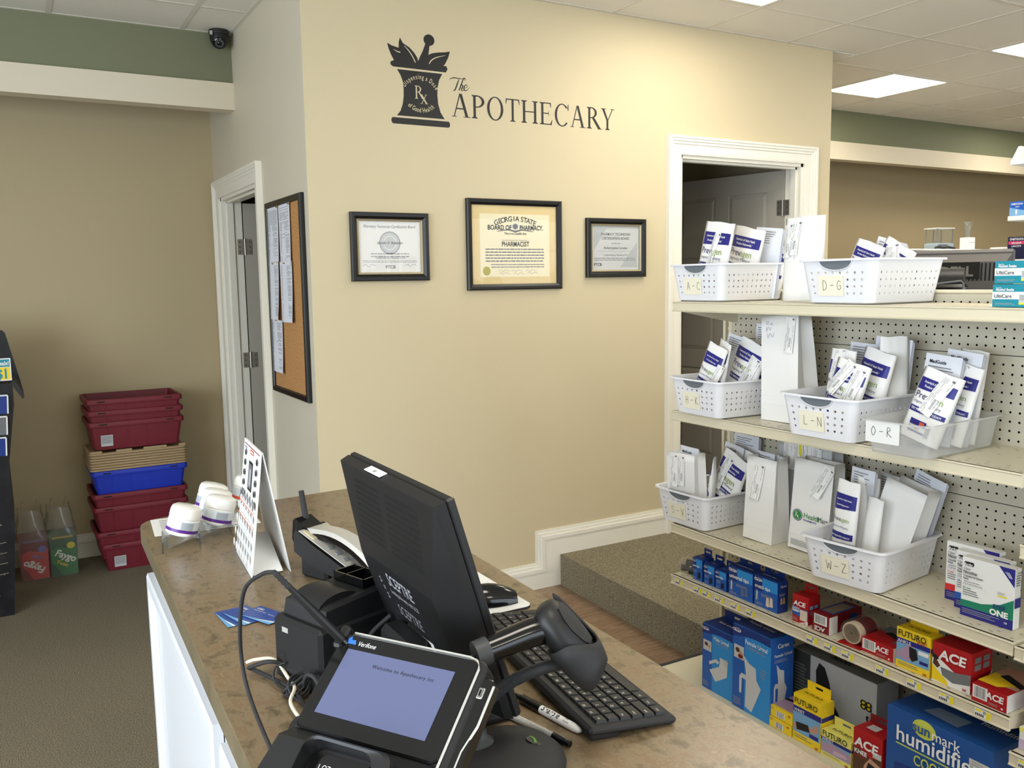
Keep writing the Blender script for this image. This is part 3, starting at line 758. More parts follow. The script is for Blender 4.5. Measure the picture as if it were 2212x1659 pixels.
# --- acrylic steps with cream jars
def bent_sheet(mb, prof, w, t=.003, mi=0):
    """profile (y,z) polyline extruded along x by w, with thickness"""
    n = len(prof); L = []
    for i in range(n):
        a = Vector(prof[max(i-1, 0)]); b = Vector(prof[min(i+1, n-1)]); d = (b-a).normalized(); L.append((Vector(prof[i])+Vector((-d.y, d.x))*t))
    pts = [tuple(p) for p in prof]+[tuple(p) for p in L[::-1]]
    for i in range(n-1):
        q = [prof[i], prof[i+1], tuple(L[i+1]), tuple(L[i])]
        mb.prism(q, lambda a, b, d: (d, a, b), 0, w, mi)
def stand(label, loc, rotz, w, prof):
    t = thing('acrylic_stand', label, 'display stand', loc, rotz, 'clear acrylic display stands')
    m = MB(); bent_sheet(m, prof, w); m.build('sheet', ACRYL, t)
    m = MB()
    for x in (0, w-.0012): bent_sheet(m, prof, .0012, .0031)
    for o in m.v: pass
    m.build('polished_edge', ACRYLE, t)
    return t
# local y runs away from the customer (world +x)
SPROF = [(0, 0), (0, .026), (.008, .010), (.066, .030), (.080, .027), (.080, 0)]
JAR = mat('jar_white', (244, 243, 240), .25, coat=.3); JARL = mat('jar_label', (222, 232, 240), .35); JPURP = mat('jar_purple', (92, 40, 140), .35); JOR = mat('jar_orange', (232, 96, 66), .35)
stand('short clear acrylic stand holding a single white jar at the worktop corner', (-.845, -1.475, CZ), rad(-98), .105, SPROF)
stand('long clear acrylic stand behind the tent calendar with three white jars', (-.752, -1.280, CZ), rad(-95), .240, SPROF)
stand('far clear acrylic stand holding the orange labelled jar', (-.648, -1.245, CZ), rad(-97), .10, SPROF)
def jar(label, loc, tilt, band, spin=0):
    t = thing('cream_jar', label, 'jar', M=Matrix.Translation(loc) @ Matrix.Rotation(rad(tilt), 4, 'Y') @ Matrix.Rotation(rad(spin), 4, 'Z'), group='cream jars on the acrylic stands')
    m = MB(); m.lathe([(0, 0), (.032, 0), (.0355, .003), (.0365, .008), (.0365, .038), (.034, .041)], 40); m.build('pot', JAR, t, 35)
    m = MB(); m.lathe([(.0368, .009), (.0368, .0165)], 40, mi=1); m.lathe([(.0367, .0165), (.0367, .037)], 40)
    o = m.build('wrap_label', [JARL, band], t, 35)
    m = MB()
    for k in range(9):     # block of fine print on the label
        for q in range(10):
            a0, a1 = rad(-128+q*4.6), rad(-128+q*4.6+3.6); z = .034-k*.0021
            m.poly([(.0372*math.cos(a), .0372*math.sin(a), zz) for a, zz in ((a0, z-.001), (a1, z-.001), (a1, z), (a0, z))])
    m.build('fine_print', INKG, t)
    m = MB(); m.lathe([(.034, .041), (.0368, .042), (.0368, .058), (.034, .066), (.027, .070), (0, .071)], 40); m.build('lid', JAR, t, 35)
    return t
jar('white jar with purple band standing alone on the short acrylic stand', (-.812, -1.525, CZ+.0265), 17, JPURP, 20)
jar('white jar with purple band, nearest of the three in a row', (-.722, -1.476, CZ+.0265), 17, JPURP, 20)
jar('white jar with purple band, middle of the three in a row', (-.716, -1.401, CZ+.0265), 17, JPURP, -20)
jar('white jar with purple band, farthest of the three in a row', (-.710, -1.326, CZ+.0265), 17, JPURP, -60)
jar('white jar with orange label half hidden by the tent calendar', (-.612, -1.292, CZ+.0265), 17, JOR, 0)
t = thing('printed_sheet', 'printed white sheet lying flat under the acrylic stands', 'paper', M=Matrix.Translation((-.845, -1.252, CZ+.0008)) @ Matrix.Rotation(rad(-4), 4, 'Z'))
MB().box(0, .255, -.17, 0, 0, .0006).build('page', PAPER, t)
m = MB()
for k in range(9): m.poly([(.02, -.018-k*.017, .0009), (.235-.06*rnd.random(), -.018-k*.017, .0009), (.2, -.024-k*.017, .0009), (.02, -.024-k*.017, .0009)])
m.build('printed_text', INKL, t)

# --- tent calendar
B, B2, TL = Vector((-.713, -1.656, CZ)), Vector((-.728, -1.864, CZ)), Vector((-.681, -1.658, 1.216))
ex = (B2-B).normalized(); ez = (TL-B); ez = (ez-ex*ez.dot(ex)).normalized(); ey = ez.cross(ex)
Mc = Matrix(((ex.x, ey.x, ez.x, B.x), (ex.y, ey.y, ez.y, B.y), (ex.z, ey.z, ez.z, B.z+.001), (0, 0, 0, 1)))
t = thing('tent_calendar', 'white tent-fold calendar card with rows of small product pictures', 'calendar', M=Mc)
CALW, CALH = .209, .266
MB().box(0, CALW, 0, .002, 0, CALH).build('front_panel', CWHITE, t)
iM = Mc.inverted()
bl, br = iM @ Vector((-.640, -1.650, CZ+.0012)), iM @ Vector((-.646, -1.862, CZ+.0012))
m = MB(); tl, tr = Vector((0, .002, CALH)), Vector((CALW, .002, CALH)); off = Vector((0, .002, 0))
m.rings([[tuple(tl), tuple(tr), tuple(tr+off), tuple(tl+off)], [tuple(bl), tuple(br), tuple(br+off), tuple(bl+off)]]); m.build('back_panel', CWHITE, t)
m = MB(); f0 = iM @ Vector((-.712, -1.800, CZ+.002)); f1 = iM @ Vector((-.722, -1.862, CZ+.002))
a = iM @ Vector((-.724, -1.855, CZ+.003)); b = iM @ Vector((-.712, -1.72, CZ+.055)); c = iM @ Vector((-.655, -1.72, CZ+.055)); d = iM @ Vector((-.660, -1.855, CZ+.003))
m.raw([tuple(p) for p in (a, d, c, b)]+[tuple(p+Vector((0, 0, .0015))) for p in (a, d, c, b)], [(0, 1, 2, 3), (7, 6, 5, 4), (0, 4, 5, 1), (2, 6, 7, 3), (1, 5, 6, 2), (0, 3, 7, 4)])
m.build('locking_flap', PAPER, t)
p = Print(CALW, 1, CALH)
p.r(.05, .95, .965, .972, REDD); p.r(.08, .2, .93, .95, INKL); p.r(.42, .62, .92, .955, ORANGE); p.r(.44, .6, .93, .945, CWHITE); p.r(.40, .62, .62, .86, INK); p.r(.43, .59, .64, .84, INKG); p.r(.45, .57, .66, .80, INKL)
for k in range(5):
    for u in (.17, .84): p.ell(u, .90-k*.085, .055, .028, INKG, 12); p.ell(u, .895-k*.085, .035, .018, INK, 10)
for k in range(6): p.ell(.1+k*.16, .555, .05, .034, INKL, 12); p.ell(.1+k*.16, .545, .035, .022, INKG, 10)
p.r(.05, .95, .492, .500, ORANGE); p.r(.05, .95, .375, .383, ORANGE); p.r(.03, .97, .262, .266, INKG); p.r(.03, .97, .165, .169, INKG)
for rr, v in enumerate((.44, .33, .215, .115)):
    for k in range(6): p.ell(.1+k*.155, v, .045, .034, CERTG, 12); p.ell(.085+k*.155, v+.004, .036, .028, CWHITE, 12)
p.lines(.06, .94, .055, .02, 2, INKG)
p.build(t, 'calendar_print')

# --- desk phone
D = Vector((-.40, .917, 0)).normalized(); Rg = Vector((.917, .40, 0)).normalized()
Mp = Matrix(((Rg.x, D.x, 0, -.512), (Rg.y, D.y, 0, -1.955), (0, 0, 1, CZ), (0, 0, 0, 1)))
t = thing('desk_phone', 'black desk phone with a silver-backed handset and stub antenna', 'telephone', M=Mp)
m = MB(); L0, L1 = -.105, .105
sec = [(L0, .012, .024), (-.03, .018, .045), (.06, .035, .078), (L1, .055, .100)]
R = [[(-.100, y, a), (-.010, y, a), (-.010, y, b-.006), (-.016, y, b), (-.094, y, b), (-.100, y, b-.006)] for y, a, b in sec]
m.rings(R); m.cbox(-.09, -.02, .02, .10, .0, .05, .006); m.cbox(-.09, -.02, -.10, -.03, 0, .02, .004); m.build('base', BLACK, t, 40)
sl = math.atan2(.100-.024, L1-L0)
Mf = Matrix.Translation((0, L0, .0245)) @ Matrix.Rotation(sl, 4, 'X')
m = MB(); m.cbox(-.094, -.016, .015, .215, 0, .002, .001); m.xform(Mf); m.build('face_plate', SILVER, t)
m = MB(); m.cbox(-.088, -.022, .172, .208, .001, .004, .001); m.xform(Mf); m.build('display', mat('lcd_beige', (190, 180, 150), .3), t)
kb = MB().cbox(-.006, .006, -.0045, .0045, 0, .003, .001).mesh('phone_key', GREYM)
for i in range(3):
    for j in range(5):
        o = inst('phone_key', kb, t); o.matrix_local = Mf @ Matrix.Translation((-.078+i*.022, .035+j*.024, .002))
m = MB(); hs = []
for k in range(13):
    s = -1+2*k/12; y = s*.102; zc = .046+.026*(1-s*s)+.034*(s+1)/2*1.1; w = .021+.004*abs(s)**3; th = .011+.007*max(0, abs(s)-.6)/.4
    hs.append((y, zc, w, th))
xh = -.056
m.rings([[(xh-w, y, z-th), (xh+w, y, z-th), (xh+w, y, z+th*.2), (xh-w, y, z+th*.2)] for y, z, w, th in hs]); m.build('handset_underside', BLACKG, t, 40)
m = MB(); m.rings([[(xh-w-.001, y, z+th*.2), (xh+w+.001, y, z+th*.2), (xh+w*.8, y, z+th*.9), (xh-w*.8, y, z+th*.9)] for y, z, w, th in hs]); m.build('handset_shell', SILVER, t, 40)
m = MB(); m.rings([[(xh-.026, y, z0), (xh+.026, y, z0), (xh+.022, y, z1), (xh-.022, y, z1)] for y, z0, z1 in ((.06, .05, .086), (.125, .06, .118), (.132, .075, .112))]); m.build('cradle', BLACKG, t, 40)
m = MB(); m.tube([(-.05, .118, .085), (-.052, .124, .13), (-.054, .13, .172)], [.0085, .0065, .006], 10); m.build('antenna', BLACKM, t, 50)

# --- receipt printer
O = Vector((-.808, -2.352, CZ)); ex = Vector((.327, -.945, 0)).normalized(); ey = Vector((.945, .327, 0)).normalized()
t = thing('receipt_printer', 'black receipt printer with curved paper lid beside the monitor', 'printer', M=Matrix(((ex.x, ey.x, 0, O.x), (ex.y, ey.y, 0, O.y), (0, 0, 1, CZ), (0, 0, 0, 1))))
w, dp = .120, .150
m = MB(); m.cbox(0, w, 0, dp, .002, .104, .006); m.build('lower_case', BLACK, t, 30)
m = MB(); m.rings([[(.010, .014, .104), (w-.004, .014, .104), (w-.004, dp-.004, .104), (.010, dp-.004, .104)], [(.012, .018, .128), (w-.006, .018, .128), (w-.006, dp-.006, .136), (.012, dp-.006, .136)], [(.018, .026, .132), (w-.012, .026, .132), (w-.012, dp-.01, .140), (.018, dp-.01, .140)]]); m.build('upper_case', BLACK, t, 30)
m = MB(); n = 12; R = []
for k in range(n+1):
    a = PI*k/n; R.append([(x, .056-.042*math.cos(a), .122+.022*math.sin(a)) for x in (.026, w-.022)])
m.rings(R, 0, False, False, False); v0 = len(m.v)
for x in (.026, w-.022): m.poly([(x, .056-.042*math.cos(PI*k/n), .122+.022*math.sin(PI*k/n)) for k in range(n+1)])
m.build('paper_lid', BLACK, t, 40)
m = MB(); x0, x1, y0, y1, z0, z1 = .026, w-.020, .100, .143, .138, .152
m.box(x0, x1, y0, y1, z0, z0+.002)
for a, b, c, d in ((x0, x1, y0, y0+.003), (x0, x1, y1-.003, y1), (x0, x0+.003, y0, y1), (x1-.003, x1, y0, y1), (x0+.028, x0+.030, y0, y1)): m.box(a, b, c, d, z0, z1)
m.build('clip_tray', BLACKG, t)
MB().box(.025, .040, -.0006, 0, .082, .090).build('badge', SILVER, t)
m = MB(); m.cbox(.012, .030, -.0008, .001, .012, .050, .004); m.cbox(.075, .095, -.0008, .001, .0, .040, .004); m.build('cable_port', DARK, t)

def cable(name, label, pts, r, m_, k=6, n=8, parent=None):
    mb = MB(); mb.tube(smooth_path(pts, k), r, n)
    if parent is not None: mb.xform(parent.matrix_world.inverted()); return mb.build(name, m_, parent, 60)
    return tag(mb.build(name, m_, None, 60), label, 'cable')
CORDW = mat('cord_white', (226, 218, 196), .5)
cable('power_cable', 'cream cable looping over the black cords behind the receipt printer', [(-.838, -2.295, CZ+.010), (-.828, -2.320, CZ+.022), (-.806, -2.345, CZ+.026), (-.800, -2.395, CZ+.016), (-.802, -2.44, CZ+.018), (-.818, -2.475, CZ+.012), (-.815, -2.54, CZ+.006)], .0028, CORDW)
for k, (lb, pts) in enumerate((('thick black cord leaving the printer and curling round the cable bundle', [(-.803, -2.372, CZ+.030), (-.822, -2.365, CZ+.034), (-.842, -2.335, CZ+.018), (-.835, -2.318, CZ+.007), (-.818, -2.36, CZ+.006), (-.80, -2.43, CZ+.008), (-.80, -2.50, CZ+.005)]),
                              ('thin black cord dropping from the printer port beside the cream cable', [(-.800, -2.385, CZ+.035), (-.815, -2.380, CZ+.028), (-.818, -2.388, CZ+.010), (-.808, -2.43, CZ+.005), (-.79, -2.50, CZ+.004)]),
                              ('black cord arching out of the bundle towards the payment terminal', [(-.79, -2.435, CZ+.010), (-.786, -2.455, CZ+.040), (-.778, -2.480, CZ+.034), (-.782, -2.52, CZ+.006)]))):
    cable('power_cable', lb, pts, (.0034, .0018, .0034)[k], BLACKM)
m = MB()
for k in range(5): m.tube([(-.795+.016*math.cos(a)*(1+.08*k), -2.438+.012*math.sin(a)+.003*k, CZ+.018+.014*math.sin(a+.6*k)) for a in [q*2*PI/14 for q in range(15)]], .0018, 6)
tag(m.build('cable_bundle', BLACKM, None, 60), 'coiled knot of black cable tied between printer and terminal', 'cable')

# --- monitor seen from the back
sl = math.atan2(.092, .307); MW, MH = .352, .3205
Mm = Matrix.Translation((-.580, -2.3765, .993)) @ Matrix.Rotation(-PI/2, 4, 'Z') @ Matrix.Rotation(sl, 4, 'X')
t = thing('computer_monitor', 'black flat monitor seen from behind, tilted back on the worktop', 'monitor', M=Mm)
m = MB(); m.cbox(0, MW, -.012, 0, 0, MH, .003); m.build('bezel', BLACK, t)
MB().box(.018, MW-.018, -.001, .0008, .02, MH-.018).build('screen', BLACKG, t)
m = MB(); X = lambda i, y, z: (i, y, z)
o_ = [(0, 0), (MW, 0), (MW, MH), (0, MH)]
ring0 = [(.001, -.013, .001), (MW-.001, -.013, .001), (MW-.001, -.013, .175), (MW-.001, -.013, MH-.001), (.001, -.013, MH-.001), (.001, -.013, .175)]
ring1 = [(.004, -.024, .006), (MW-.004, -.024, .006), (MW-.004, -.026, .175), (MW-.004, -.0285, MH-.003), (.004, -.0285, MH-.003), (.004, -.026, .175)]
ring2 = [(.040, -.046, .022), (MW-.040, -.046, .022), (MW-.046, -.054, .185), (MW-.006, -.0295, MH-.005), (.006, -.0295, MH-.005), (.046, -.054, .185)]
m.rings([ring0, ring1, ring2], 0, True, False); n0 = len(m.v); m.poly([ring2[0], ring2[1], ring2[2], ring2[5]]); m.poly([ring2[5], ring2[2], ring2[3], ring2[4]])
m.build('back_shell', BLACK, t)
# the two back faces as planes for vents and print
def plane_M(p0, px, py):
    ex = (Vector(px)-Vector(p0)).normalized(); up = (Vector(py)-Vector(p0)); up = (up-ex*up.dot(ex)).normalized(); n = ex.cross(up)
    return Matrix(((ex.x, up.x, n.x, p0[0]), (ex.y, up.y, n.y, p0[1]), (ex.z, up.z, n.z, p0[2]), (0, 0, 0, 1)))
MU = plane_M((MW/2, -.054, .185), (MW, -.054, .185), (MW/2, -.0295, MH-.005)); ML = plane_M((MW/2, -.046, .022), (MW, -.046, .022), (MW/2, -.054, .185))
m = MB(); hu = .138
for r in range(10):
    z = .030+r*.0092
    for c in range(46):
        if 20 <= c <= 23: continue
        x = -.115+c*.0050; m.poly([tuple(MU @ Vector((x+dx, z+dz+ (0), .0004))) for dx, dz in ((0, 0), (.0028, 0), (.0028, .0052), (0, .0052))])
o = m.build('vent_slots', DARK, t); o['kind'] = 'stuff'
T(t, 'SCEPTRE', ML @ Matrix.Translation((.0, .128, .0005)), .030, INKL, .01, 'CENTER', .8); T(t, 'Leading the way with LCD', ML @ Matrix.Translation((0, .113, .0005)), .0105, INKL, 0, 'CENTER', .9)
T(t, 'SCEPTRE', ML @ Matrix.Translation((-.003, .078, .0005)), .026, INKG, .01, 'CENTER', .85); T(t, '75 X 75', ML @ Matrix.Translation((-.082, .112, .0005)) @ Matrix.Rotation(rad(-70), 4, 'Z'), .012, INKL, 0); T(t, 'CE', ML @ Matrix.Translation((.06, .016, .0005)), .014, INKL)
m = MB(); q = lambda x, z, e=.0005: tuple(ML @ Vector((x, z, e)))
m.poly([q(.0, .046), (q(.058, .046)), q(.058, .066), q(.0, .066)]); m.poly([q(.012, .050, .0008), q(.046, .050, .0008), q(.046, .062, .0008), q(.012, .062, .0008)], 1)
for k in range(9): m.poly([q(-.055, .060-k*.006), q(-.015, .060-k*.006), q(-.015, .0575-k*.006), q(-.055, .0575-k*.006)], 2)
m.build('rating_label', [CWHITE, INKG, GREYD], t)
m = MB(); zt = MH+.0003; m.box(.105, .165, -.0265, -.014, MH-.001, zt); m.build('asset_sticker', CWHITE, t)
T(t, 'S02', Matrix.Translation((.135, -.0235, zt+.0004)), .007, INK)
# stand (level, so placed in world terms under the tilted panel)
iMm = Mm.inverted(); s_ = MB()
s_.cbox(-.735, -.555, -2.665, -2.435, CZ, CZ+.016, .006); s_.cbox(-.690, -.650, -2.60, -2.50, CZ+.015, CZ+.115, .008); s_.cbox(-.660, -.590, -2.585, -2.515, CZ+.07, CZ+.115, .008)
s_.xform(iMm); s_.build('foot', BLACK, t)
cable('video_cable', 'black video cable plugged under the back of the monitor', [(-.655, -2.46, CZ+.105), (-.690, -2.455, CZ+.075), (-.700, -2.47, CZ+.035), (-.690, -2.52, CZ+.012)], .004, BLACKM, 6, 8, t)

# --- keyboard
A0 = Vector((-.507, -2.778, CZ)); ex = Vector((.048, .410, 0)).normalized()       # along its length, away from the camera
ey = Vector((-ex.y, ex.x, 0))                                                      # from the typist to the rear edge
KW, KD = .442, .136; org = A0 - ey*KD
tiltk = math.asin(.012/KD)
Mk = Matrix(((ex.x, ey.x, 0, org.x), (ex.y, ey.y, 0, org.y), (0, 0, 1, CZ-.001), (0, 0, 0, 1))) @ Matrix.Rotation(tiltk, 4, 'X')
t = thing('keyboard', 'full-size black keyboard lying under the scanner stand', 'keyboard', M=Mk)
m = MB(); m.cbox(0, KW, 0, KD, .002, .013, .004); m.build('case', BLACKM, t)
m = MB(); m.cbox(.006, KW-.006, KD-.05, KD-.004, -.008, .003, .003); m.build('rear_skirt', BLACK, t)
KEYM = bump(mat('key_black', (30, 30, 31), .5), 900, .05, .0003); kcache = {}
def key(x, y, w, h=.0165, leg=None):
    k = (round(w, 4), round(h, 4))
    if k not in kcache:
        q = MB(); q.rings([[(-w/2, -h/2, 0), (w/2, -h/2, 0), (w/2, h/2, 0), (-w/2, h/2, 0)], [(-w/2+.0012, -h/2+.001, .004), (w/2-.0012, -h/2+.001, .004), (w/2-.0012, h/2-.001, .004), (-w/2+.0012, h/2-.001, .004)]]); kcache[k] = q.mesh('key', KEYM)
    inst('key', kcache[k], t, (x, y, .013))
    if leg: T(t, leg, TP(x-w/2+.004, y+h*.02, .0174), .0062 if len(leg) < 3 else .0042, WINK, 0, 'LEFT')
U = .0187; gy = .012; gx = .010
rows = [[('Ctrl', 1.25), ('Win', 1.25), ('Alt', 1.25), (None, 6.25), ('Alt', 1.25), ('Fn', 1.25), ('=', 1.25), ('Ctrl', 1.25)],
        [('Shift', 2.25)]+[(c, 1) for c in 'ZXCVBNM,./']+[('Shift', 2.75)],
        [('Caps', 1.75)]+[(c, 1) for c in "ASDFGHJKL;'"]+[('Enter', 2.25)],
        [('Tab', 1.5)]+[(c, 1) for c in 'QWERTYUIOP[]']+[('\\', 1.5)],
        [('`', 1)]+[(c, 1) for c in '1234567890-=']+[('Bksp', 2)],
        [('Esc', 1)]+[('F%d' % k, 1.12) for k in range(1, 13)]+[('Prt', .56)]]
for r, row in enumerate(rows):
    x = gx
    for leg, w in row: key(x+w*U/2, gy+r*U+.008, w*U-.0022, .0165, leg); x += w*U
for r in range(6):
    for c in range(3):
        if r in (2,) or (r == 1 and c != 1): continue
        key(gx+15.3*U+c*U+U/2, gy+r*U+.008, U-.0022, .0165, {0: '<v>', 1: ' ^ '}.get(r, '   ')[c].strip() or None)
for r in range(6):
    for c in range(4):
        if c == 3 and r in (0, 2): continue
        tall = c == 3 and r in (1, 3)
        key(gx+18.6*U+c*U+U/2, gy+r*U+.008-(U/2 if tall else 0), U-.0022, .0165+(U if tall else 0), ('0 . ', '123', '456', '789+', 'N/*-', '    ')[r][c:c+1].strip() or None)

# --- mouse and pad
t = thing('mouse_pad', 'white mouse pad behind the monitor with rounded corners', 'mouse pad', (-.43, -2.198, CZ+.0005), rad(0))
def rrect(w, d, r, n=5):
    P = []
    for cx, cy, a0 in ((w/2-r, d/2-r, 0), (-w/2+r, d/2-r, 90), (-w/2+r, -d/2+r, 180), (w/2-r, -d/2+r, 270)):
        for k in range(n+1): a = rad(a0+90*k/n); P.append((cx+r*math.cos(a), cy+r*math.sin(a)))
    return P
m = MB(); m.prism(rrect(.235, .236, .016), lambda a, b, d: (a, b, d), 0, .004); m.build('rubber_base', BLACKM, t)
m = MB(); m.prism(rrect(.234, .235, .016), lambda a, b, d: (a, b, d), .0039, .0046); m.build('top_sheet', CWHITE, t)
p = MB(); p.poly([(.085, -.055, .0049), (.105, -.06, .0049), (.108, -.045, .0049), (.09, -.043, .0049)]); p.build('green_print', mat('pad_green', (196, 214, 180), .6), t)
t = thing('computer_mouse', 'glossy black mouse on the white mouse pad', 'mouse', (-.378, -2.262, CZ+.0055), rad(75))
m = MB(); R = []
for k in range(9):
    s = k/8; y = -.052+.104*s; w = .029*math.sin(PI*(.12+.76*s))**.5; h = .034*math.sin(PI*(.10+.70*s))**.7+.004
    R.append([(w*math.cos(a), y, max(0, h*math.sin(a))) for a in [PI*q/10 for q in range(11)]])
m.rings(R, 0, True, True, True); m.build('shell', BLACKG, t, 60)
m = MB(); m.lathe([(.0, -.003), (.009, -.003), (.009, .003), (0, .003)], 16, (0, .028, .026), M=Matrix.Rotation(PI/2, 4, 'Y')); m.build('wheel', BLACKM, t, 40)

# --- marker and pen
def stick(name, label, cat, a, b, r):
    a, b = Vector(a), Vector(b); d = (b-a); L = d.length; q = d.to_track_quat('Y', 'Z').to_matrix().to_4x4()
    return thing(name, label, cat, M=Matrix.Translation(a) @ q), L
ALONGY = Matrix.Rotation(-PI/2, 4, 'X')
t, L = stick('marker_pen', 'white marker pen with black cap and logo lying by the keyboard', 'marker', (-.5245, -2.612, CZ+.0068), (-.5005, -2.748, CZ+.0062), .006)
m = MB(); m.lathe([(0, 0), (.0035, 0), (.0048, .012), (.0066, .016), (.0066, .058)], 20, M=ALONGY); m.build('cap', BLACKG, t, 40)
m = MB(); m.lathe([(.0060, .058), (.0060, .125), (.0045, .134), (.002, .138), (0, .138)], 20, M=ALONGY); m.build('barrel', WHITE, t, 40)
cyl = lambda r: (lambda q: np.c_[r*np.sin(q[:, 0]/r), q[:, 1], r*np.cos(q[:, 0]/r)])
T(t, 'Sharpie', Matrix.Translation((.0062, .062, 0)) @ Matrix.Rotation(PI/2, 4, 'Z'), .0125, INK, .02, 'LEFT', .95, .25, cyl(.00615)); T(t, 'FINE', Matrix.Translation((.001, .106, 0)) @ Matrix.Rotation(PI/2, 4, 'Z'), .004, INK, 0, 'LEFT', 1, 0, cyl(.00615)); T(t, 'POINT', Matrix.Translation((.006, .106, 0)) @ Matrix.Rotation(PI/2, 4, 'Z'), .004, INK, 0, 'LEFT', 1, 0, cyl(.00615))
t, L = stick('ballpoint_pen', 'silver promotional pen with black tip beside the scanner base', 'pen', (-.566, -2.634, CZ+.0056), (-.531, -2.768, CZ+.0056), .005)
m = MB(); m.lathe([(0, 0), (.005, .002), (.005, .095)], 18, M=ALONGY); m.build('barrel', SILVER, t, 40)
m = MB(); m.lathe([(.0048, .095), (.0048, .108)], 18, M=ALONGY); m.build('clear_ring', ACRYLE, t, 40)
m = MB(); m.lathe([(.0055, .108), (.0056, .128), (.0045, .130), (.0045, .138), (0, .1385)], 18, M=ALONGY); m.build('tip', BLACKG, t, 40)
T(t, 'FOR WHOM I CARE ON', Matrix.Translation((.005, .03, 0)) @ Matrix.Rotation(PI/2, 4, 'Z'), .0034, WINK, 0, 'LEFT', 1, 0, cyl(.0052)); T(t, 'METICULOUS PHARMACY', Matrix.Translation((.001, .02, 0)) @ Matrix.Rotation(PI/2, 4, 'Z'), .0034, WINK, 0, 'LEFT', 1, 0, cyl(.0052))

# --- business cards
CBLUE = mat('card_blue', (44, 74, 150), .3); CBL2 = mat('card_sky', (110, 176, 224), .3)
for k, (lb, x, y, a) in enumerate((('blue business card, leftmost of the three fanned on the worktop', -.806, -2.062, -86), ('blue business card, middle of the three fanned on the worktop', -.788, -2.066, -76), ('blue business card, topmost beside the receipt printer', -.758, -2.088, -66))):
    t = thing('business_card', lb, 'card', (x, y, CZ+.0006+.0011*k), rad(a), 'fanned business cards')
    MB().box(-.0445, .0445, -.0255, .0255, 0, .0005).build('card_stock', CBLUE, t)
    p = MB()
    p.poly([(-.0445, -.0255, .0007), (.0445, -.0255, .0007), (.0445, -.010, .0007), (.010, -.019, .0007)]); p.poly([(.0, -.0215, .00075), (.0445, -.016, .00075), (.0445, -.0125, .00075), (.02, -.017, .00075)], 1)
    p.build('light_streak', [CBL2, WINK], t)
    T(t, 'CARE', TP(-.038, .012, .0009), .0072, WINK, .02, 'LEFT'); T(t, 'PHARMACEUTICAL', TP(-.038, .005, .0009), .004, WINK, 0, 'LEFT'); T(t, 'Pharmacist', TP(.004, .004, .0009), .004, WINK, 0, 'LEFT')

# --- payment terminal
C0 = Vector((-.7875, -2.7705, 1.095)); ex = Vector((.082, -.127, 0)).normalized(); ey = Vector((.057, .034, .050)); ey = (ey-ex*ey.dot(ex)).normalized(); ez = ex.cross(ey)
Mt = Matrix(((ex.x, ey.x, ez.x, C0.x), (ex.y, ey.y, ez.y, C0.y), (ex.z, ey.z, ez.z, C0.z), (0, 0, 0, 1)))
t = thing('payment_terminal', 'black card payment terminal with lit blue screen on a tilted stand', 'card terminal', M=Mt)
def rslab(mb, x0, x1, y0, y1, z0, z1, r, mi=0, b=.002):
    P = [(a+(x0+x1)/2, c+(y0+y1)/2) for a, c in rrect(x1-x0, y1-y0, r)]; Q = [(a+(x0+x1)/2, c+(y0+y1)/2) for a, c in rrect(x1-x0-2*b, y1-y0-2*b, max(r-b, .0005))]
    mb.rings([[(a, c, z0) for a, c in P], [(a, c, z1-b) for a, c in P], [(a, c, z1) for a, c in Q]], mi)
m = MB(); rslab(m, -.096, .110, -.150, .064, -.030, -.004, .012); m.build('rear_case', BLACK, t, 30)
m = MB(); rslab(m, -.094, .100, -.062, .062, -.004, .0, .010); m.build('glass_face', BLACKG, t, 30)
SCRM = mat('terminal_screen', (60, 64, 84), .12, emit=lin((116, 126, 172)), es=.62)
MB().box(-.0756, .0756, -.0415, .0415, .0002, .0008).build('screen', SCRM, t)
T(t, 'Welcome to Apothecary Inc', Matrix.Translation((.012, .024, .0012)), .0064, INK, .004, 'CENTER', 1.0, 0, None, 1.15)
T(t, 'Verifone', Matrix.Translation((-.066, .0475, .0006)), .0085, WINK, 0, 'LEFT', .9, .2)
m = MB(); m.poly([(-.083, .048, .0006), (-.068, .048, .0006), (-.071, .054, .0006), (-.076, .053, .0006), (-.078, .058, .0006), (-.082, .055, .0006)]); m.build('logo', mat('logo_blue', (50, 110, 210), .4), t)
m = MB(); trim = [(.1005, -.15), (.1005, .052), (.094, .062), (.084, .0645), (-.080, .0645)]
for a, b in zip(trim[:-1], trim[1:]): m.tube([(a[0], a[1], -.003), (b[0], b[1], -.003)], .0016, 6)
for a, b in zip([(-.0945, .045), (-.0945, -.055)][:-1], [(-.0945, -.055)]): m.tube([(a[0]-.002, a[1], -.014), (b[0]-.002, b[1], -.014)], .0014, 6)
m.build('silver_trim', SILVER, t, 50)
m = MB(); rslab(m, .103, .124, -.15, .046, -.024, -.006, .006); m.build('card_slot', BLACKG, t, 30)
m = MB(); sp_ = [(.1245, .038), (.1245, -.010), (.118, -.040), (.118, -.150)]
for a, b in zip(sp_[:-1], sp_[1:]): m.tube([(a[0], a[1], -.007), (b[0], b[1], -.007)], .0016, 6)
m.build('slot_trim', SILVER, t, 50)
m = MB(); rslab(m, .108, .117, .020, .034, -.006, -.0045, .002); m.build('slot_mark', SILVER, t)
m = MB(); rslab(m, .1095, .1155, .0215, .0325, -.0045, -.0042, .0015); m.build('slot_mark_inner', BLACKG, t)
m = MB()   # lower deck that rises towards the key pad
m.rings([[(-.094, -.062, -.004), (.100, -.062, -.004), (.100, -.062, -.030), (-.094, -.062, -.030)], [(-.098, -.078, .010), (.102, -.078, .010), (.102, -.078, -.03), (-.098, -.078, -.03)], [(-.100, -.150, .014), (.104, -.150, .014), (.104, -.150, -.03), (-.100, -.150, -.03)]]); m.build('lower_deck', BLACK, t, 30)
m = MB(); R = []
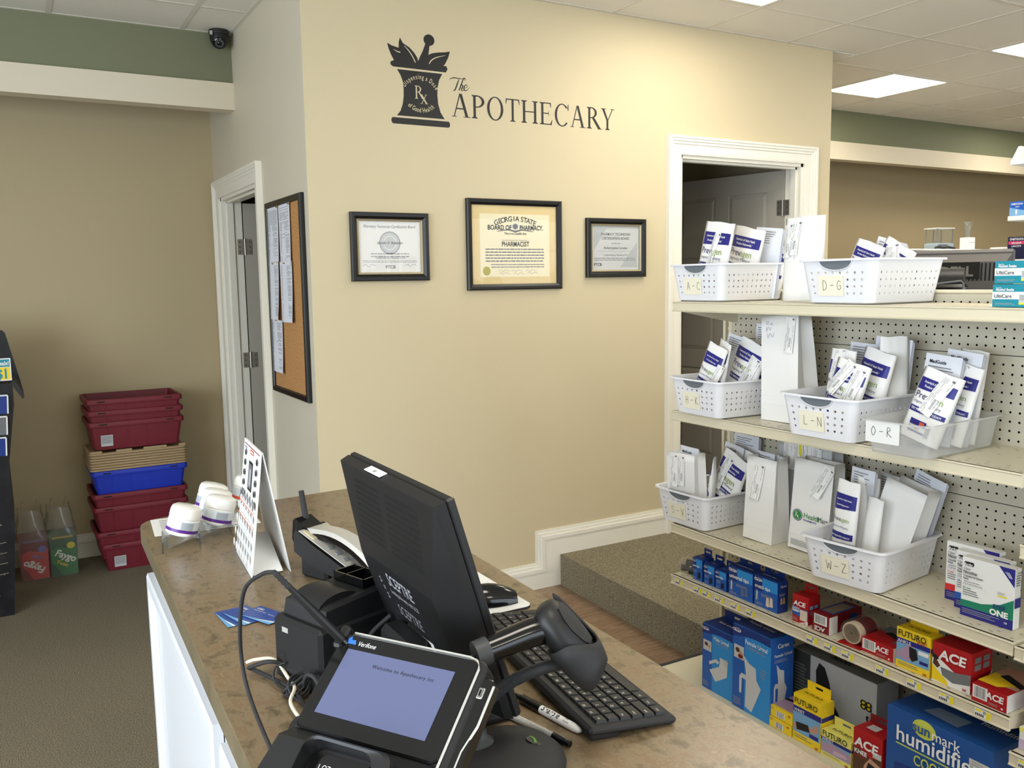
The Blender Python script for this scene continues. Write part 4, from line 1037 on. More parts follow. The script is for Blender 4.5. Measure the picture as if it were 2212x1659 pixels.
for s_, z in ((1.0, .0125), (.98, .030), (.90, .034)):
    R.append([(.012+a*s_, -.108+c*s_, z+(.002 if c > 0 else 0)) for a, c in rrect(.116, .068, .016)])
R.append([(.004+a, -.110+c, .034) for a, c in rrect(.092, .060, .018)]); R.append([(.004+a, -.110+c, .014) for a, c in rrect(.086, .055, .016)])
m.rings(R, 0, False, True); m.build('key_shield', BLACK, t, 40)
MB().box(-.036, .036, -.135, -.087, .0142, .016).build('key_pad', BLACKG, t)
for k, lb in enumerate(('1 QZ', '2 ABC')): T(t, lb, Matrix.Translation((-.016+.036*k, -.104, .0164)), .0075, WINK)
# stand
w_ = MB(); w_.lathe([(0, 0), (.070, 0), (.072, .004), (.070, .010), (.050, .016), (.030, .018), (0, .018)], 36, (-.775, -2.565, CZ)); w_.tube([(-.775, -2.60, CZ+.012), (-.775, -2.68, CZ+.05), (-.780, -2.745, CZ+.10)], [.030, .026, .026], 14); w_.xform(Mt.inverted()); w_.build('stand', BLACKM, t, 40)
m = MB(); m.cbox(-.100, -.086, .040, .070, -.020, .004, .003); m.build('stylus_holder', BLACK, t)
# tethered stylus standing in the holder
Sa, Sb = Vector((-.800, -2.676, 1.122)), Vector((-.861, -2.658, 1.200))
st_, L = stick('stylus_pen', 'black tethered stylus standing in the terminal holder', 'stylus', Sa, Sb, .005)
m = MB(); m.lathe([(0, -.012), (.003, -.01), (.0058, 0), (.0055, L*.55), (.0042, L*.85), (.0036, L)], 16, M=ALONGY); m.build('barrel', BLACK, st_, 50)
m = MB(); m.lathe([(.0036, L)]+[(.0040 if k % 2 else .0032, L+.003*k) for k in range(1, 9)]+[(.0024, L+.028)], 14, M=ALONGY); m.build('strain_relief', BLACKM, st_, 60)
MB().lathe([(.0066, .0), (.0066, .006)], 14, M=ALONGY).build('collar', BLACKG, st_, 50)
e_ = Sb+(Sb-Sa).normalized()*.026
cable('cord', 'black cord looping from the stylus down across the worktop', [tuple(e_), (-.885, -2.628, 1.212), (-.898, -2.590, 1.185), (-.903, -2.575, 1.14), (-.902, -2.565, 1.085), (-.900, -2.590, 1.045), (-.895, -2.66, 1.01), (-.888, -2.74, .985), (-.87, -2.80, .975)], .0026, BLACKM, 8, 8, st_)

# --- hand scanner on its gooseneck stand
BC = Vector((-.620, -2.760, CZ))
t = thing('scanner_stand', 'dark grey gooseneck scanner stand with round base and cup', 'stand', BC)
m = MB(); m.lathe([(0, 0), (.072, 0), (.074, .006), (.072, .012), (.060, .022), (.03, .026), (0, .0265)], 40); m.build('weighted_base', BLACKM, t, 40)
m = MB(); m.lathe([(.022, 0), (.014, .006), (.010, .012), (.0095, .02)], 20, (-.026, .030, .024)); m.build('neck_collar', GREYD, t, 50)
m = MB(); m.lathe([(0, 0), (.013, 0), (.0125, .0012), (0, .0014)], 20, (.038, -.004, .0235), M=Matrix.Rotation(rad(14), 4, 'Y')); m.build('badge', BLACKG, t)
m = MB(); ribbon(m, [(.034, -.012), (.037, -.002), (.036, .006)], [.003, .003, .002], lambda a, b: (a, b, .0262)); m.build('badge_print', mat('badge_green', (110, 170, 70), .5), t)
GOOSE = bump(mat('gooseneck', (52, 56, 62), .5), 300, .4, .001, 0, (1, 1, 1))
path = [(-.026, .030, .03), (-.026, .028, .050), (-.018, .020, .080), (.004, .004, .106), (.034, -.012, .122), (.066, -.022, .128), (.094, -.028, .128)]
sp = smooth_path(path, 8); m = MB(); m.tube(sp, [.0078+.0004*(k % 2) for k in range(len(sp))], 14); m.build('gooseneck', GOOSE, t, 60)
# cup that holds the scanner's nose
J, Tt = Vector((-.560, -2.780, 1.132)), Vector((-.516, -2.818, 1.058))
ax = (Tt-J).normalized(); side = ax.cross(Vector((0, 0, 1))).normalized(); upv = side.cross(ax).normalized()   # upv: top of the head
def headpt(s, a, w, h, o=(0, 0)): # point on a section at distance s along the head
    return J+ax*s+side*(w*math.cos(a)+o[0])+upv*(h*math.sin(a)+o[1])
iB = Matrix.Translation(BC).inverted(); m = MB(); R = []
for f, w, h in ((0, .0385, .0310), (.3, .0375, .0300), (.7, .0345, .0270), (1, .0310, .0235)):
    ring = []
    for k in range(40):
        a = 2*PI*k/40; da = math.atan2(math.sin(a-rad(160)), math.cos(a-rad(160)))
        s0 = .022+.026*max(0, math.sin(a))**2-.050*math.exp(-(da/.36)**2); s1 = .086-.010*max(0, math.sin(a))
        ring.append(tuple(iB @ headpt(s0+(s1-s0)*f, a, w, h)))
    R.append(ring)
m.rings(R, 0, False, False, True); o = m.build('cup', BLACKM, t, 50); solidify(o, .003, 1)
# the scanner itself
Hh = Vector((-.663, -2.769, 1.112))
t = thing('barcode_scanner', 'black hand-held barcode scanner resting in the gooseneck cup', 'scanner', tuple(J))
iJ = Matrix.Translation(J).inverted(); m = MB(); R = []
for s, w, h in ((-.028, .012, .008), (-.025, .022, .015), (-.012, .031, .021), (.010, .034, .024), (.034, .033, .024), (.052, .030, .022), (.062, .027, .019), (.066, .022, .015)):
    R.append([tuple(iJ @ headpt(s, a, w, h)) for a in [2*PI*k/20 for k in range(20)]])
m.rings(R); m.build('head', BLACK, t, 50)
m = MB(); R = []
for s, w, hh in ((-.016, .012, .0200), (-.004, .020, .0228), (.014, .022, .0246), (.034, .018, .0246), (.044, .010, .0236)):
    R.append([tuple(iJ @ headpt(s, 0, 0, 0, (q*w, hh*math.sqrt(1-(q*w/.034)**2)+.0006))) for q in (-1, -.5, 0, .5, 1)])
m.rings(R, 0, False, False, False); m.build('top_inlay', BLACKM, t, 60)
hp = [Hh, Hh.lerp(J, .3), Hh.lerp(J, .65), Hh.lerp(J, 1.0)+Vector((0, 0, -.004))]
m = MB(); m.tube([tuple(p-J) for p in smooth_path([tuple(p) for p in hp], 5)], [.0155+.0035*(k/15) for k in range(16)], 18); m.build('handle', BLACKG, t, 50)
m = MB(); d = (J-Hh).normalized(); m.tube([tuple(Hh-d*.006-J), tuple(Hh+d*.012-J)], [.0165, .017], 18); m.build('handle_cap', GREYD, t, 50)
m = MB(); m.tube([tuple(Hh+d*.085+Vector((.012, 0, -.02))-J), tuple(Hh+d*.092+Vector((.004, 0, -.026))-J)], [.008, .006], 10); m.build('trigger', BLACKM, t, 50)
cable('cord', 'black scanner cord running from the handle behind the monitor', [tuple(Hh-d*.004), tuple(Hh-d*.03+Vector((0, 0, -.006))), (-.70, -2.72, 1.06), (-.70, -2.66, .985), (-.68, -2.60, .972)], .0032, BLACKM, 6, 8, t)
# ================================================================ gondola shelving (runs along Y, front faces -X)
XF, XP = .854, 1.155            # shelf fronts, pegboard face
ZS = [1.483, 1.105, .702, .515]; ZD = .15
GY0, GY1 = -1.333, -2.553       # ends of the section in view
def perf(mb, us, vs, fn, hole, ru, rv, mi=0):
    """sheet over grid lines us, vs; cells where hole(i,j) get an octagonal hole"""
    oc = [(math.cos(rad(22.5+45*k)), math.sin(rad(22.5+45*k))) for k in range(8)]
    for i in range(len(us)-1):
        for j in range(len(vs)-1):
            u0, u1, v0, v1 = us[i], us[i+1], vs[j], vs[j+1]
            if not hole(i, j): mb.poly([fn(u0, v0), fn(u1, v0), fn(u1, v1), fn(u0, v1)], mi); continue
            cu, cv = (u0+u1)/2, (v0+v1)/2; sg = 1 if u1 > u0 else -1
            V = [fn(u1, v1), fn(u0, v1), fn(u0, v0), fn(u1, v0)]+[fn(cu+sg*ru*a, cv+rv*b) for a, b in oc]
            # corners: 0 NE 1 NW 2 SW 3 SE ; octagon 4..11 counter-clockwise from 22.5 deg
            mb.raw(V, [(0, 5, 4), (1, 7, 6), (2, 9, 8), (3, 11, 10), (0, 1, 6, 5), (1, 2, 8, 7), (2, 3, 10, 9), (3, 0, 4, 11)], mi)
gd = thing('gondola_shelving', 'almond metal gondola shelving with pegboard back and four shelves', 'shelving', (0, 0, 0))
for a, b in ((ZD, .55), (.55, .945), (.945, 1.345), (1.345, 1.508)):
    nv = int(round((b-a-.02)/.0254)); vs = [a+.001]+[a+.012+k*(b-a-.024)/nv for k in range(nv+1)]+[b-.001]
    for s0, s1 in ((-1.303, -2.523), (-2.571, -3.2)):
        nu = int((s0-s1-.02)/.0254); us = [s0]+[s0-.012-k*.0254 for k in range(nu+1)]+[s1]
        m = MB(); perf(m, us, vs, lambda u, v: (XP, u, v), lambda i, j: 0 < i < len(us)-2 and 0 < j < len(vs)-2, .0033, .0033)
        m.build('back_panel', PANEL, gd)
MB().box(XP+.044, XP+.048, -3.2, -1.27, ZD, 1.505).build('rear_skin', DARK, gd)  # coloured dark to stand in for the shade in the hollow behind the holes
for y in (-1.265, -2.523):
    m = MB(); m.box(XP-.002, XP+.05, y-.012, y, .02, 1.508); m.box(XP-.002, XP+.05, y-.044, y-.028, .02, 1.508); m.box(XP+.012, XP+.05, y-.030, y-.010, .02, 1.508)
    m.build('upright', STEEL, gd)
    m = MB()
    for k in range(56): m.box(XP+.0105, XP+.0118, y-.0265, y-.0135, .06+k*.0254, .06+k*.0254+.016)
    o = m.build('upright_slots', DARK, gd); o['kind'] = 'stuff'
MB().cbox(XP-.004, XP+.054, -3.2, -1.262, 1.508, 1.518, .003).build('top_rail', STEEL, gd)
def shelf(z, y0, y1, tags=()):
    m = MB(); L = y0-y1
    m.box(XF+.004, XP-.002, y1+.002, y0-.002, z-.004, z)                                     # deck sheet
    m.prism([(XF, z), (XF+.010, z), (XF+.010, z-.034), (XF, z-.034), (XF-.002, z-.031), (XF+.002, z-.028), (XF+.002, z-.006), (XF-.002, z-.003)], lambda a, b, d: (a, d, b), y1, y0)
    sh = m.build('shelf', STEEL, gd)
    for yy in (y0-.004, y1+.002):
        MB().prism([(XF+.006, z-.004), (XP-.002, z-.004), (XP-.002, z-.085), (XP-.06, z-.075), (XF+.006, z-.030)], lambda a, b, d: (a, d, b), yy, yy+.002).build('bracket', STEEL, sh)
    m = MB(); k = 0
    for r, x in enumerate((XF+.022, XF+.036, XF+.062, XP-.05, XP-.036, XP-.13)):
        y = y0-.03-.012*(r % 2)
        while y > y1+.02: m.poly([(x, y, z+.0003), (x+.0022, y, z+.0003), (x+.0022, y-.010, z+.0003), (x, y-.010, z+.0003)]); y -= .0508
    o = m.build('shelf_slots', DARK, sh); o['kind'] = 'stuff'
    for y in tags:
        t = MB(); w = .041; e = XF-.0008
        t.box(e-.0006, e, y-w/2, y+w/2, z-.0275, z-.0065, 0); t.box(e-.0009, e-.0006, y-w/2, y-w/2+.011, z-.026, z-.008, 1); t.box(e-.0009, e-.0006, y+.002, y+w/2-.002, z-.0135, z-.0085, 1)
        for q in range(5): t.box(e-.0009, e-.0006, y+.018-q*.0045, y+.0152-q*.0045, z-.025, z-.0185, 2)
        t.box(e-.0009, e-.0006, y-.008, y-.001, z-.0165, z-.0085, 3)
        t.build('price_tag', [CWHITE, YEL, INK, INKL], sh)
    return sh
TAGS = (-1.378, -1.475, -1.517, -1.579, -1.653, -1.721, -1.967, -2.032, -2.094, -2.207, -2.303, -2.394, -2.490)
for i, z in enumerate(ZS): shelf(z, GY0, GY1, TAGS if i == 3 else ())
for z in (.94, .695, .435, 1.40): shelf(z, GY1-.004, -3.2, (-2.60,))
m = MB(); m.box(.72, XP-.002, -3.2, -1.285, ZD-.004, ZD); m.box(.72, .724, -3.2, -1.285, .01, ZD); m.build('base_deck', STEEL, gd)
m = MB(); m.box(.722, XP+.05, -1.285, -1.272, .0, ZD+.003); m.build('base_end_trim', BLACKM, gd)
m = MB()
for r, x in enumerate((.755, .785)):
    y = -1.31
    while y > -2.5: m.lathe([(.0028, 0), (0, .0001)], 8, (x, y, ZD+.0003)); y -= .0254
o = m.build('deck_holes', DARK, gd); o['kind'] = 'stuff'

# ---------------------------------------------------------------- handwriting (stroke letters, unit height)
STROKES = {'A': [[(0, 0), (.28, 1), (.52, 0)], [(.12, .38), (.44, .38)]], 'C': [[(.5, .82), (.3, 1), (.08, .6), (.1, .2), (.35, .02), (.55, .15)]],
 'D': [[(.05, 0), (.05, 1), (.4, .8), (.5, .4), (.3, .05), (.0, .0)]], 'G': [[(.5, .85), (.25, .98), (.05, .5), (.2, .05), (.5, .2), (.5, .45), (.3, .45)]],
 'H': [[(.05, 0), (.08, 1)], [(.45, 0), (.42, 1)], [(.06, .5), (.44, .52)]], 'K': [[(.05, 0), (.08, 1)], [(.5, 1), (.08, .45), (.55, 0)]],
 'L': [[(.08, 1), (.05, 0), (.5, .02)]], 'N': [[(.02, 0), (.05, 1), (.48, 0), (.5, 1)]], 'O': [[(.25, 1), (.02, .5), (.25, 0), (.5, .5), (.25, 1)]],
 'R': [[(.05, 0), (.06, 1), (.42, .8), (.08, .5), (.55, 0)]], 'S': [[(.48, .88), (.2, .98), (.1, .7), (.42, .4), (.3, .03), (.02, .1)]], 'V': [[(0, 1), (.25, 0), (.52, 1)]],
 'W': [[(0, 1), (.15, 0), (.32, .7), (.5, 0), (.62, 1)]], 'Z': [[(.02, 1), (.5, 1), (.02, 0), (.62, .02)]], '-': [[(.05, .5), (.5, .52)]]}
SHARP = 'AHKLNVWZ-'
def handwrite(mb, s, x, z, h, fn, wd=.0018, mi=0):
    for c in s:
        for st in STROKES[c]:
            pts = [(x+a*h, z+b*h) for a, b in st]
            if c in SHARP:
                for a, b in zip(pts[:-1], pts[1:]): ribbon(mb, [a, b], [wd, wd], fn, 1, mi)
            else: ribbon(mb, pts, [wd]*len(pts), fn, 5, mi)
        x += .92*h

# ---------------------------------------------------------------- letter baskets
GRIP = mat('basket_grip', (112, 120, 126), .5)
SHELFROT = -PI/2
def basket_wall(w0, l0, w1, l1, h, r, cols_f, cols_s, rows, holes=True):
    """tapered tub, rounded corners; local x width, y depth, bottom front edge on y=0"""
    m = MB(); nc = 8; yc = l0/2
    segs = []                                                   # (kind, index) around the wall
    us = [0.0]; kinds = []
    def add(n, k):
        for q in range(n): us.append(us[-1]+1.0); kinds.append((k, q, n))
    for k, n in (('F', cols_f), ('c0', nc), ('S', cols_s), ('c1', nc), ('B', cols_f), ('c2', nc), ('S2', cols_s), ('c3', nc)): add(n, k)
    bounds = {}; acc = 0
    for k, n in (('F', cols_f), ('c0', nc), ('S', cols_s), ('c1', nc), ('B', cols_f), ('c2', nc), ('S2', cols_s), ('c3', nc)): bounds[k] = (acc, acc+n); acc += n
    def fn(u, v):
        t = v; W = (w0+(w1-w0)*t)/2; Lh = (l0+(l1-l0)*t)/2; z = v*h
        if v <= 0: W -= .012; Lh -= .012; z = 0
        for k, (a, b) in bounds.items():
            if a <= u <= b+1e-9:
                s = (u-a)/(b-a)
                if k == 'F': p = (-W+r+(2*W-2*r)*s, -Lh)
                elif k == 'S': p = (W, -Lh+r+(2*Lh-2*r)*s)
                elif k == 'B': p = (W-r-(2*W-2*r)*s, Lh)
                elif k == 'S2': p = (-W, Lh-r-(2*Lh-2*r)*s)
                else:
                    q = int(k[1]); cx, cy = ((W-r, -Lh+r), (W-r, Lh-r), (-W+r, Lh-r), (-W+r, -Lh+r))[q]; a_ = rad(-90+90*q+90*s); p = (cx+r*math.cos(a_), cy+r*math.sin(a_))
                return (p[0], p[1]+yc, z)
        return (0, 0, 0)
    v0, v1 = .16, .78; vs = [0, .035, .09, v0]+[v0+(v1-v0)*(q+1)/rows for q in range(rows)]+[.88, 1.0]; nb = 3
    def hole(i, j):
        k, q, n = kinds[i]
        return holes and nb <= j < nb+rows and k[0] in 'FSB'
    cw = (w0-2*r)/cols_f; chh = (v1-v0)/rows
    perf(m, us, vs, fn, hole, .0038/cw, .0038/h)
    # floor
    ring = [fn(u, 0) for u in us[:-1]]; m.poly(ring[::-1])
    # rolled rim
    top = [fn(u, 1.0) for u in us[:-1]]; c = (0, yc)
    def outw(p, d, dz):
        q = Vector((p[0]-c[0], p[1]-c[1])); 
        dx = d if p[0] > w1/2-r-.001 else -d if p[0] < -w1/2+r+.001 else 0; dy = d if p[1] > yc+l1/2-r-.001 else -d if p[1] < yc-l1/2+r+.001 else 0
        n = math.hypot(dx, dy) or 1; return (p[0]+dx*(d/n if n > d*1.2 else 1), p[1]+dy*(d/n if n > d*1.2 else 1), p[2]+dz)
    m.rings([top, [outw(p, .010, .001) for p in top], [outw(p, .011, -.004) for p in top]], 0, False, False)
    return m
bk_me = {}
def basket(label, text, x, y, z, yaw=0, size=(.214, .275, .250, .305, .122)):
    w0, l0, w1, l1, h = size
    t = thing('letter_basket', label, 'basket', M=Matrix.Translation((x, y, z+.0015)) @ Matrix.Rotation(SHELFROT+rad(yaw), 4, 'Z'), group='white lettered baskets on the gondola')
    if 'b' not in bk_me:
        o = basket_wall(w0, l0, w1, l1, h, .022, 8, 12, 4).build('tub', BASK, t); weld(o, 2e-5); bk_me['b'] = o.data
    else: o = inst('tub', bk_me['b'], t)
    solidify(o, .0022, 0)
    sl = (l1-l0)/2
    F = lambda a, b, e=.0022: (a, -sl*b/h-e, b)             # point on the sloping front
    for back in (0, 1):
        m = MB(); n = 14; pts = [(-.056, h+.0015)]+[(-.056*math.cos(PI*k/n), h-.030*math.sin(PI*k/n)**.85) for k in range(1, n)]+[(.056, h+.0015)]
        if back: q = [(a, l0+sl*b/h, b) for a, b in pts]; m.poly(q); m.build('rear_grip', GRIP, t)
        else:
            m.prism(pts, lambda a, b, d: F(a, b, d), -.004, .0026); m.build('grip', GRIP, t)
            m = MB(); m.tube([F(a, b, .003) for a, b in pts[:1]+pts[1:-1]+pts[-1:]], .0022, 6); m.build('grip_rim', BASK, t, 60)
    lw, lh = .086, .056; lx, lz = -.062, .022
    m = MB(); m.prism([(lx, lz), (lx+lw, lz), (lx+lw, lz+lh), (lx, lz+lh)], lambda a, b, d: F(a, b, d), .0030, .0036); lab = m.build('letter_card', CARD, t)
    m = MB(); handwrite(m, text, lx+.016, lz+.016, .026, lambda a, b: F(a, b, .0040), .0013); m.build('handwriting', INK, lab)
    return t
basket('white basket lettered A-C at the left end of the top shelf', 'A-C', .875, -1.440, ZS[0])
basket('white basket lettered D-G on the top shelf', 'D-G', .872, -2.012, ZS[0])
basket('white basket lettered H-K at the left end of the second shelf', 'H-K', .835, -1.482, ZS[1], -2)
basket('white basket lettered L-N in the middle of the second shelf', 'L-N', .822, -2.000, ZS[1], 2)
basket('white basket lettered S-V at the left end of the third shelf', 'S-V', .862, -1.385, ZS[2], 2)
basket('white basket lettered W-Z beside the patch boxes on the third shelf', 'W-Z', .838, -2.082, ZS[2], 7)
# clear bin
t = thing('clear_bin', 'clear plastic bin lettered O-R on the second shelf', 'bin', M=Matrix.Translation((.790, -2.275, ZS[1]+.0015)) @ Matrix.Rotation(SHELFROT+rad(4), 4, 'Z'))
o = basket_wall(.155, .310, .180, .330, .088, .016, 4, 8, 2, False).build('tub', CLEARBIN, t, 45); weld(o, 2e-5)
m = MB(); m.box(-.082, .012, -.0135, -.0125, .030, .085); lab = m.build('letter_card', CWHITE, t)
m = MB(); handwrite(m, 'O-R', -.066, .048, .024, lambda a, b: (a, -.0142, b), .0013); m.build('handwriting', INK, lab)

# ---------------------------------------------------------------- paper bags, leaflets, receipts
def receipt(parent, surf, cx, cz, w=.036, h=.105, rot=0, lift=.004, m_=None, e=.001):
    """stapled label strip following surf(x,z), lower end lifting off"""
    c, s = math.cos(rot), math.sin(rot); nu, nv = 3, 6; lay = rnd.random()*.001
    def P(u, v, d=0):
        a, b = (u-.5)*w, (v-.5)*h; X_, Z_ = cx+a*c-b*s, cz+a*s+b*c
        return (X_, surf(X_, Z_)-e-lay-d-lift*(1-v)**2-.002*math.sin(PI*u)*(1-v), Z_)
    m = MB()
    for i in range(nu):
        for j in range(nv): m.poly([P(u/nu, v/nv) for u, v in ((i, j), (i+1, j), (i+1, j+1), (i, j+1))])
    for col in (.10, .22, .32, .42, .82):
        v = .94
        while v > .12:
            l = .05+.22*rnd.random()
            if rnd.random() < .72: m.poly([P(u, q, .0005) for u, q in ((col, v), (col, v-l), (col+.032, v-l), (col+.032, v))], 1)
            v -= l+.03
    v = .42
    for k in range(11): m.poly([P(u, q, .0005) for u, q in ((.54, v), (.54, v-.016*(.4+rnd.random()*.5)), (.72, v-.012), (.72, v))], 2); v -= .024
    m.poly([P(u, q, .0005) for u, q in ((.70, .97), (.70, .92), (.92, .92), (.92, .97))], 2)
    o = m.build('receipt', [m_ or PAPER, INKL, INKG], parent); return o
SM = lambda x, y, z, yaw, lean, roll: Matrix.Translation((x, y, z)) @ Matrix.Rotation(SHELFROT+rad(yaw), 4, 'Z') @ Matrix.Rotation(rad(-lean), 4, 'X') @ Matrix.Rotation(rad(roll), 4, 'Y')
PGRP = 'filled prescription bags'
def pouch(label, x, y, z, w, h, t=.012, yaw=0, lean=8, roll=0, brand=True, rec=(), top=.02, seed=0):
    """flat paper bag with a little bulge; local x centred, z up, front towards -y"""
    o = thing('paper_bag', label, 'paper bag', M=SM(x, y, z+w/2*abs(math.sin(rad(roll))), yaw, lean, roll), group=PGRP)
    ph = seed*1.7
    def bul(a, b):
        u = min(1, abs(2*a/w)); v = b/h
        return t*max(0, 1-u**4)*(.35+.65*math.sin(PI*min(1, max(0, .12+.8*v))))*(1-.75*max(0, min(1, (v-.62)/.38))**2)+.0014*math.sin(23*a/w+ph)*math.sin(9*v+ph)*(1-u)
    surf = lambda a, b: -bul(a, b)
    m = MB(); nu, nv = 10, 10
    for side in (-1, 1):
        for i in range(nu):
            for j in range(nv):
                q = [(-w/2+w*(i+a)/nu, h*(j+b)/nv) for a, b in ((0, 0), (1, 0), (1, 1), (0, 1))]
                tz = lambda a, b: b+(.0012*math.sin(9*a/w+ph) if b > h*.99 else 0)
                P = [(a, side*bul(a, b), tz(a, b)) for a, b in q]; m.poly(P if side < 0 else P[::-1])
    weld(m.build('sack', PAPER, o, 70), 1e-5)
    if brand:
        p = MB(); L = [0]
        def band(u0, u1, v0, v1, mi, wave=0):
            n = 10; L[0] += 1; e = .0009+.0002*L[0]; wv = lambda u: wave*math.sin(PI*(u-.5))
            for k in range(n):
                a, b = u0+(u1-u0)*k/n, u0+(u1-u0)*(k+1)/n
                for q in range(3):
                    l0, l1 = q/3, (q+1)/3; vv = lambda u, l: (v0+wv(u))*(1-l)+v1*l
                    p.poly([((u-.5)*w, surf((u-.5)*w, vv(u, l)*h)-e, vv(u, l)*h) for u, l in ((a, l0), (b, l0), (b, l1), (a, l1))], mi)
        band(.06, .94, .70, .86, 0, .012); band(.06, .94, .375, .45, 0, .008); band(.22, .62, .20, .28, 0); band(.22, .62, .10, .125, 0); band(.46, .58, .215, .265, 1); band(.64, .74, .08, .26, 2)
        p.build('printed_panel', [NAVY, ORANGE, INKL], o)
        wr = lambda q: np.array([[a, surf(a, b)-.0032, b] for a, _, b in q])
        s = h/.25; X = lambda u: (u-.5)*w
        T(o, "America's #1 Brain Health", FR(0, .795*h), .0105*w/.14, WINK, .015, 'CENTER', .78, 0, wr); T(o, 'Product Nationwide.¹', FR(0, .735*h), .0105*w/.14, WINK, .015, 'CENTER', .78, 0, wr)
        T(o, 'Prev', FR(X(.10), .57*h), .030*w/.14, PURP, 0, 'LEFT', .95, 0, wr); T(o, 'agen', FR(X(.44), .57*h), .030*w/.14, LIME, 0, 'LEFT', .95, 0, wr); T(o, 'Improves Memory', FR(X(.12), .50*h), .0135*w/.14, PURP, 0, 'LEFT', .95, 0, wr)
        T(o, 'TRY PREVAGEN® TODAY!', FR(0, .398*h), .0105*w/.14, WINK, .02, 'CENTER', .85, .15, wr)
        T(o, 'Prevagen', FR(X(.24), .155*h), .011*w/.14, PURP, 0, 'LEFT', .9, 0, wr)
    for r in rec: receipt(o, surf, *r)
    return o
def tall_bag(label, x, y, z, w, d, h, yaw=0, lean=0, roll=0, dtop=None, rec=(), g=.35, mart=False, m_=None):
    """standing gusseted sack; front on local y=0"""
    o = thing('paper_bag', label, 'paper bag', M=SM(x, y, z+w/2*abs(math.sin(rad(roll))), yaw, lean, roll), group=PGRP); dt = d*.55 if dtop is None else dtop
    m = MB(); R = []
    for q in range(9):
        v = q/8; dd = d+(dt-d)*v**1.3; gg = g*d*min(1, v*2.2)*.5; jog = .0015*math.sin(7*v+x*40)
        ww = w/2
        R.append([(-ww, 0, v*h), (0, -.0025*math.sin(PI*v)+jog*.3, v*h), (ww, 0, v*h), (ww-gg, dd/2, v*h), (ww, dd, v*h+(.004 if q == 8 else 0)), (0, dd+jog, v*h), (-ww, dd, v*h), (-ww+gg, dd/2, v*h)])
    m.rings(R, 0, True, False); s = m.build('sack', m_ or PAPER, o, 25); solidify(s, .0006, 0)
    for k in (.16, .24):                                                # pressed fold lines near the base
        m = MB(); m.box(-w/2+.001, w/2-.001, -.0022, -.0008, k*h, k*h+.0008); m.build('fold', m_ or PAPER, o)
    for r in rec: receipt(o, lambda a, b: -.003, *r)
    if mart:
        p = MB(); n = 24; cx, cz, R0 = -w*.30, h*.38, w*.13
        for k, (rr, mi) in enumerate(((R0, 0), (R0*.88, 1), (R0*.82, 2))): p.poly([(cx+rr*math.cos(2*PI*q/n), -.0032-.0003*k, cz+rr*math.sin(2*PI*q/n)) for q in range(n)], mi)
        put_glyph(p, 'R', cx-R0*.42, cx+R0*.2, cz-R0*.3, cz+R0*.55, lambda a, b: (a, -.0044, b), 1); put_glyph(p, 'x', cx-R0*.05, cx+R0*.45, cz-R0*.6, cz-R0*.02, lambda a, b: (a, -.0044, b), 1)
        for k in range(4): p.poly([(a, -.0036, b) for a, b in ((-w*.42, .03-k*.005), (w*.30, .03-k*.005), (w*.30, .0285-k*.005), (-w*.42, .0285-k*.005))], 3)
        p.build('round_emblem', [NAVY, WINK, HMGREEN, INKG], o)
        T(o, 'Health', FR(-w*.14, h*.37, -.0036), w*.16, HMGREEN, .01, 'LEFT', .95); T(o, 'Mart', FR(w*.22, h*.37, -.0036), w*.16, GREYD, 0, 'LEFT', .85); T(o, 'PHARMACY', FR(-w*.14, h*.335, -.0036), w*.065, NAVY, .01, 'LEFT', 1)
    return o
def leaflet(label, x, y, z, w, h, yaw=0, lean=8, roll=0, head=None, fold=.006, m_=None, n=6):
    o = thing('folded_leaflet', label, 'leaflet', M=SM(x, y, z+w/2*abs(math.sin(rad(roll))), yaw, lean, roll), group='folded leaflets in the baskets')
    m = MB()
    for k, dy in enumerate((0, fold, fold*1.8)):
        cu = lambda u: .003*math.sin(PI*u)*(k+1)
        for i in range(6): m.poly([(-w/2+w*u/6, dy-cu(u/6), zz) for u, zz in ((i, 0), (i+1, 0), (i+1, h-.004*k), (i, h-.004*k))])
    weld(m.build('page', m_ or PAPERB, o, 60))
    p = MB(); s = lambda a: -.003*math.sin(PI*(a/w+.5))-.0006
    z0 = h-.012
    if head: T(o, head, FR(-w*.36, h-.024, -.004), .013, INK, .02, 'LEFT', .9); z0 = h-.032
    for k in range(n):
        a, b = -w*.4, -w*.4+w*(.35+.4*rnd.random()); zz = z0-k*.0075
        for q in range(4): p.poly([(u, s(u), v) for u, v in ((a+(b-a)*q/4, zz), (a+(b-a)*(q+1)/4, zz), (a+(b-a)*(q+1)/4, zz-.0022), (a+(b-a)*q/4, zz-.0022))])
    p.build('printed_text', INKG, o)
    return o
za, zb, zc = ZS[0]+.006, ZS[1]+.006, ZS[2]+.006
# top shelf
leaflet('white leaflet standing behind the two printed bags in basket A-C', 1.10, -1.500, za, .120, .232, 0, 3, 6)
pouch('printed bag with a long receipt standing first in basket A-C', .945, -1.405, za, .142, .252, .012, 0, 6, 8, True, ((.0, .155, .028, .125, rad(-6), .002),), seed=1)
pouch('wide printed bag without receipt leaning beside it in basket A-C', 1.055, -1.432, za, .152, .228, .014, -2, 4, 12, seed=2)
pouch('small crumpled bag at the right rear of basket A-C', 1.125, -1.508, za, .085, .172, .016, 6, 2, 18, True, ((-.02, .11, .03, .09, rad(-10)),), seed=3)
pouch('plain white bag with two receipts standing between baskets A-C and D-G', 1.000, -1.768, za-.004, .157, .258, .024, 0, 3, -1, False, ((-.052, .185, .036, .105, rad(4)), (-.022, .192, .040, .105, 0)), seed=4)
leaflet('folded leaflet poking out of basket D-G at the back', 1.06, -1.985, za, .10, .165, 0, 4, 16)
pouch('bag with a blue print corner poking out of basket D-G', 1.00, -1.955, za, .10, .158, .012, 0, 4, 20, True, (), seed=5)
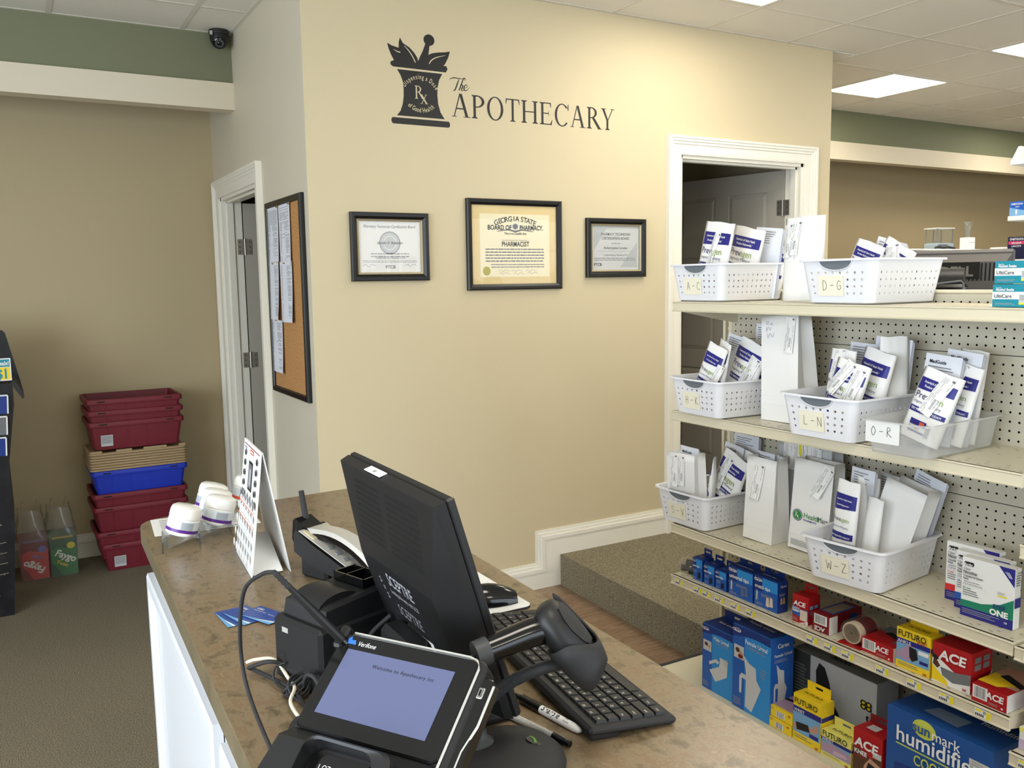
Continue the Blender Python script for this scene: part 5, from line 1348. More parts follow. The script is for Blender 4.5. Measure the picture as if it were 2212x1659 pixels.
pouch('low bag with receipt poking out at the right of basket D-G', 1.03, -2.010, za, .11, .150, .014, 0, 4, 30, True, ((.01, .10, .04, .10, rad(40)),), seed=6)
# second shelf
leaflet('pair of cool white leaflets standing at the rear of basket H-K', 1.085, -1.535, zb, .105, .290, 0, 1, 2)
leaflet('white leaflet standing behind the first bags of basket H-K', .985, -1.435, zb, .09, .252, 0, 6, 12)
pouch('narrow printed bag at the far left of basket H-K', .885, -1.432, zb, .09, .225, .010, 4, 4, 20, True, ((.035, .12, .026, .10, rad(-8)),), seed=7)
pouch('printed bag second from the left in basket H-K', .930, -1.455, zb, .095, .236, .014, -20, 6, 12, seed=8)
pouch('printed bag with a slanted receipt in front of basket H-K', .992, -1.495, zb, .138, .228, .014, -3, 5, 18, True, ((.032, .135, .044, .105, rad(-10)),), seed=9)
pouch('half hidden printed bag at the right rear of basket H-K', 1.070, -1.545, zb, .10, .250, .012, 0, 1, 8, True, ((.02, .19, .032, .09, 0),), seed=10)
o = tall_bag('tall plain white sack with a receipt and pen note between baskets H-K and L-N', .955, -1.728, ZS[1]+.001, .150, .10, .335, 0, 0, -1, .055, ((.045, .275, .036, .11, rad(-5)),))
m = MB()
for pts in ([(-.055, .318), (-.05, .305), (-.045, .316), (-.038, .304)], [(-.035, .305), (-.028, .312), (-.03, .304), (-.022, .306)], [(-.05, .298), (-.052, .284), (-.042, .298), (-.036, .288), (-.03, .298)], [(-.048, .278), (-.045, .262), (-.036, .278), (-.026, .266), (-.02, .28)]): ribbon(m, pts, [.0009]*len(pts), lambda a, b: (a, -.0038, b), 5)
m.build('pen_note', mat('pen_blue', (120, 130, 190), .6), o)
leaflet('large leaflet with printed heading at the rear of basket L-N', 1.06, -2.030, zb, .12, .268, 0, 2, 4, None, .006, None, 10)
leaflet('leaflet standing at the left rear of basket L-N', 1.05, -1.945, zb, .10, .250, 0, 2, 3)
pouch('plain bag edge-on at the right end of basket L-N', 1.03, -2.085, zb, .08, .278, .010, 55, 1, -1, False, seed=11)
pouch('printed bag standing at the left of basket L-N', .955, -1.940, zb, .09, .236, .012, 0, 4, 4, True, ((-.01, .195, .04, .08, 0),), seed=12)
pouch('printed bag standing at the right of basket L-N', .985, -2.010, zb, .120, .232, .020, -8, 5, 12, True, (), seed=13)
pouch('front printed bag with two fanned receipts in basket L-N', .905, -1.982, zb, .120, .200, .014, 0, 8, 13, True, ((-.022, .150, .040, .105, rad(-22), .008), (.028, .140, .038, .10, rad(-4), .006)), seed=14)
leaflet('leaflet headed MedGuide rising out of the clear bin', .975, -2.235, zb, .105, .236, 0, 5, 5, 'MedGuide')
leaflet('second MedGuide leaflet behind in the clear bin', 1.015, -2.262, zb, .100, .246, 0, 5, 6, 'MedGuide')
pouch('plain white bag at the rear right of the clear bin', 1.062, -2.268, zb, .08, .248, .014, 0, 3, 5, False, seed=15)
pouch('printed bag with receipt in the middle of the clear bin', 1.000, -2.268, zb, .095, .212, .012, -4, 6, 11, True, ((-.02, .16, .034, .11, rad(-14)),), seed=16)
pouch('front printed bag with a slanted receipt in the clear bin', .925, -2.236, zb, .122, .190, .014, 0, 10, 15, True, ((.012, .130, .040, .115, rad(-14), .004),), seed=17)
# third shelf
leaflet('MedGuide leaflet in the square white bag of basket S-V', .935, -1.330, zc, .095, .258, 0, 0, 1, 'MedGuide', .003)
tall_bag('square white bag with two receipts at the left of basket S-V', .890, -1.345, zc, .140, .060, .238, 2, 0, -2, .052, ((-.028, .175, .036, .115, 0), (.008, .178, .036, .105, 0)))
pouch('bag turned edge-on with blue corner in basket S-V', .965, -1.405, zc, .09, .222, .012, -50, 4, -8, True, seed=18)
leaflet('MedGuide leaflet behind the printed bag in basket S-V', 1.050, -1.385, zc, .095, .262, 0, 4, 8, 'MedGuide')
leaflet('large cool white sheet standing at the rear of basket S-V', 1.115, -1.420, zc, .12, .296, 0, 1, 1)
pouch('printed bag at the rear of basket S-V', 1.065, -1.425, zc, .11, .246, .012, 0, 3, 10, True, ((.04, .2, .03, .07, 0),), seed=19)
pouch('front printed bag with a slanted receipt in basket S-V', 1.010, -1.400, zc, .140, .232, .014, -3, 5, 20, True, ((-.026, .150, .040, .125, rad(-4)),), seed=20)
leaflet('folded leaflets in the mouth of the plain standing sack', .985, -1.650, zc, .085, .285, -8, 0, 0, None, .016)
tall_bag('plain white standing sack with a curled receipt beside basket S-V', .938, -1.660, ZS[2]+.001, .114, .090, .278, 6, 0, 3, .055, ((-.008, .200, .040, .115, rad(-6), .010),))
DARKBAG = mat('paper_grey', (196, 198, 202), .8)
o = tall_bag('wide grey-white sack standing at the back behind the white sacks', 1.055, -1.745, ZS[2]+.001, .215, .07, .330, 0, 0, 0, .05, ((-.062, .285, .040, .10, 0), (-.022, .285, .040, .10, 0), (.02, .285, .040, .10, 0), (.056, .275, .032, .10, 0)), .35, False, DARKBAG)
T(o, 'Mart', FR(-.012, .185, -.0040), .030, GREYD, 0, 'LEFT', .9)
m = MB(); m.box(-.095, .0, -.0062, -.0055, .322, .330); m.box(-.018, -.006, -.0062, -.0055, .24, .322); m.build('yellow_strip', YEL, o)
leaflet('stack of folded leaflets in the mouth of the emblem sack', 1.045, -1.850, zc, .085, .275, 0, 2, 0, None, .010)
tall_bag('white standing sack with a round green emblem and curled receipt', .975, -1.832, ZS[2]+.001, .142, .085, .290, 4, 2, 3, .05, ((.040, .235, .038, .10, rad(-22), .016),), .35, True)
leaflet('white leaflet behind the narrow printed bag in basket W-Z', .975, -2.010, zc, .08, .296, 0, 2, 3)
leaflet('grey printed sheets standing at the rear of basket W-Z', 1.075, -2.040, zc, .12, .268, 0, 1, 5, None, .012)
leaflet('slanted leaflet at the right rear of basket W-Z', 1.095, -2.085, zc, .10, .285, 0, 1, 16)
pouch('narrow printed bag standing at the left of basket W-Z', .905, -2.020, zc, .085, .270, .016, -4, 2, 3, True, (), seed=21)
pouch('plain white bag edge-on behind it in basket W-Z', .985, -2.040, zc, .065, .272, .012, 40, 1, 1, False, seed=22)
pouch('short plain bag in the middle of basket W-Z', .950, -2.072, zc, .060, .226, .014, -6, 3, 4, False, seed=23)
tall_bag('large white sack leaning right in basket W-Z', .985, -2.085, zc, .125, .075, .262, 5, 4, 15, .07, ((.02, .02, .01, .01, 0),), .45, False)
# ================================================================ cartons on the gondola
def carton(name, label, x, y, z, w, d, h, m_, yaw=0, group=None, cat='box', lean=0):
    """front-left-bottom corner at x,y; front towards the aisle"""
    t = thing(name, label, cat, M=Matrix.Translation((x, y, z+.0008)) @ Matrix.Rotation(SHELFROT+rad(yaw), 4, 'Z') @ Matrix.Rotation(rad(-lean), 4, 'X'), group=group)
    MB().cbox(0, w, 0, d, 0, h, .0008).build('carton', m_, t)
    return t, Print(w, d, h)
def hang_tab(t, w, y, h, hh, m_, u0=.08, u1=.92):
    """hang tab with a slot, standing at depth y on the top edge"""
    x0, x1 = w*u0, w*u1; c = (x0+x1)/2; s = min(.014, (x1-x0)*.3); m = MB(); z1, z2 = h+hh*.42, h+hh*.66
    for a, b, za, zb in ((x0, x1, h-.001, z1), (x0, x1, z2, h+hh), (x0, c-s, z1, z2), (c+s, x1, z1, z2)): m.box(a, b, y, y+.0008, za, zb)
    m.build('hang_tab', m_, t)
# --- blue mobility-aid tips
TIPG = mat('tip_black', (30, 32, 36), .6); TIPW = mat('tip_cream', (224, 208, 190), .5); TIPB = mat('tip_greyblue', (92, 110, 150), .5)
def tips(label, y, w, d, h, name, tipm, big=False, x=.885):
    t, p = carton('tips_box', label, x, y, ZS[3], w, d, h, BLUE, 0, 'blue boxes of cane and crutch tips')
    p.r(0, 1, .52, 1, BLUED); p.r(.36, 1, .60, .97, BLUEL); p.f([(.36, .52), (1, .50), (1, .60), (.36, .60)], BLUE); p.ell(.20, .88, .15, .055, WINK, 14); p.ell(.20, .88, .13, .045, NAVY, 14)
    p.lines(.10 if not big else .32, .50 if not big else .85, .46, .34 if not big else .36, 4, INKL, .4); p.lines(.08, .42, .14, .05, 3, INKL, .4)
    for k, (a, b) in enumerate(((.60, .12), (.76, .15))):
        p.f([(a-.075, b), (a+.075, b), (a+.055, b+.26), (a-.055, b+.26)], tipm); p.ell(a, b+.26, .055, .018, tipm, 10); p.ell(a, b, .075, .022, tipm, 10)
    if big: p.f([(.10, .20), (.16, .20), (.18, .48), (.14, .52), (.11, .48)], CERTG); p.ell(.15, .52, .02, .02, SKIN, 8); p.f([(.20, .18), (.21, .18), (.19, .46), (.18, .46)], INKL)
    p.sr(.0, 1, .0, 1, BLUED); p.slines(.15, .85, .62, .52, 3, INKL, .4)
    for a in (.35, .6): p.sd([(a-.1, .28), (a+.1, .28), (a+.07, .48), (a-.07, .48)], mat('tip_tan', (196, 164, 96), .5))
    p.tr(0, 1, 0, 1, BLUED)
    p.build(t); hang_tab(t, w, d-.004, h, .026, BLUED)
    T(t, 'Carex', FR(w*.20, h*.855, -.0042), w*.13, WINK, .02); T(t, name, FR(w*.07, h*.63, -.0042), w*(.23 if len(name) < 10 else .17), WINK, .02, 'LEFT', .9)
    T(t, 'Carex', SD(d*.5, h*.82, w+.004), d*.24, WINK, .01); T(t, name, TP(w*.5, d*.35, h+.004), w*.13, WINK, .01)
    return t
tips('small blue cane tips box, first from the clear bag', -1.414, .046, .052, .078, 'cane tips', TIPG)
tips('small blue cane tips box, second from the clear bag', -1.470, .050, .052, .070, 'cane tips', TIPG)
tips('small blue cane tips box standing third, against the larger tips box', -1.527, .050, .050, .066, 'cane tips', TIPG)
tips('blue universal tips box with grey-blue tips', -1.589, .108, .046, .098, 'universal tips', TIPB, True)
tips('blue crutch tips box with cream tips', -1.704, .098, .044, .100, 'crutch tips', TIPW, True)
# clear bag of rubber tips
t = thing('plastic_pouch', 'clear plastic bag of dark rubber tips at the shelf end', 'plastic bag', (.925, -1.362, ZS[3]+.001), SHELFROT)
m = MB(); R = []
for q in range(8):
    v = q/7; r = .045*math.sin(PI*(.1+.85*v))**.6
    R.append([(-.048+.096*v, r*.8*math.cos(a)*(1+.12*math.sin(5*a+q)), .024+.026*math.sin(a)*(.4+.8*math.sin(PI*(.1+.8*v)))) for a in [2*PI*k/12 for k in range(12)]])
m.rings(R); m.build('film', PLBAG, t, 50)
m = MB()
for k, (a, b, c) in enumerate(((-.02, -.012, .013), (.008, .012, .014), (.024, -.014, .013), (-.004, -.002, .034))): m = MB(); m.tube([(a-.012, b-.006, c), (a+.012, b+.006, c)], [.012, .010], 10); m.build('rubber_tip', TIPG, t, 40)
# --- elastic bandages
def ace_front(t, p, w, h, size=.3):
    T(t, 'ACE', FR(w*.5, h*.64, -.0045), w*size, WINK, .035, 'CENTER', 1.15, .12)
t, p = carton('bandage_box', 'upright red elastic bandage box with blue and white label', .886, -1.862, ZS[3], .058, .056, .086, RED, 3, 'elastic bandage boxes')
p.f([(0, .28), (0, .60), (.45, .50), (1, .54), (1, .15)], BLUE); p.r(.50, .95, .12, .50, TIPW); p.r(.52, .56, .12, .50, CREAM); p.lines(.05, .45, .44, .36, 2, WINK, .5); p.f([(.45, 0), (1, 0), (1, .14)], WINK); p.lines(.04, .36, .16, .04, 3, INKL, .35)
p.sr(.12, .38, .56, .68, PHOTOB); p.sr(.5, .78, .56, .68, PHOTOB); p.slines(.1, .7, .5, .3, 4, INKL, .4); p.build(t); hang_tab(t, .058, .050, .086, .026, RED); ace_front(t, p, .058, .086, .34); T(t, 'ELASTIC', FR(.003, .043, -.0045), .0085, WINK, .02, 'LEFT', .9); T(t, 'BANDAGE', FR(.003, .036, -.0045), .0085, WINK, .02, 'LEFT', .9); T(t, '3M', FR(.049, .003, -.0045), .006, RED, .03)
t, p = carton('bandage_box', 'red elastic bandage box lying on its side with upside-down lettering', .882, -1.942, ZS[3], .060, .150, .056, REDD, 2, 'elastic bandage boxes')
p.r(.12, .88, .42, .95, WINK); p.bars(.18, .80, .48, .90, INKG, 16); p.sr(0, .25, .0, .95, WINK); p.sr(.62, .86, .15, .8, BLUED); p.tr(.1, .9, .18, .86, BLUE); p.tr(.2, .8, .22, .82, mat('box_window', (150, 136, 112), .4)); p.build(t)
T(t, 'ACE', FR(.030, .018, -.004, PI), .018, WINK, .03, 'CENTER', 1.1, .12)
t = thing('bandage_roll', 'cream elastic bandage roll in a clear blister on its red card', 'bandage', (.884, -2.078, ZS[3]+.001), SHELFROT+rad(3))
MB().box(-.036, .040, -.012, .155, 0, .0012).build('backing_card', RED, t)
AY = Matrix.Rotation(-PI/2, 4, 'X')
m = MB(); m.lathe([(0, 0), (.0305, 0), (.0315, .002), (.0315, .09), (.0305, .092), (0, .092)], 32, (0, .004, .0335), M=AY); m.build('roll', mat('bandage_cream', (224, 202, 172), .8), t, 40)
m = MB(); m.lathe([(.0319, .022), (.0319, .075)], 32, (0, .004, .0335), M=AY); m.build('sleeve', REDD, t, 40)
m = MB()
for k in range(7): m.lathe([(.005+k*.0036, -.0003), (.0054+k*.0036, -.0003)], 28, (0, .004, .0335), M=AY)
m.lathe([(.0025, -.0005), (0, -.0005)], 10, (0, .004, .0335), M=AY, mi=1); m.build('wound_edge', [mat('bandage_line', (200, 176, 146), .8), BROWN], t)
m = MB(); m.lathe([(0, -.004), (.034, -.004), (.036, .0), (.036, .108), (.034, .112), (0, .112)], 28, (0, .004, .0365), M=AY); m.build('blister', ACRYL, t, 40)
def flat_ace(label, y, w, d, h, photo, x=.882):
    t, p = carton('bandage_box', label, x, y, ZS[3], w, d, h, RED, 0, 'elastic bandage boxes')
    p.r(.04, .46, .22, .95, WINK); p.bars(.08, .42, .28, .90, INKG, 18); p.ell(.88, .16, .03, .06, WINK, 10); p.lines(.5, .8, .26, .10, 2, INKL, .35); p.sr(0, .5, 0, 1, WINK); p.sd([(.5, 0), (.75, 1), (.5, 1)], WINK); p.tr(.0, 1, .25, .98, photo); p.tp([(0, .15), (.55, .15), (1, .5), (.0, .62)], FYEL if photo is SKIN else RED); p.tp([(.2, .55), (1, .35), (1, .5), (.3, .7)], INK); p.build(t)
    T(t, 'ACE', FR(w*.68, h*.50, -.004), h*.50, WINK, .035, 'CENTER', 1.05, .12)
flat_ace('flat red bandage box with barcode end beside the yellow ankle box', -2.116, .102, .130, .040, GREYM)
flat_ace('flat red and yellow support box with barcode end at the right end of its shelf', -2.450, .088, .160, .044, SKIN, .868)
def futuro(label, x, y, z, w, d, h, title, yel, kind, yaw=0, sport=False):
    t, p = carton('support_box', label, x, y, z, w, d, h, yel, yaw, 'yellow joint support boxes')
    p.r(0, 1, .0, 1, yel); p.r(0, .98, .18, .68, PHOTOB); p.r(0, 1, .62, .74, NAVY)
    if kind == 'ankle': p.f([(.0, .36), (.35, .62), (.5, .62), (.55, .32), (.35, .22), (.0, .26)], MAUVE); p.f([(.38, .60), (.60, .58), (.66, .34), (.48, .24), (.40, .34)], INK); p.r(.70, .95, .26, .34, NAVY); p.r(.66, .96, .48, .58, WINK)
    elif kind == 'wrist': p.f([(.0, .32), (.12, .40), (.62, .42), (.75, .34), (.1, .22)], SKIN); p.f([(.10, .40), (.55, .44), (.62, .30), (.14, .24)], INK); p.f([(.66, .36), (.78, .50), (.92, .52), (.9, .36), (.72, .30)], SKIN); p.r(.60, .92, .20, .28, NAVY)
    else: p.f([(.0, .2), (1, .2), (1, .5), (.4, .60), (0, .5)], MAUVE); p.f([(.4, .22), (.9, .3), (.8, .42), (.45, .40)], mat('photo_pink', (206, 176, 196), .5))
    p.lines(.06, .7, .14, .05, 2, GREYM, .35); p.sr(0, 1, .0, 1, yel); p.sr(0, 1, .62, .72, NAVY); p.build(t); hang_tab(t, w, d-.004, h, .030, yel)
    T(t, 'FUTURO', FR(w*.48, h*.815, -.0045), w*.235, INK, .012, 'CENTER', .92); T(t, title, FR(w*.06, h*.645, -.0045), w*.13, WINK, .01, 'LEFT', 1); T(t, '3M', FR(w*.88, h*.03, -.0045), w*.09, RED, .03); T(t, 'FUTURO', TP(w*.5, d*.4, h+.0008), w*.16, INK, .01)
    if sport: T(t, 'SPORT', FR(w*.78, h*.76, -.0045), w*.10, RED, .02)
futuro('yellow sport ankle support box on the upper carton shelf', .880, -2.229, ZS[3], .098, .048, .110, 'ANKLE', FYEL, 'ankle', 1, True)
t, p = carton('support_box', 'red back support box with a grey photo and yellow corner', .882, -2.333, ZS[3], .104, .090, .106, RED, 1, 'red joint support boxes')
p.f([(0, 0), (1, 0), (1, .46), (.62, .38), (0, .72)], WINK); p.f([(0, .05), (.45, .0), (.40, .12), (0, .42)], FYEL); p.f([(.22, .42), (.62, .40), (1, .48), (1, .22), (.55, .12), (.28, .22)], GREYM); p.f([(.05, .66), (.22, .44), (.14, .36), (.02, .44)], BROWN); p.f([(.0, .72), (.2, .62), (.12, .56), (0, .60)], INK)
for a in (.15, .55):
    for b in (.62, .80): p.sr(a, a+.3, b-.07, b+.07, GREYM)
p.sd([(.5, 0), (1, 0), (1, .45)], WINK); p.build(t); hang_tab(t, .104, .075, .106, .024, REDD); T(t, 'ACE', FR(.056, .068, -.0045), .034, WINK, .035, 'CENTER', 1.1, .12); T(t, '3M', FR(.090, .006, -.0045), .009, RED, .03)
# --- nicotine patch boxes
def patch(label, x, y, w, h, mg, colr, step, full=True):
    t, p = carton('patch_box', label, x, y, ZS[2], w, .028, h, CWHITE, 2, 'white transdermal patch boxes')
    p.r(0, 1, 0, .16, NAVY); p.f([(0, .16), (1, .16), (1, .50), (.75, .36), (.4, .28), (0, .27)], colr); p.f([(.70, 1), (1, 1), (1, .70)], NAVY); p.f([(.04, .90), (.06, .93), (.22, .93), (.24, .90), (.22, .86), (.06, .86)], INK)
    for k in range(3): p.f([(.82+.03*k, .93), (.83+.03*k, .93), (.92+.02*k, .84), (.91+.02*k, .84)], WINK)
    p.lines(.05, .42, .60, .575, 1, INKL, .5); p.lines(.04, .36, .45, .34, 3, INKG, .35); p.lines(.04, .8, .13, .04, 3, INKL, .3); p.r(.70, .88, .495, .515, YEL); p.lines(.70, .86, .57, .52, 3, INKL, .35); p.sr(.05, .95, .36, .52, NAVY); p.slines(.15, .85, .9, .7, 5, INKG, .4); p.build(t)
    T(t, 'Rugby', FR(w*.14, h*.875, -.0048), w*.065, WINK, .02, 'CENTER', 1, .2); T(t, 'Clear', FR(w*.05, h*.80, -.0048), w*.065, INK, 0, 'LEFT'); T(t, 'Nicotine', FR(w*.05, h*.735, -.0048), w*.088, INK, .02, 'LEFT', .85); T(t, 'Transdermal System', FR(w*.05, h*.68, -.0048), w*.055, INK, .02, 'LEFT', .85); T(t, 'Patch', FR(w*.05, h*.635, -.0048), w*.055, INK, .02, 'LEFT', .85)
    T(t, 'STOP SMOKING AID', FR(w*.05, h*.545, -.0048), w*.052, INKG, 0, 'LEFT', .8); T(t, mg, FR(w*.05, h*.475, -.0048), w*.062, colr, .02, 'LEFT'); T(t, 'STEP', FR(w*.75, h*.29, -.0048), w*.11, NAVY, .02, 'CENTER', 1); T(t, step, FR(w*.75, h*.175, -.0048), w*.155, WINK, .04, 'CENTER', 1.05); T(t, '14', FR(w*.88, h*.08, -.0048), w*.06, WINK, .02); T(t, 'Rugby', SD(.014, h*.93, w+.004), .007, INK, .02)
NRED = mat('patch_red', (214, 48, 52), .4); NBLU = mat('patch_blue', (36, 90, 176), .4)
patch('white patch box with red band, rearmost of the three', .985, -2.292, .140, .158, '7 mg', NRED, 'THREE')
patch('white patch box with blue band, middle of the three', .950, -2.342, .138, .152, '14 mg', NBLU, 'TWO')
patch('white patch box with green band lettered STEP ONE in front', .914, -2.382, .132, .152, '21 mg', CGREEN, 'ONE')
# --- alcohol swabs on the top shelf
for k, (lb, yy) in enumerate((('teal alcohol swab box, lower of the stacked pair on the top shelf', -2.452), ('teal alcohol swab box, upper of the stacked pair on the top shelf', -2.455))):
    t, p = carton('swab_box', lb, .872, yy, ZS[0]+.054*k, .125, .07, .052, TEAL, 0, 'teal alcohol swab boxes')
    p.f([(0, .35), (.62, .35), (.86, .68), (0, .68)], WINK); p.r(.50, .78, .12, .56, CERTG); p.r(.50, .78, .12, .20, YEL); p.lines(.52, .74, .52, .28, 4, INKG, .3); p.r(.86, 1, .3, .6, WINK); p.lines(.06, .45, .18, .08, 2, INKL, .4); p.build(t)
    T(t, 'Sterile', FR(.010, .043, -.004), .005, WINK, 0, 'LEFT'); T(t, 'Alcohol Swabs', FR(.010, .0375, -.004), .0085, WINK, .03, 'LEFT', .85); T(t, 'UltiCare', FR(.006, .0215, -.004), .012, GREYD, .01, 'LEFT')
# --- base deck
def urinal_art(p, cx, cz, s, kind, side=False):
    sv = .80; ad_ = p.sd if side else p.f; add = lambda pts, m: ad_([(a, cz+(b-cz)*sv) for a, b in pts], m); G = mat('urinal_grey', (206, 208, 212), .5)
    if kind == 'f':
        add([(cx-.20*s, cz-.42), (cx-.02*s, cz-.46), (cx+.22*s, cz-.05), (cx+.10*s, cz+.05), (cx+.08*s, cz+.22), (cx-.10*s, cz+.25), (cx-.26*s, cz+.34), (cx-.18*s, cz+.10), (cx-.18*s, cz-.05)], G)
        add([(cx-.36*s, cz-.25), (cx-.30*s, cz-.25), (cx-.29*s, cz-.01), (cx-.18*s, cz-.02), (cx-.18*s, cz+.05), (cx-.30*s, cz+.06), (cx-.36*s, cz+.0)], G)
    else:
        add([(cx-.30*s, cz-.10), (cx-.10*s, cz-.28), (cx+.28*s, cz-.08), (cx+.30*s, cz+.20), (cx+.05*s, cz+.22), (cx+.02*s, cz+.05)], G); add([(cx-.32*s, cz+.06), (cx-.08*s, cz+.17), (cx+.02*s, cz+.14), (cx-.02*s, cz+.08), (cx-.10*s, cz+.10), (cx-.30*s, cz+.0)], G); add([(cx+.02*s, cz+.21), (cx+.32*s, cz+.20), (cx+.30*s, cz+.23), (cx+.05*s, cz+.24)], CERTG)
def urinal_box(label, y, w, d, h, name, kind, x):
    t, p = carton('urinal_box', label, x, y, ZD, w, d, h, BLUEL, 0, 'blue urinal boxes')
    p.r(0, 1, 0, 1, BLUEL); p.r(0, .32, 0, .90, BLUE); p.f([(0, 1), (1, 1), (1, .90)]+[(1-k/10, .90-.05*(k/10)**2+.02*math.sin(PI*k/10)) for k in range(1, 11)], BLUED); p.r(.03, .30, .60, .76, CERTG); p.ell(.13, .70, .06, .03, BROWN, 10); p.ell(.22, .66, .06, .04, SKIN, 10); p.ell(.21, .635, .07, .025, REDD if kind == 'f' else CERTG, 10)
    p.ell(.13, .94, .09, .024, WINK, 14); p.ell(.13, .94, .08, .018, NAVY, 14)
    urinal_art(p, .55, .40, 1.0, kind); p.lines(.42, .88, .80, .76, 2, INKL, .35, .1); p.lines(.03, .25, .12, .03, 4, INKL, .35); p.lines(.74, .92, .60, .48, 4, INKL, .25)
    p.sr(0, 1, 0, 1, BLUE); urinal_art(p, .5, .42, 1.0, kind, True); p.slines(.15, .85, .74, .70, 2, INKL, .35); p.tr(0, 1, 0, 1, BLUED); p.build(t)
    T(t, 'Carex', FR(w*.13, h*.93, -.006), w*.085, WINK, .02); T(t, name, FR(w*.66, h*.83, -.006), w*.125, WINK, .01, 'CENTER', .85); T(t, name, SD(d*.5, h*.78, w+.005), d*.14, WINK, .01); T(t, 'Carex', SD(d*.5, h*.88, w+.005), d*.2, WINK, .02); T(t, name, TP(w*.5, d*.4, h+.005), w*.12, WINK, .01)
    return t
o = urinal_box('blue male urinal box at the left end of the base deck', -1.478, .146, .10, .228, 'Male Urinal', 'm', .875); hang_tab(o, .146, .09, .228, .035, BLUED)
urinal_box('blue female urinal box beside the male urinal box', -1.632, .164, .10, .282, 'Female Urinal', 'f', .868)
SG = mat('scott_grey', (205, 208, 214), .4)
t, p = carton('brace_box', 'large grey carton with black shape and yellow knot logo behind the boxes', 1.005, -1.765, ZD, .315, .10, .215, SG, 0)
pts = [(.38, .10), (.48, .05), (.60, .12), (.58, .30), (.50, .45), (.46, .70), (.40, .90), (.33, .94), (.29, .80), (.30, .55)]
p.r(0, .22, 0, 1, GREYD); p.lines(.02, .2, .8, .3, 10, GREYM, .4); p.f(pts, INK)
for a, b in ((.86, .60), (.92, .60), (.86, .66), (.92, .66)): p.ell(a, b, .035, .042, INK, 12); p.ell(a, b, .018, .022, FYEL, 10)
p.r(.62, .64, .70, .76, CREAM); p.tr(.0, 1, 0, .9, GREYM); p.build(t); T(t, 'Scott', FR(.285, .110, -.005, rad(-90)), .045, INK, .02, 'LEFT', 1, .2); T(t, 'Scott', TP(.12, .03, .220), .035, INK, .02, 'LEFT', 1, .2)
for k, (lb, zz, yy) in enumerate((('yellow support box lying flat, lower of the pair on the deck', 0, -1.776), ('yellow support box lying flat, upper of the pair on the deck', .036, -1.779))):
    t, p = carton('support_box', lb, .868+.002*k, yy, ZD+zz, .106, .10, .034, FYEL, 0, 'yellow joint support boxes')
    p.r(.40, .72, .14, .72, WINK); p.bars(.43, .69, .16, .70, INKG, 14); p.lines(.06, .36, .88, .60, 2, GREYM, .3); p.tr(0, 1, .1, 1, MAUVE); p.tp([(.1, .6), (.6, .7), (.6, .85), (.1, .75)], INK); p.build(t); T(t, '3M', FR(.096, .024, -.003), .008, RED, .03)
futuro('yellow wrist support box standing tallest on the base deck', .872, -1.888, ZD, .104, .055, .148, 'WRIST', FYEL, 'wrist', 1)
futuro('pale yellow wrist support box next to the red knee box', .872, -1.996, ZD, .104, .050, .080, 'WRIST', FPALE, 'pale', 1)
t, p = carton('support_box', 'red knee support box on the base deck with a brown photo', .868, -2.112, ZD, .092, .075, .140, RED, 0, 'red joint support boxes')
p.r(0, 1, 0, .60, BROWN); p.f([(.35, 0), (1, 0), (1, .42), (.6, .50), (.4, .30)], SKIN); p.f([(.40, .05), (.95, .0), (.90, .35), (.55, .40)], INK); p.f([(0, .66), (.6, .50), (1, .58), (1, 1), (0, 1)], RED); p.r(.70, 1.0, .56, .68, CERTG); p.tr(.25, .6, .3, .7, CERTG); p.build(t); hang_tab(t, .092, .06, .140, .028, REDD)
T(t, 'ACE', FR(.044, .092, -.004), .036, WINK, .035, 'CENTER', 1.1, .12); T(t, 'KNEE', FR(.006, .070, -.004), .018, WINK, .03, 'LEFT', .95); T(t, 'SUPPORT', FR(.006, .060, -.004), .010, RED, .02, 'LEFT', .95)
HB = mat('humidifier_blue', (34, 84, 156), .4); HY = mat('humidifier_lime', (206, 214, 90), .5)
t, p = carton('humidifier_box', 'large blue cool mist humidifier carton at the right of the deck', .870, -2.216, ZD, .295, .19, .252, HB, 0)
p.ell(.375, .90, .115, .10, HY, 24); p.r(.10, .98, .615, .63, HY); p.f([(.05, .10), (.1, .40), (.5, .46), (.8, .40), (.9, .1)], BLUED); p.f([(.12, .05), (.2, .34), (.5, .38), (.7, .30), (.75, .05)], CERTG); p.r(.80, .98, .72, .84, CERTG); p.lines(.82, .94, .82, .74, 3, INKL, .4); p.tp([(.25, .25), (.6, .2), (.62, .5), (.3, .5)], mat('humid_photo', (130, 150, 180), .5)); p.lines(.35, .8, .47, .44, 1, INKL, .4); p.build(t)
T(t, 'sun', FR(.078, .214, -.004), .040, HB, .015, 'LEFT', .95); T(t, 'mark', FR(.134, .212, -.004), .040, WINK, .005, 'LEFT', .95); T(t, 'humidifier', FR(.030, .168, -.004), .060, WINK, .012, 'LEFT', .98); T(t, 'COOL MIST', FR(.085, .122, -.004), .040, HY, .012, 'LEFT', .75); T(t, 'humidifier', TP(.20, .10, .257), .03, WINK, .01, 'LEFT', 1)
BK = thing('storage_carton', 'plain dark blue carton behind the humidifier box', 'box', (1.075, -2.20, ZD+.0008), SHELFROT)
m = MB(); m.cbox(0, .30, 0, .06, 0, .30, .001); m.build('carton', BLUED, BK)
m = MB(); m.box(.002, .298, -.0006, 0, .14, .16); m.build('printed_panel', BLUE, BK)
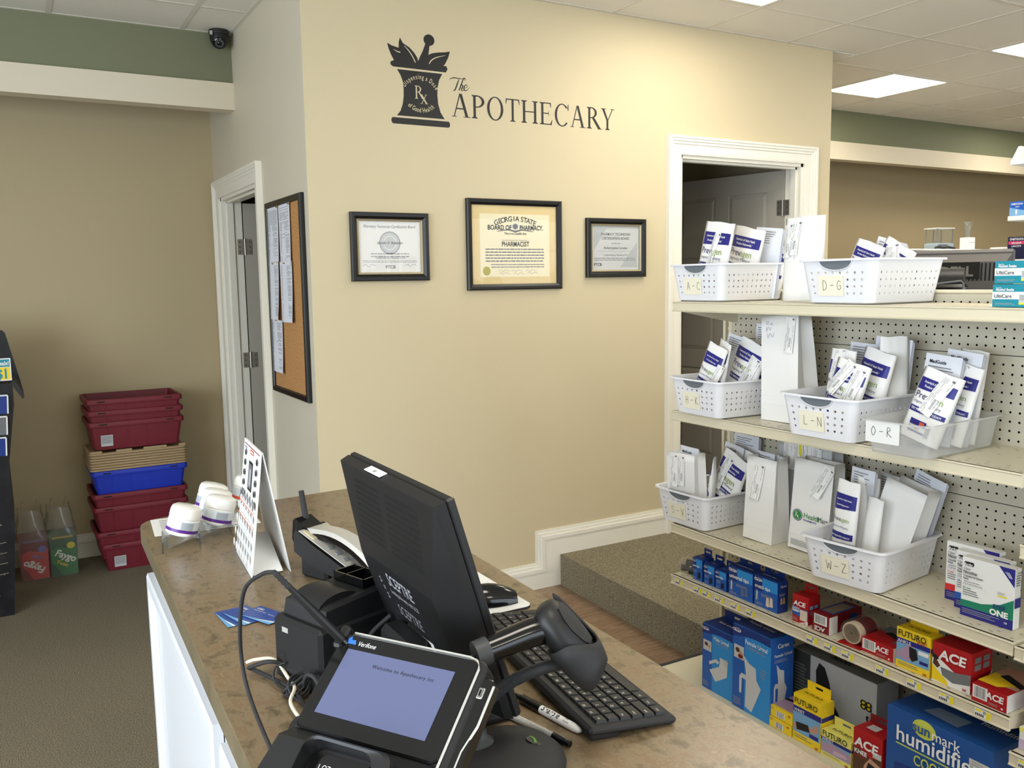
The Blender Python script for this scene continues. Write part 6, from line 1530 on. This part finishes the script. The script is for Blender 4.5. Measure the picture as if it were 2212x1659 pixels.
# --- next section of the gondola, only its edge is in view
LIL = mat('carton_lilac', (204, 186, 214), .4)
t, p = carton('tissue_box', 'white and lilac carton at the lower right edge of the picture', .885, -2.562, .4355, .11, .08, .055, CWHITE, 0)
p.r(0, 1, 0, .45, LIL); p.f([(.1, .7), (.3, .5), (.5, .8), (.4, .9), (.3, .65)], PURP); p.r(.0, .3, .8, 1, FPALE); p.build(t)
t, p = carton('tissue_box', 'lilac carton with yellow top stacked above the white and lilac one', .890, -2.572, .4910, .10, .07, .075, LIL, 0)
p.r(0, 1, .75, 1, FYEL); p.ell(.3, .4, .2, .2, PURP, 14); p.build(t)
t, p = carton('medicine_box', 'pale blue carton on the next shelf section at the right edge', 1.02, -2.60, .9405, .10, .06, .12, PHOTOB, 0)
p.r(.1, .9, .5, .8, WINK); p.build(t)
# ================================================================ left: totes, soda cartons, display stand
TW, TD, TH = .495, .36, .155
tote_me = {}
def tote(label, x, y, z, m_, group, sticker=False, dx=0):
    """nesting tote, front (long side) towards -Y, origin at front-left-bottom of its rim footprint"""
    t = thing('nesting_tote', label, 'tote', (x+dx, y, z), rad(1.0), group)
    if m_ not in tote_me:
        m = MB(); tp = .030; R = lambda i, zz, r=.02: [(a+TW/2, b+TD/2, zz) for a, b in rrect(TW-2*i, TD-2*i, r)]
        m.rings([R(tp, 0), R(.012, TH-.030), R(.012, TH-.006)], 0, True, False)
        m.rings([R(.016, TH-.002), R(tp+.004, .004)], 0, False, True)
        r = MB(); r.rings([R(.012, TH-.030), R(.001, TH-.028), R(0, TH-.024), R(0, TH-.004), R(.003, TH), R(.014, TH), R(.016, TH-.004)], 0, False, False)
        rb = MB()
        for a in (0,):
            rb.raw([(a-.004, .029, 0), (a+.004, .029, 0), (a+.004, .011, TH-.03), (a-.004, .011, TH-.03), (a-.004, .033, 0), (a+.004, .033, 0), (a+.004, .015, TH-.03), (a-.004, .015, TH-.03)], [(0, 1, 2, 3), (0, 3, 7, 4), (1, 5, 6, 2), (0, 4, 5, 1)])
        g = MB()
        g.box(0, .040, -.0006, .002, TH-.016, TH-.010)
        tote_me[m_] = (m.mesh('tub', m_, 40), r.mesh('rim', m_, 40), rb.mesh('rib', m_), g.mesh('rim_slot', DARK))
    a, b, c, d = tote_me[m_]
    inst('tub', a, t); inst('rim', b, t); [inst('rib', c, t, (TW*k/5, 0, 0)) for k in range(1, 5)]; [inst('rim_slot', d, t, (a_, 0, 0)) for a_ in (.055, TW-.095)]
    if sticker:
        q = MB(); P = lambda u, v: (.062+.060*u, .029-.018*(.025+.062*v)/(TH-.03)-.0025, .020+.062*v); q.poly([P(0, 0), P(1, 0), P(1, 1), P(0, 1)])
        for k in range(7): q.poly([(p[0], p[1]-.0006, p[2]) for p in (P(.06, .90-.1*k), P(.94, .90-.1*k), P(.94, .86-.1*k), P(.06, .86-.1*k))], 1)
        q.build('barcode_label', [CERTG, INKG], t)
    return t
tx, ty = -.800, 1.475
MG = 'maroon nesting totes'
tote('lowest maroon tote on the carpet with a barcode label', tx+.012, ty, .002, MAROON, MG, True, .01)
tote('maroon tote nested in the lowest one', tx, ty, .072, MAROON, MG)
tote('maroon tote under the blue tote, lower of the nested pair', tx, ty, .212, MAROON, MG, False, -.004)
tote('maroon tote directly under the blue tote', tx-.004, ty, .284, MAROON, MG)
tote('blue tote in the middle of the tote stack', tx, ty, .412, TBLUE, 'blue tote')
for k in range(7):
    t = thing('tote_lid', ('lowest tan lid resting on the blue tote', 'second tan lid up from the blue tote', 'third tan lid up from the blue tote', 'fourth tan lid up, middle of the lid stack', 'fifth tan lid up from the blue tote', 'sixth tan lid up, just under the notched one', 'topmost tan lid with notched rim under the maroon totes')[k], 'lid', (tx-.006+.002*(k % 2), ty-.006, .568+.0145*k), rad(1.0), 'tan tote lids')
    m = MB(); w, d = TW+.006, TD+.006; R = lambda i, zz: [(a+w/2, b+d/2, zz) for a, b in rrect(w-2*i, d-2*i, .022)]
    m.rings([R(.006, 0), R(0, .003), R(0, .011), R(.004, .0138), R(.016, .0138), R(.020, .008)], 0, True, True); m.build('lid_plate', TANP, t, 40)
    if k == 6:
        m = MB()
        for a, b in ((0, .07), (.13, .22), (.27, .40), (.455, w)): m.cbox(a+.004, b-.004, .002, .012, .012, .026, .003)
        m.build('lip', TANP, t)
tote('maroon tote with a barcode label resting on the tan lids', tx-.003, ty, .669+.012, MAROON, MG, True)
tote('maroon tote nested second from the top', tx-.004, ty, .743, MAROON, MG)
tote('topmost open maroon tote of the stack', tx-.006, ty, .805, MAROON, MG)
# soda cartons in thin clear carrier bags
def soda(label, x, col, dark, accent, words, up):
    t = thing('soda_carton', label, 'carton', (x, 1.560, .002), rad(2), 'soda cartons by the wall')
    w, d, h = .128, .24, .205; MB().cbox(0, w, 0, d, 0, h, .003).build('carton', col, t); p = Print(w, d, h)
    p.f([(0, .72), (.3, .80), (.6, .74), (1, .82), (1, 1), (0, 1)], dark); p.f([(0, 0), (.4, .0), (.2, .25), (0, .4)], dark); p.ell(.78, .80, .16, .09, accent, 12); p.tr(0, 1, 0, 1, dark); p.tr(.1, .9, .05, .22, accent); p.build(t)
    a = rad(-28) if up else rad(152)
    T(t, words[0], FR(w*.5, h*(.46 if up else .42), -.0022, a), .052, WINK, .03, 'CENTER', .9, .1); T(t, words[1], FR(w*(.38 if up else .6), h*(.30 if up else .64), -.0022, a), .026, accent, .03)
    return t
SRED = mat('soda_red', (196, 40, 40), .35); SREDD = mat('soda_red_dark', (120, 24, 34), .35); SGRN = mat('soda_green', (28, 120, 52), .35); SGRND = mat('soda_green_dark', (16, 80, 40), .35); SYEL = mat('soda_yellow', (222, 208, 40), .4); SPUR = mat('soda_violet', (120, 110, 190), .4)
soda('red soda carton with upside-down lettering in a clear bag', -1.160, SRED, SREDD, SPUR, ('Faygo', 'Cola'), False)
soda('green soda carton with a lemon print in a clear bag', -1.022, SGRN, SGRND, SYEL, ('Faygo', 'Twist'), True)
def carrier(label, x):
    t = thing('carrier_bag', label, 'plastic bag', (x, 1.545, .001), rad(2), 'clear carrier bags over the soda cartons')
    m = MB(); w, d = .146, .262; n = 24; R = []
    lv = ((0, 1.0), (.08, 1.0), (.18, 1.02), (.235, 1.0), (.28, .90), (.32, .80), (.36, .78))
    for z, s in lv:
        ring = []
        for k in range(n):
            a = 2*PI*k/n; c, q = math.cos(a), math.sin(a); r = 1/max(abs(c)/(w/2), abs(q)/(d/2)); wob = 1+.06*math.sin(5*a+z*30)*(z > .2)+.03*math.sin(9*a-z*50)*(z > .1)
            r = min(r, .5*r+.5*math.hypot(w, d)*.42); ring.append((w/2+r*c*s*wob-.005, d/2+r*q*s*wob-.005, z+(.02*math.sin(3*a) if z > .3 else 0)))
        R.append(ring)
    m.rings(R, 0, False, False); m.build('film', PLBAG, t, 60)
    for s in (-1, 1):
        m = MB(); P = [(w/2+s*.035+.012*math.cos(q), d*.45, .34+.07*math.sin(q)) for q in [PI*k/8 for k in range(9)]]
        for a, b in zip(P[:-1], P[1:]): m.poly([a, b, (b[0], b[1]+.05, b[2]), (a[0], a[1]+.05, a[2])])
        m.build('handle', PLBAG, t, 60)
carrier('clear carrier bag around the red soda carton', -1.168)
carrier('clear carrier bag around the green soda carton', -1.028)
# cardboard floor display, its side towards the camera
DISP = mat('display_black', (24, 24, 30), .4)
noise_col(DISP, [(16, 16, 22), (26, 26, 34), (60, 50, 44)], nscale=14, detail=3, pos=[.4, .62, .8])
t = thing('floor_display', 'black cardboard floor display with trays at the left edge', 'display stand', (0, 0, 0))
yf, yb = 1.05, 1.45; fx = lambda a, b, d: (a, d, b)
out = [(-1.205, .0), (-1.172, .45), (-1.178, .72), (-1.135, 1.02), (-1.14, 1.12), (-1.70, 1.12), (-1.70, 0)]
MB().prism(out, fx, yf, yb).build('body', DISP, t)
MB().prism([(-1.140, 1.115), (-1.100, 1.045), (-1.092, 1.055), (-1.100, 1.10), (-1.150, 1.34), (-1.162, 1.355), (-1.70, 1.36), (-1.70, 1.115)], fx, yb-.03, yb-.005).build('header', DISP, t)
MB().prism([(-1.142, 1.118), (-1.098, 1.042), (-1.090, 1.050), (-1.100, 1.085), (-1.128, 1.135)], fx, yf-.004, yb-.03).build('flap', BLACKM, t)
for k, z in enumerate((.98, .88, .78)):
    q = MB(); q.prism([(-1.162-.010*k, z), (-1.158-.010*k, z+.085), (-1.70, z+.085), (-1.70, z)], fx, yf-.022+.004*k, yf-.012+.004*k); q.build('tray_front', [BLUED, INKG, BLUED][k], t)
    q = MB(); q.prism([(-1.160-.010*k, z+.083), (-1.1585-.010*k, z+.089), (-1.70, z+.089), (-1.70, z+.083)], fx, yf-.023+.004*k, yf-.011+.004*k); q.prism([(-1.166-.010*k, z), (-1.160-.010*k, z), (-1.156-.010*k, z+.085), (-1.162-.010*k, z+.085)], fx, yf-.0235+.004*k, yf-.022+.004*k); q.build('tray_edge', CWHITE, t)
STAR = mat('display_star', (170, 160, 130), .5); q = MB()
for k in range(26):
    a = -1.22-.3*rnd.random(); b = .1+.62*rnd.random(); r = .002+.004*rnd.random(); q.poly([(a, yf-.0006, b-r), (a+r*.6, yf-.0006, b), (a, yf-.0006, b+r), (a-r*.6, yf-.0006, b)])
for k in range(4): q.poly([(-1.40, yf-.0006, .34-.05*k), (-1.215, yf-.0006, .36-.05*k), (-1.215, yf-.0006, .362-.05*k), (-1.40, yf-.0006, .342-.05*k)])
q.build('star_print', STAR, t)
sg = thing('price_sign', 'yellow and teal one dollar deals card on the floor display', 'sign', (-1.26, yf-.03, 1.135), rad(4))
MB().box(0, .125, 0, .002, 0, .105).build('card', CWHITE, sg); p = Print(.125, 1, .105); p.r(.03, .96, .62, .95, TEAL); p.r(.03, .96, .05, .60, FYEL); p.build(sg)
T(sg, 'Deals!', FR(.090, .073, -.0016), .026, WINK, .02, 'CENTER', .85); T(sg, '$1', FR(.088, .012, -.0016), .062, TEAL, .03, 'CENTER', .8)

# ================================================================ right background
# monitor of the till behind the gondola
t = thing('computer_monitor', 'grey monitor back with slotted top rising behind the top shelf', 'monitor', M=Matrix.Translation((2.05, -1.16, 1.26)) @ Matrix.Rotation(rad(-58), 4, 'Z') @ Matrix.Rotation(rad(10), 4, 'X'))
DG = mat('dell_grey', (92, 88, 86), .45)
m = MB(); m.cbox(0, .56, 0, .03, 0, .40, .008); m.build('bezel', DG, t)
m = MB(); m.rings([[(.01, 0, .02), (.55, 0, .02), (.55, 0, .385), (.01, 0, .385)], [(.05, -.05, .06), (.51, -.05, .06), (.53, -.035, .36), (.03, -.035, .36)]], 0, False, True); m.build('back_shell', DG, t)
pm = plane_M((.28, -.05, .06), (.4, -.05, .06), (.28, -.035, .36)); m = MB()
for k in range(34):
    a = -.235+k*.0142
    if k % 1 == 0: m.poly([tuple(pm @ Vector(q)) for q in ((a, .225, .0006), (a+.006, .225, .0006), (a+.007, .295, .0006), (a+.001, .295, .0006))])
o = m.build('vent_slots', DARK, t); o['kind'] = 'stuff'
DLX = .075
m = MB(); m.prism([(DLX-.085, .232), (DLX+.085, .232), (DLX+.085, .30), (DLX-.085, .30)], lambda a, b, d: tuple(pm @ Vector((a, b, d))), .001, .003); m.build('logo_plate', DARK, t)
T(t, 'DELL', pm @ Matrix.Translation((DLX, .245, .004)), .055, mat('dell_logo', (120, 116, 112), .45), .03, 'CENTER', 1.0)
m = MB(); m.cbox(.2, .36, -.06, .0, -.10, .10, .01); m.build('stand_neck', BLACKG, t)
m = MB(); m.cbox(.16, .40, -.12, .10, -.115, -.10, .004); m.build('stand_base', BLACK, t)
# small printers in front of it
for k, (lb, x, y, w, h) in enumerate((('low black printer with grey lid loop behind the top shelf', 1.52, -1.66, .26, .15), ('black label printer behind basket D-G', 1.60, -1.50, .16, .17))):
    t = thing('label_printer', lb, 'printer', (x, y, 1.425), rad(-60), 'printers behind the gondola')
    m = MB(); m.cbox(0, w, 0, .16, 0, h*.7, .012); m.build('case', BLACKG, t, 40)
    m = MB(); R = [[(x_, .08+.07*math.cos(a), h*.7+h*.35*math.sin(a)) for x_ in (.01, w-.01)] for a in [PI*q/8 for q in range(9)]]; m.rings(R, 0, False, False, False)
    for x_ in (.01, w-.01): m.poly([(x_, .08+.07*math.cos(a), h*.7+h*.35*math.sin(a)) for a in [PI*q/8 for q in range(9)]])
    m.build('lid', BLACK, t, 40)
    m = MB(); m.tube([(w*.62, -.004, .01), (w*.62, -.004, h*.62), (w*.66, -.004, h*.7), (w*.94, -.004, h*.76), (w*.97, -.004, h*.7), (w*.97, -.004, .01)], .003, 8); m.build('grey_loop', GREYM, t, 50)
# work counter those machines stand on
t = thing('back_counter', 'pale work counter behind the gondola carrying the till machines', 'counter', (0, 0, 0))
m = MB(); m.box(1.40, 3.2, -2.6, -1.34, 1.10, 1.14); m.build('top', mat('pale_counter', (210, 206, 196), .4), t)
m = MB(); m.box(1.45, 3.15, -2.55, -1.38, .165, 1.10); m.build('carcass', CWHITE, t)
m = MB(); m.box(1.42, 1.98, -2.30, -1.40, 1.385, 1.42); m.box(1.46, 1.50, -2.26, -1.45, 1.14, 1.385); m.box(1.92, 1.96, -2.26, -1.45, 1.14, 1.385); m.build('riser', mat('riser_grey', (150, 148, 144), .5), t)
# tall cabinet with laboratory balance
t = thing('tall_cabinet', 'tall pale cabinet against the far wall carrying the balance', 'cabinet', (4.25, .20, .166))
m = MB(); m.cbox(0, 1.05, 0, .45, 0, 1.56, .004); m.build('carcass', mat('cab_grey', (176, 174, 170), .5), t); m = MB(); m.cbox(-.02, 1.07, -.02, .46, 1.56, 1.572, .003); m.build('top', CWHITE, t)
for a in (.02, .53): MB().cbox(a, a+.50, -.018, 0, .05, 1.50, .004).build('door', CWHITE, t)
t = thing('low_partition', 'white low partition beyond the tall cabinet', 'partition', (5.32, .22, .166))
MB().cbox(0, 1.4, 0, .05, 0, 1.575, .004).build('panel', CWHITE, t); MB().cbox(-.02, .06, -.02, .07, 0, 1.59, .004).build('post', CWHITE, t)
t = thing('laboratory_balance', 'small laboratory balance with a glass draught box on the cabinet', 'balance', (4.62, .26, 1.7385), rad(-8))
BLG = mat('balance_blue', (150, 166, 176), .4)
m = MB(); m.cbox(0, .17, 0, .12, 0, .045, .01); m.build('base', BLG, t); MB().cbox(.02, .10, -.004, .002, .008, .036, .002).build('display', INKG, t)
for a, b in ((.01, .01), (.16, .01), (.01, .11), (.16, .11), (.085, .11)): MB().cbox(a-.0035, a+.0035, b-.0035, b+.0035, .045, .148, .001).build('frame_post', GREYM, t)
m = MB(); m.cbox(0, .17, 0, .12, .146, .152, .002); m.build('frame_top', CWHITE, t)
m = MB(); m.box(.012, .158, .008, .010, .046, .146); m.box(.009, .011, .012, .108, .046, .146); m.build('glass', ACRYL, t)
m = MB(); m.lathe([(0, .046), (.03, .046), (.03, .05), (0, .05)], 20, (.085, .06, 0)); m.build('pan', CHROME, t)
m = MB(); m.tube(smooth_path([(-.04, -.02, .006), (-.02, -.03, .016), (.03, -.03, .010), (.08, -.025, .014), (.14, -.03, .006)], 5), .008, 8); m.build('cord', BLACKM, t, 60)
t = thing('supply_box', 'small white box beside the balance on the cabinet', 'box', (5.02, .28, 1.7385), rad(0))
MB().cbox(0, .08, 0, .07, 0, .09, .002).build('carton', CWHITE, t); MB().box(0, .08, -.0008, 0, .05, .056).build('seam', CERTG, t)
t = thing('beaker', 'small glass beaker standing on the white supply box', 'beaker', (5.062, .315, 1.8305))
m = MB(); m.lathe([(.020, 0), (.022, .004), (.024, .07), (.034, .115), (.032, .115), (.022, .07), (.020, .006), (0, .006)], 24); m.build('glass', ACRYL, t, 40)
# wall shelf fixture at the right edge
t = thing('wall_shelves', 'white shelf ends at the right edge holding test supplies', 'shelf', (0, 0, 0))
sx, sy = 2.51, -1.5
for z in (2.005, 1.777): MB().cbox(sx, sx+.30, sy-.6, sy, z, z+.020, .002).build('shelf', CWHITE, t)
MB().prism([(sx+.005, 2.025), (sx+.05, 2.085), (sx+.30, 2.085), (sx+.30, 2.025)], lambda a, b, d: (a, d, b), sy-.012, sy-.002).build('fence', CWHITE, t)
MB().cbox(sx+.30, sx+.32, sy-.6, sy, 1.142, 2.3, .002).build('back_board', PANEL, t)
MB().cbox(sx-.004, sx+.30, sy-.6, sy, 1.60, 1.618, .002).build('lower_shelf', CWHITE, t)
t = thing('test_strip_box', 'blue test strip box on the white shelf at the right edge', 'box', (sx+.006, sy-.004, 1.798), rad(-88))
MB().cbox(0, .060, 0, .045, 0, .058, .001).build('carton', BLUE, t); p = Print(.06, .045, .058); p.f([(0, 0), (1, 0), (1, .35), (0, .6)], PHOTOB); p.r(.42, .52, .1, .42, WINK); p.build(t)
T(t, 'ONETOUCH', FR(.030, .044, -.0016), .0105, WINK, .02, 'CENTER', .8); T(t, 'Ultra', FR(.032, .034, -.0016), .008, WINK, .01)
t = thing('lancet_box', 'dark navy lancet box with pink band at the right edge', 'box', (sx+.004, sy-.004, 1.6195), rad(-88))
MB().cbox(0, .075, 0, .05, 0, .092, .001).build('carton', mat('lancet_navy', (30, 32, 66), .4), t); p = Print(.075, .05, .092); p.r(.05, .95, .66, .80, mat('lancet_pink', (206, 60, 110), .4)); p.ell(.2, .28, .09, .10, CERTG, 12); p.r(.16, .24, .05, .25, CERTG); p.build(t)
T(t, 'ONETOUCH', FR(.037, .078, -.0016), .0125, WINK, .02, 'CENTER', .8); T(t, 'UltraSoft', FR(.037, .063, -.0016), .011, WINK, .01); T(t, 'LANCETS', FR(.037, .050, -.0016), .0105, WINK, .01, 'CENTER', .9)
flush_text()
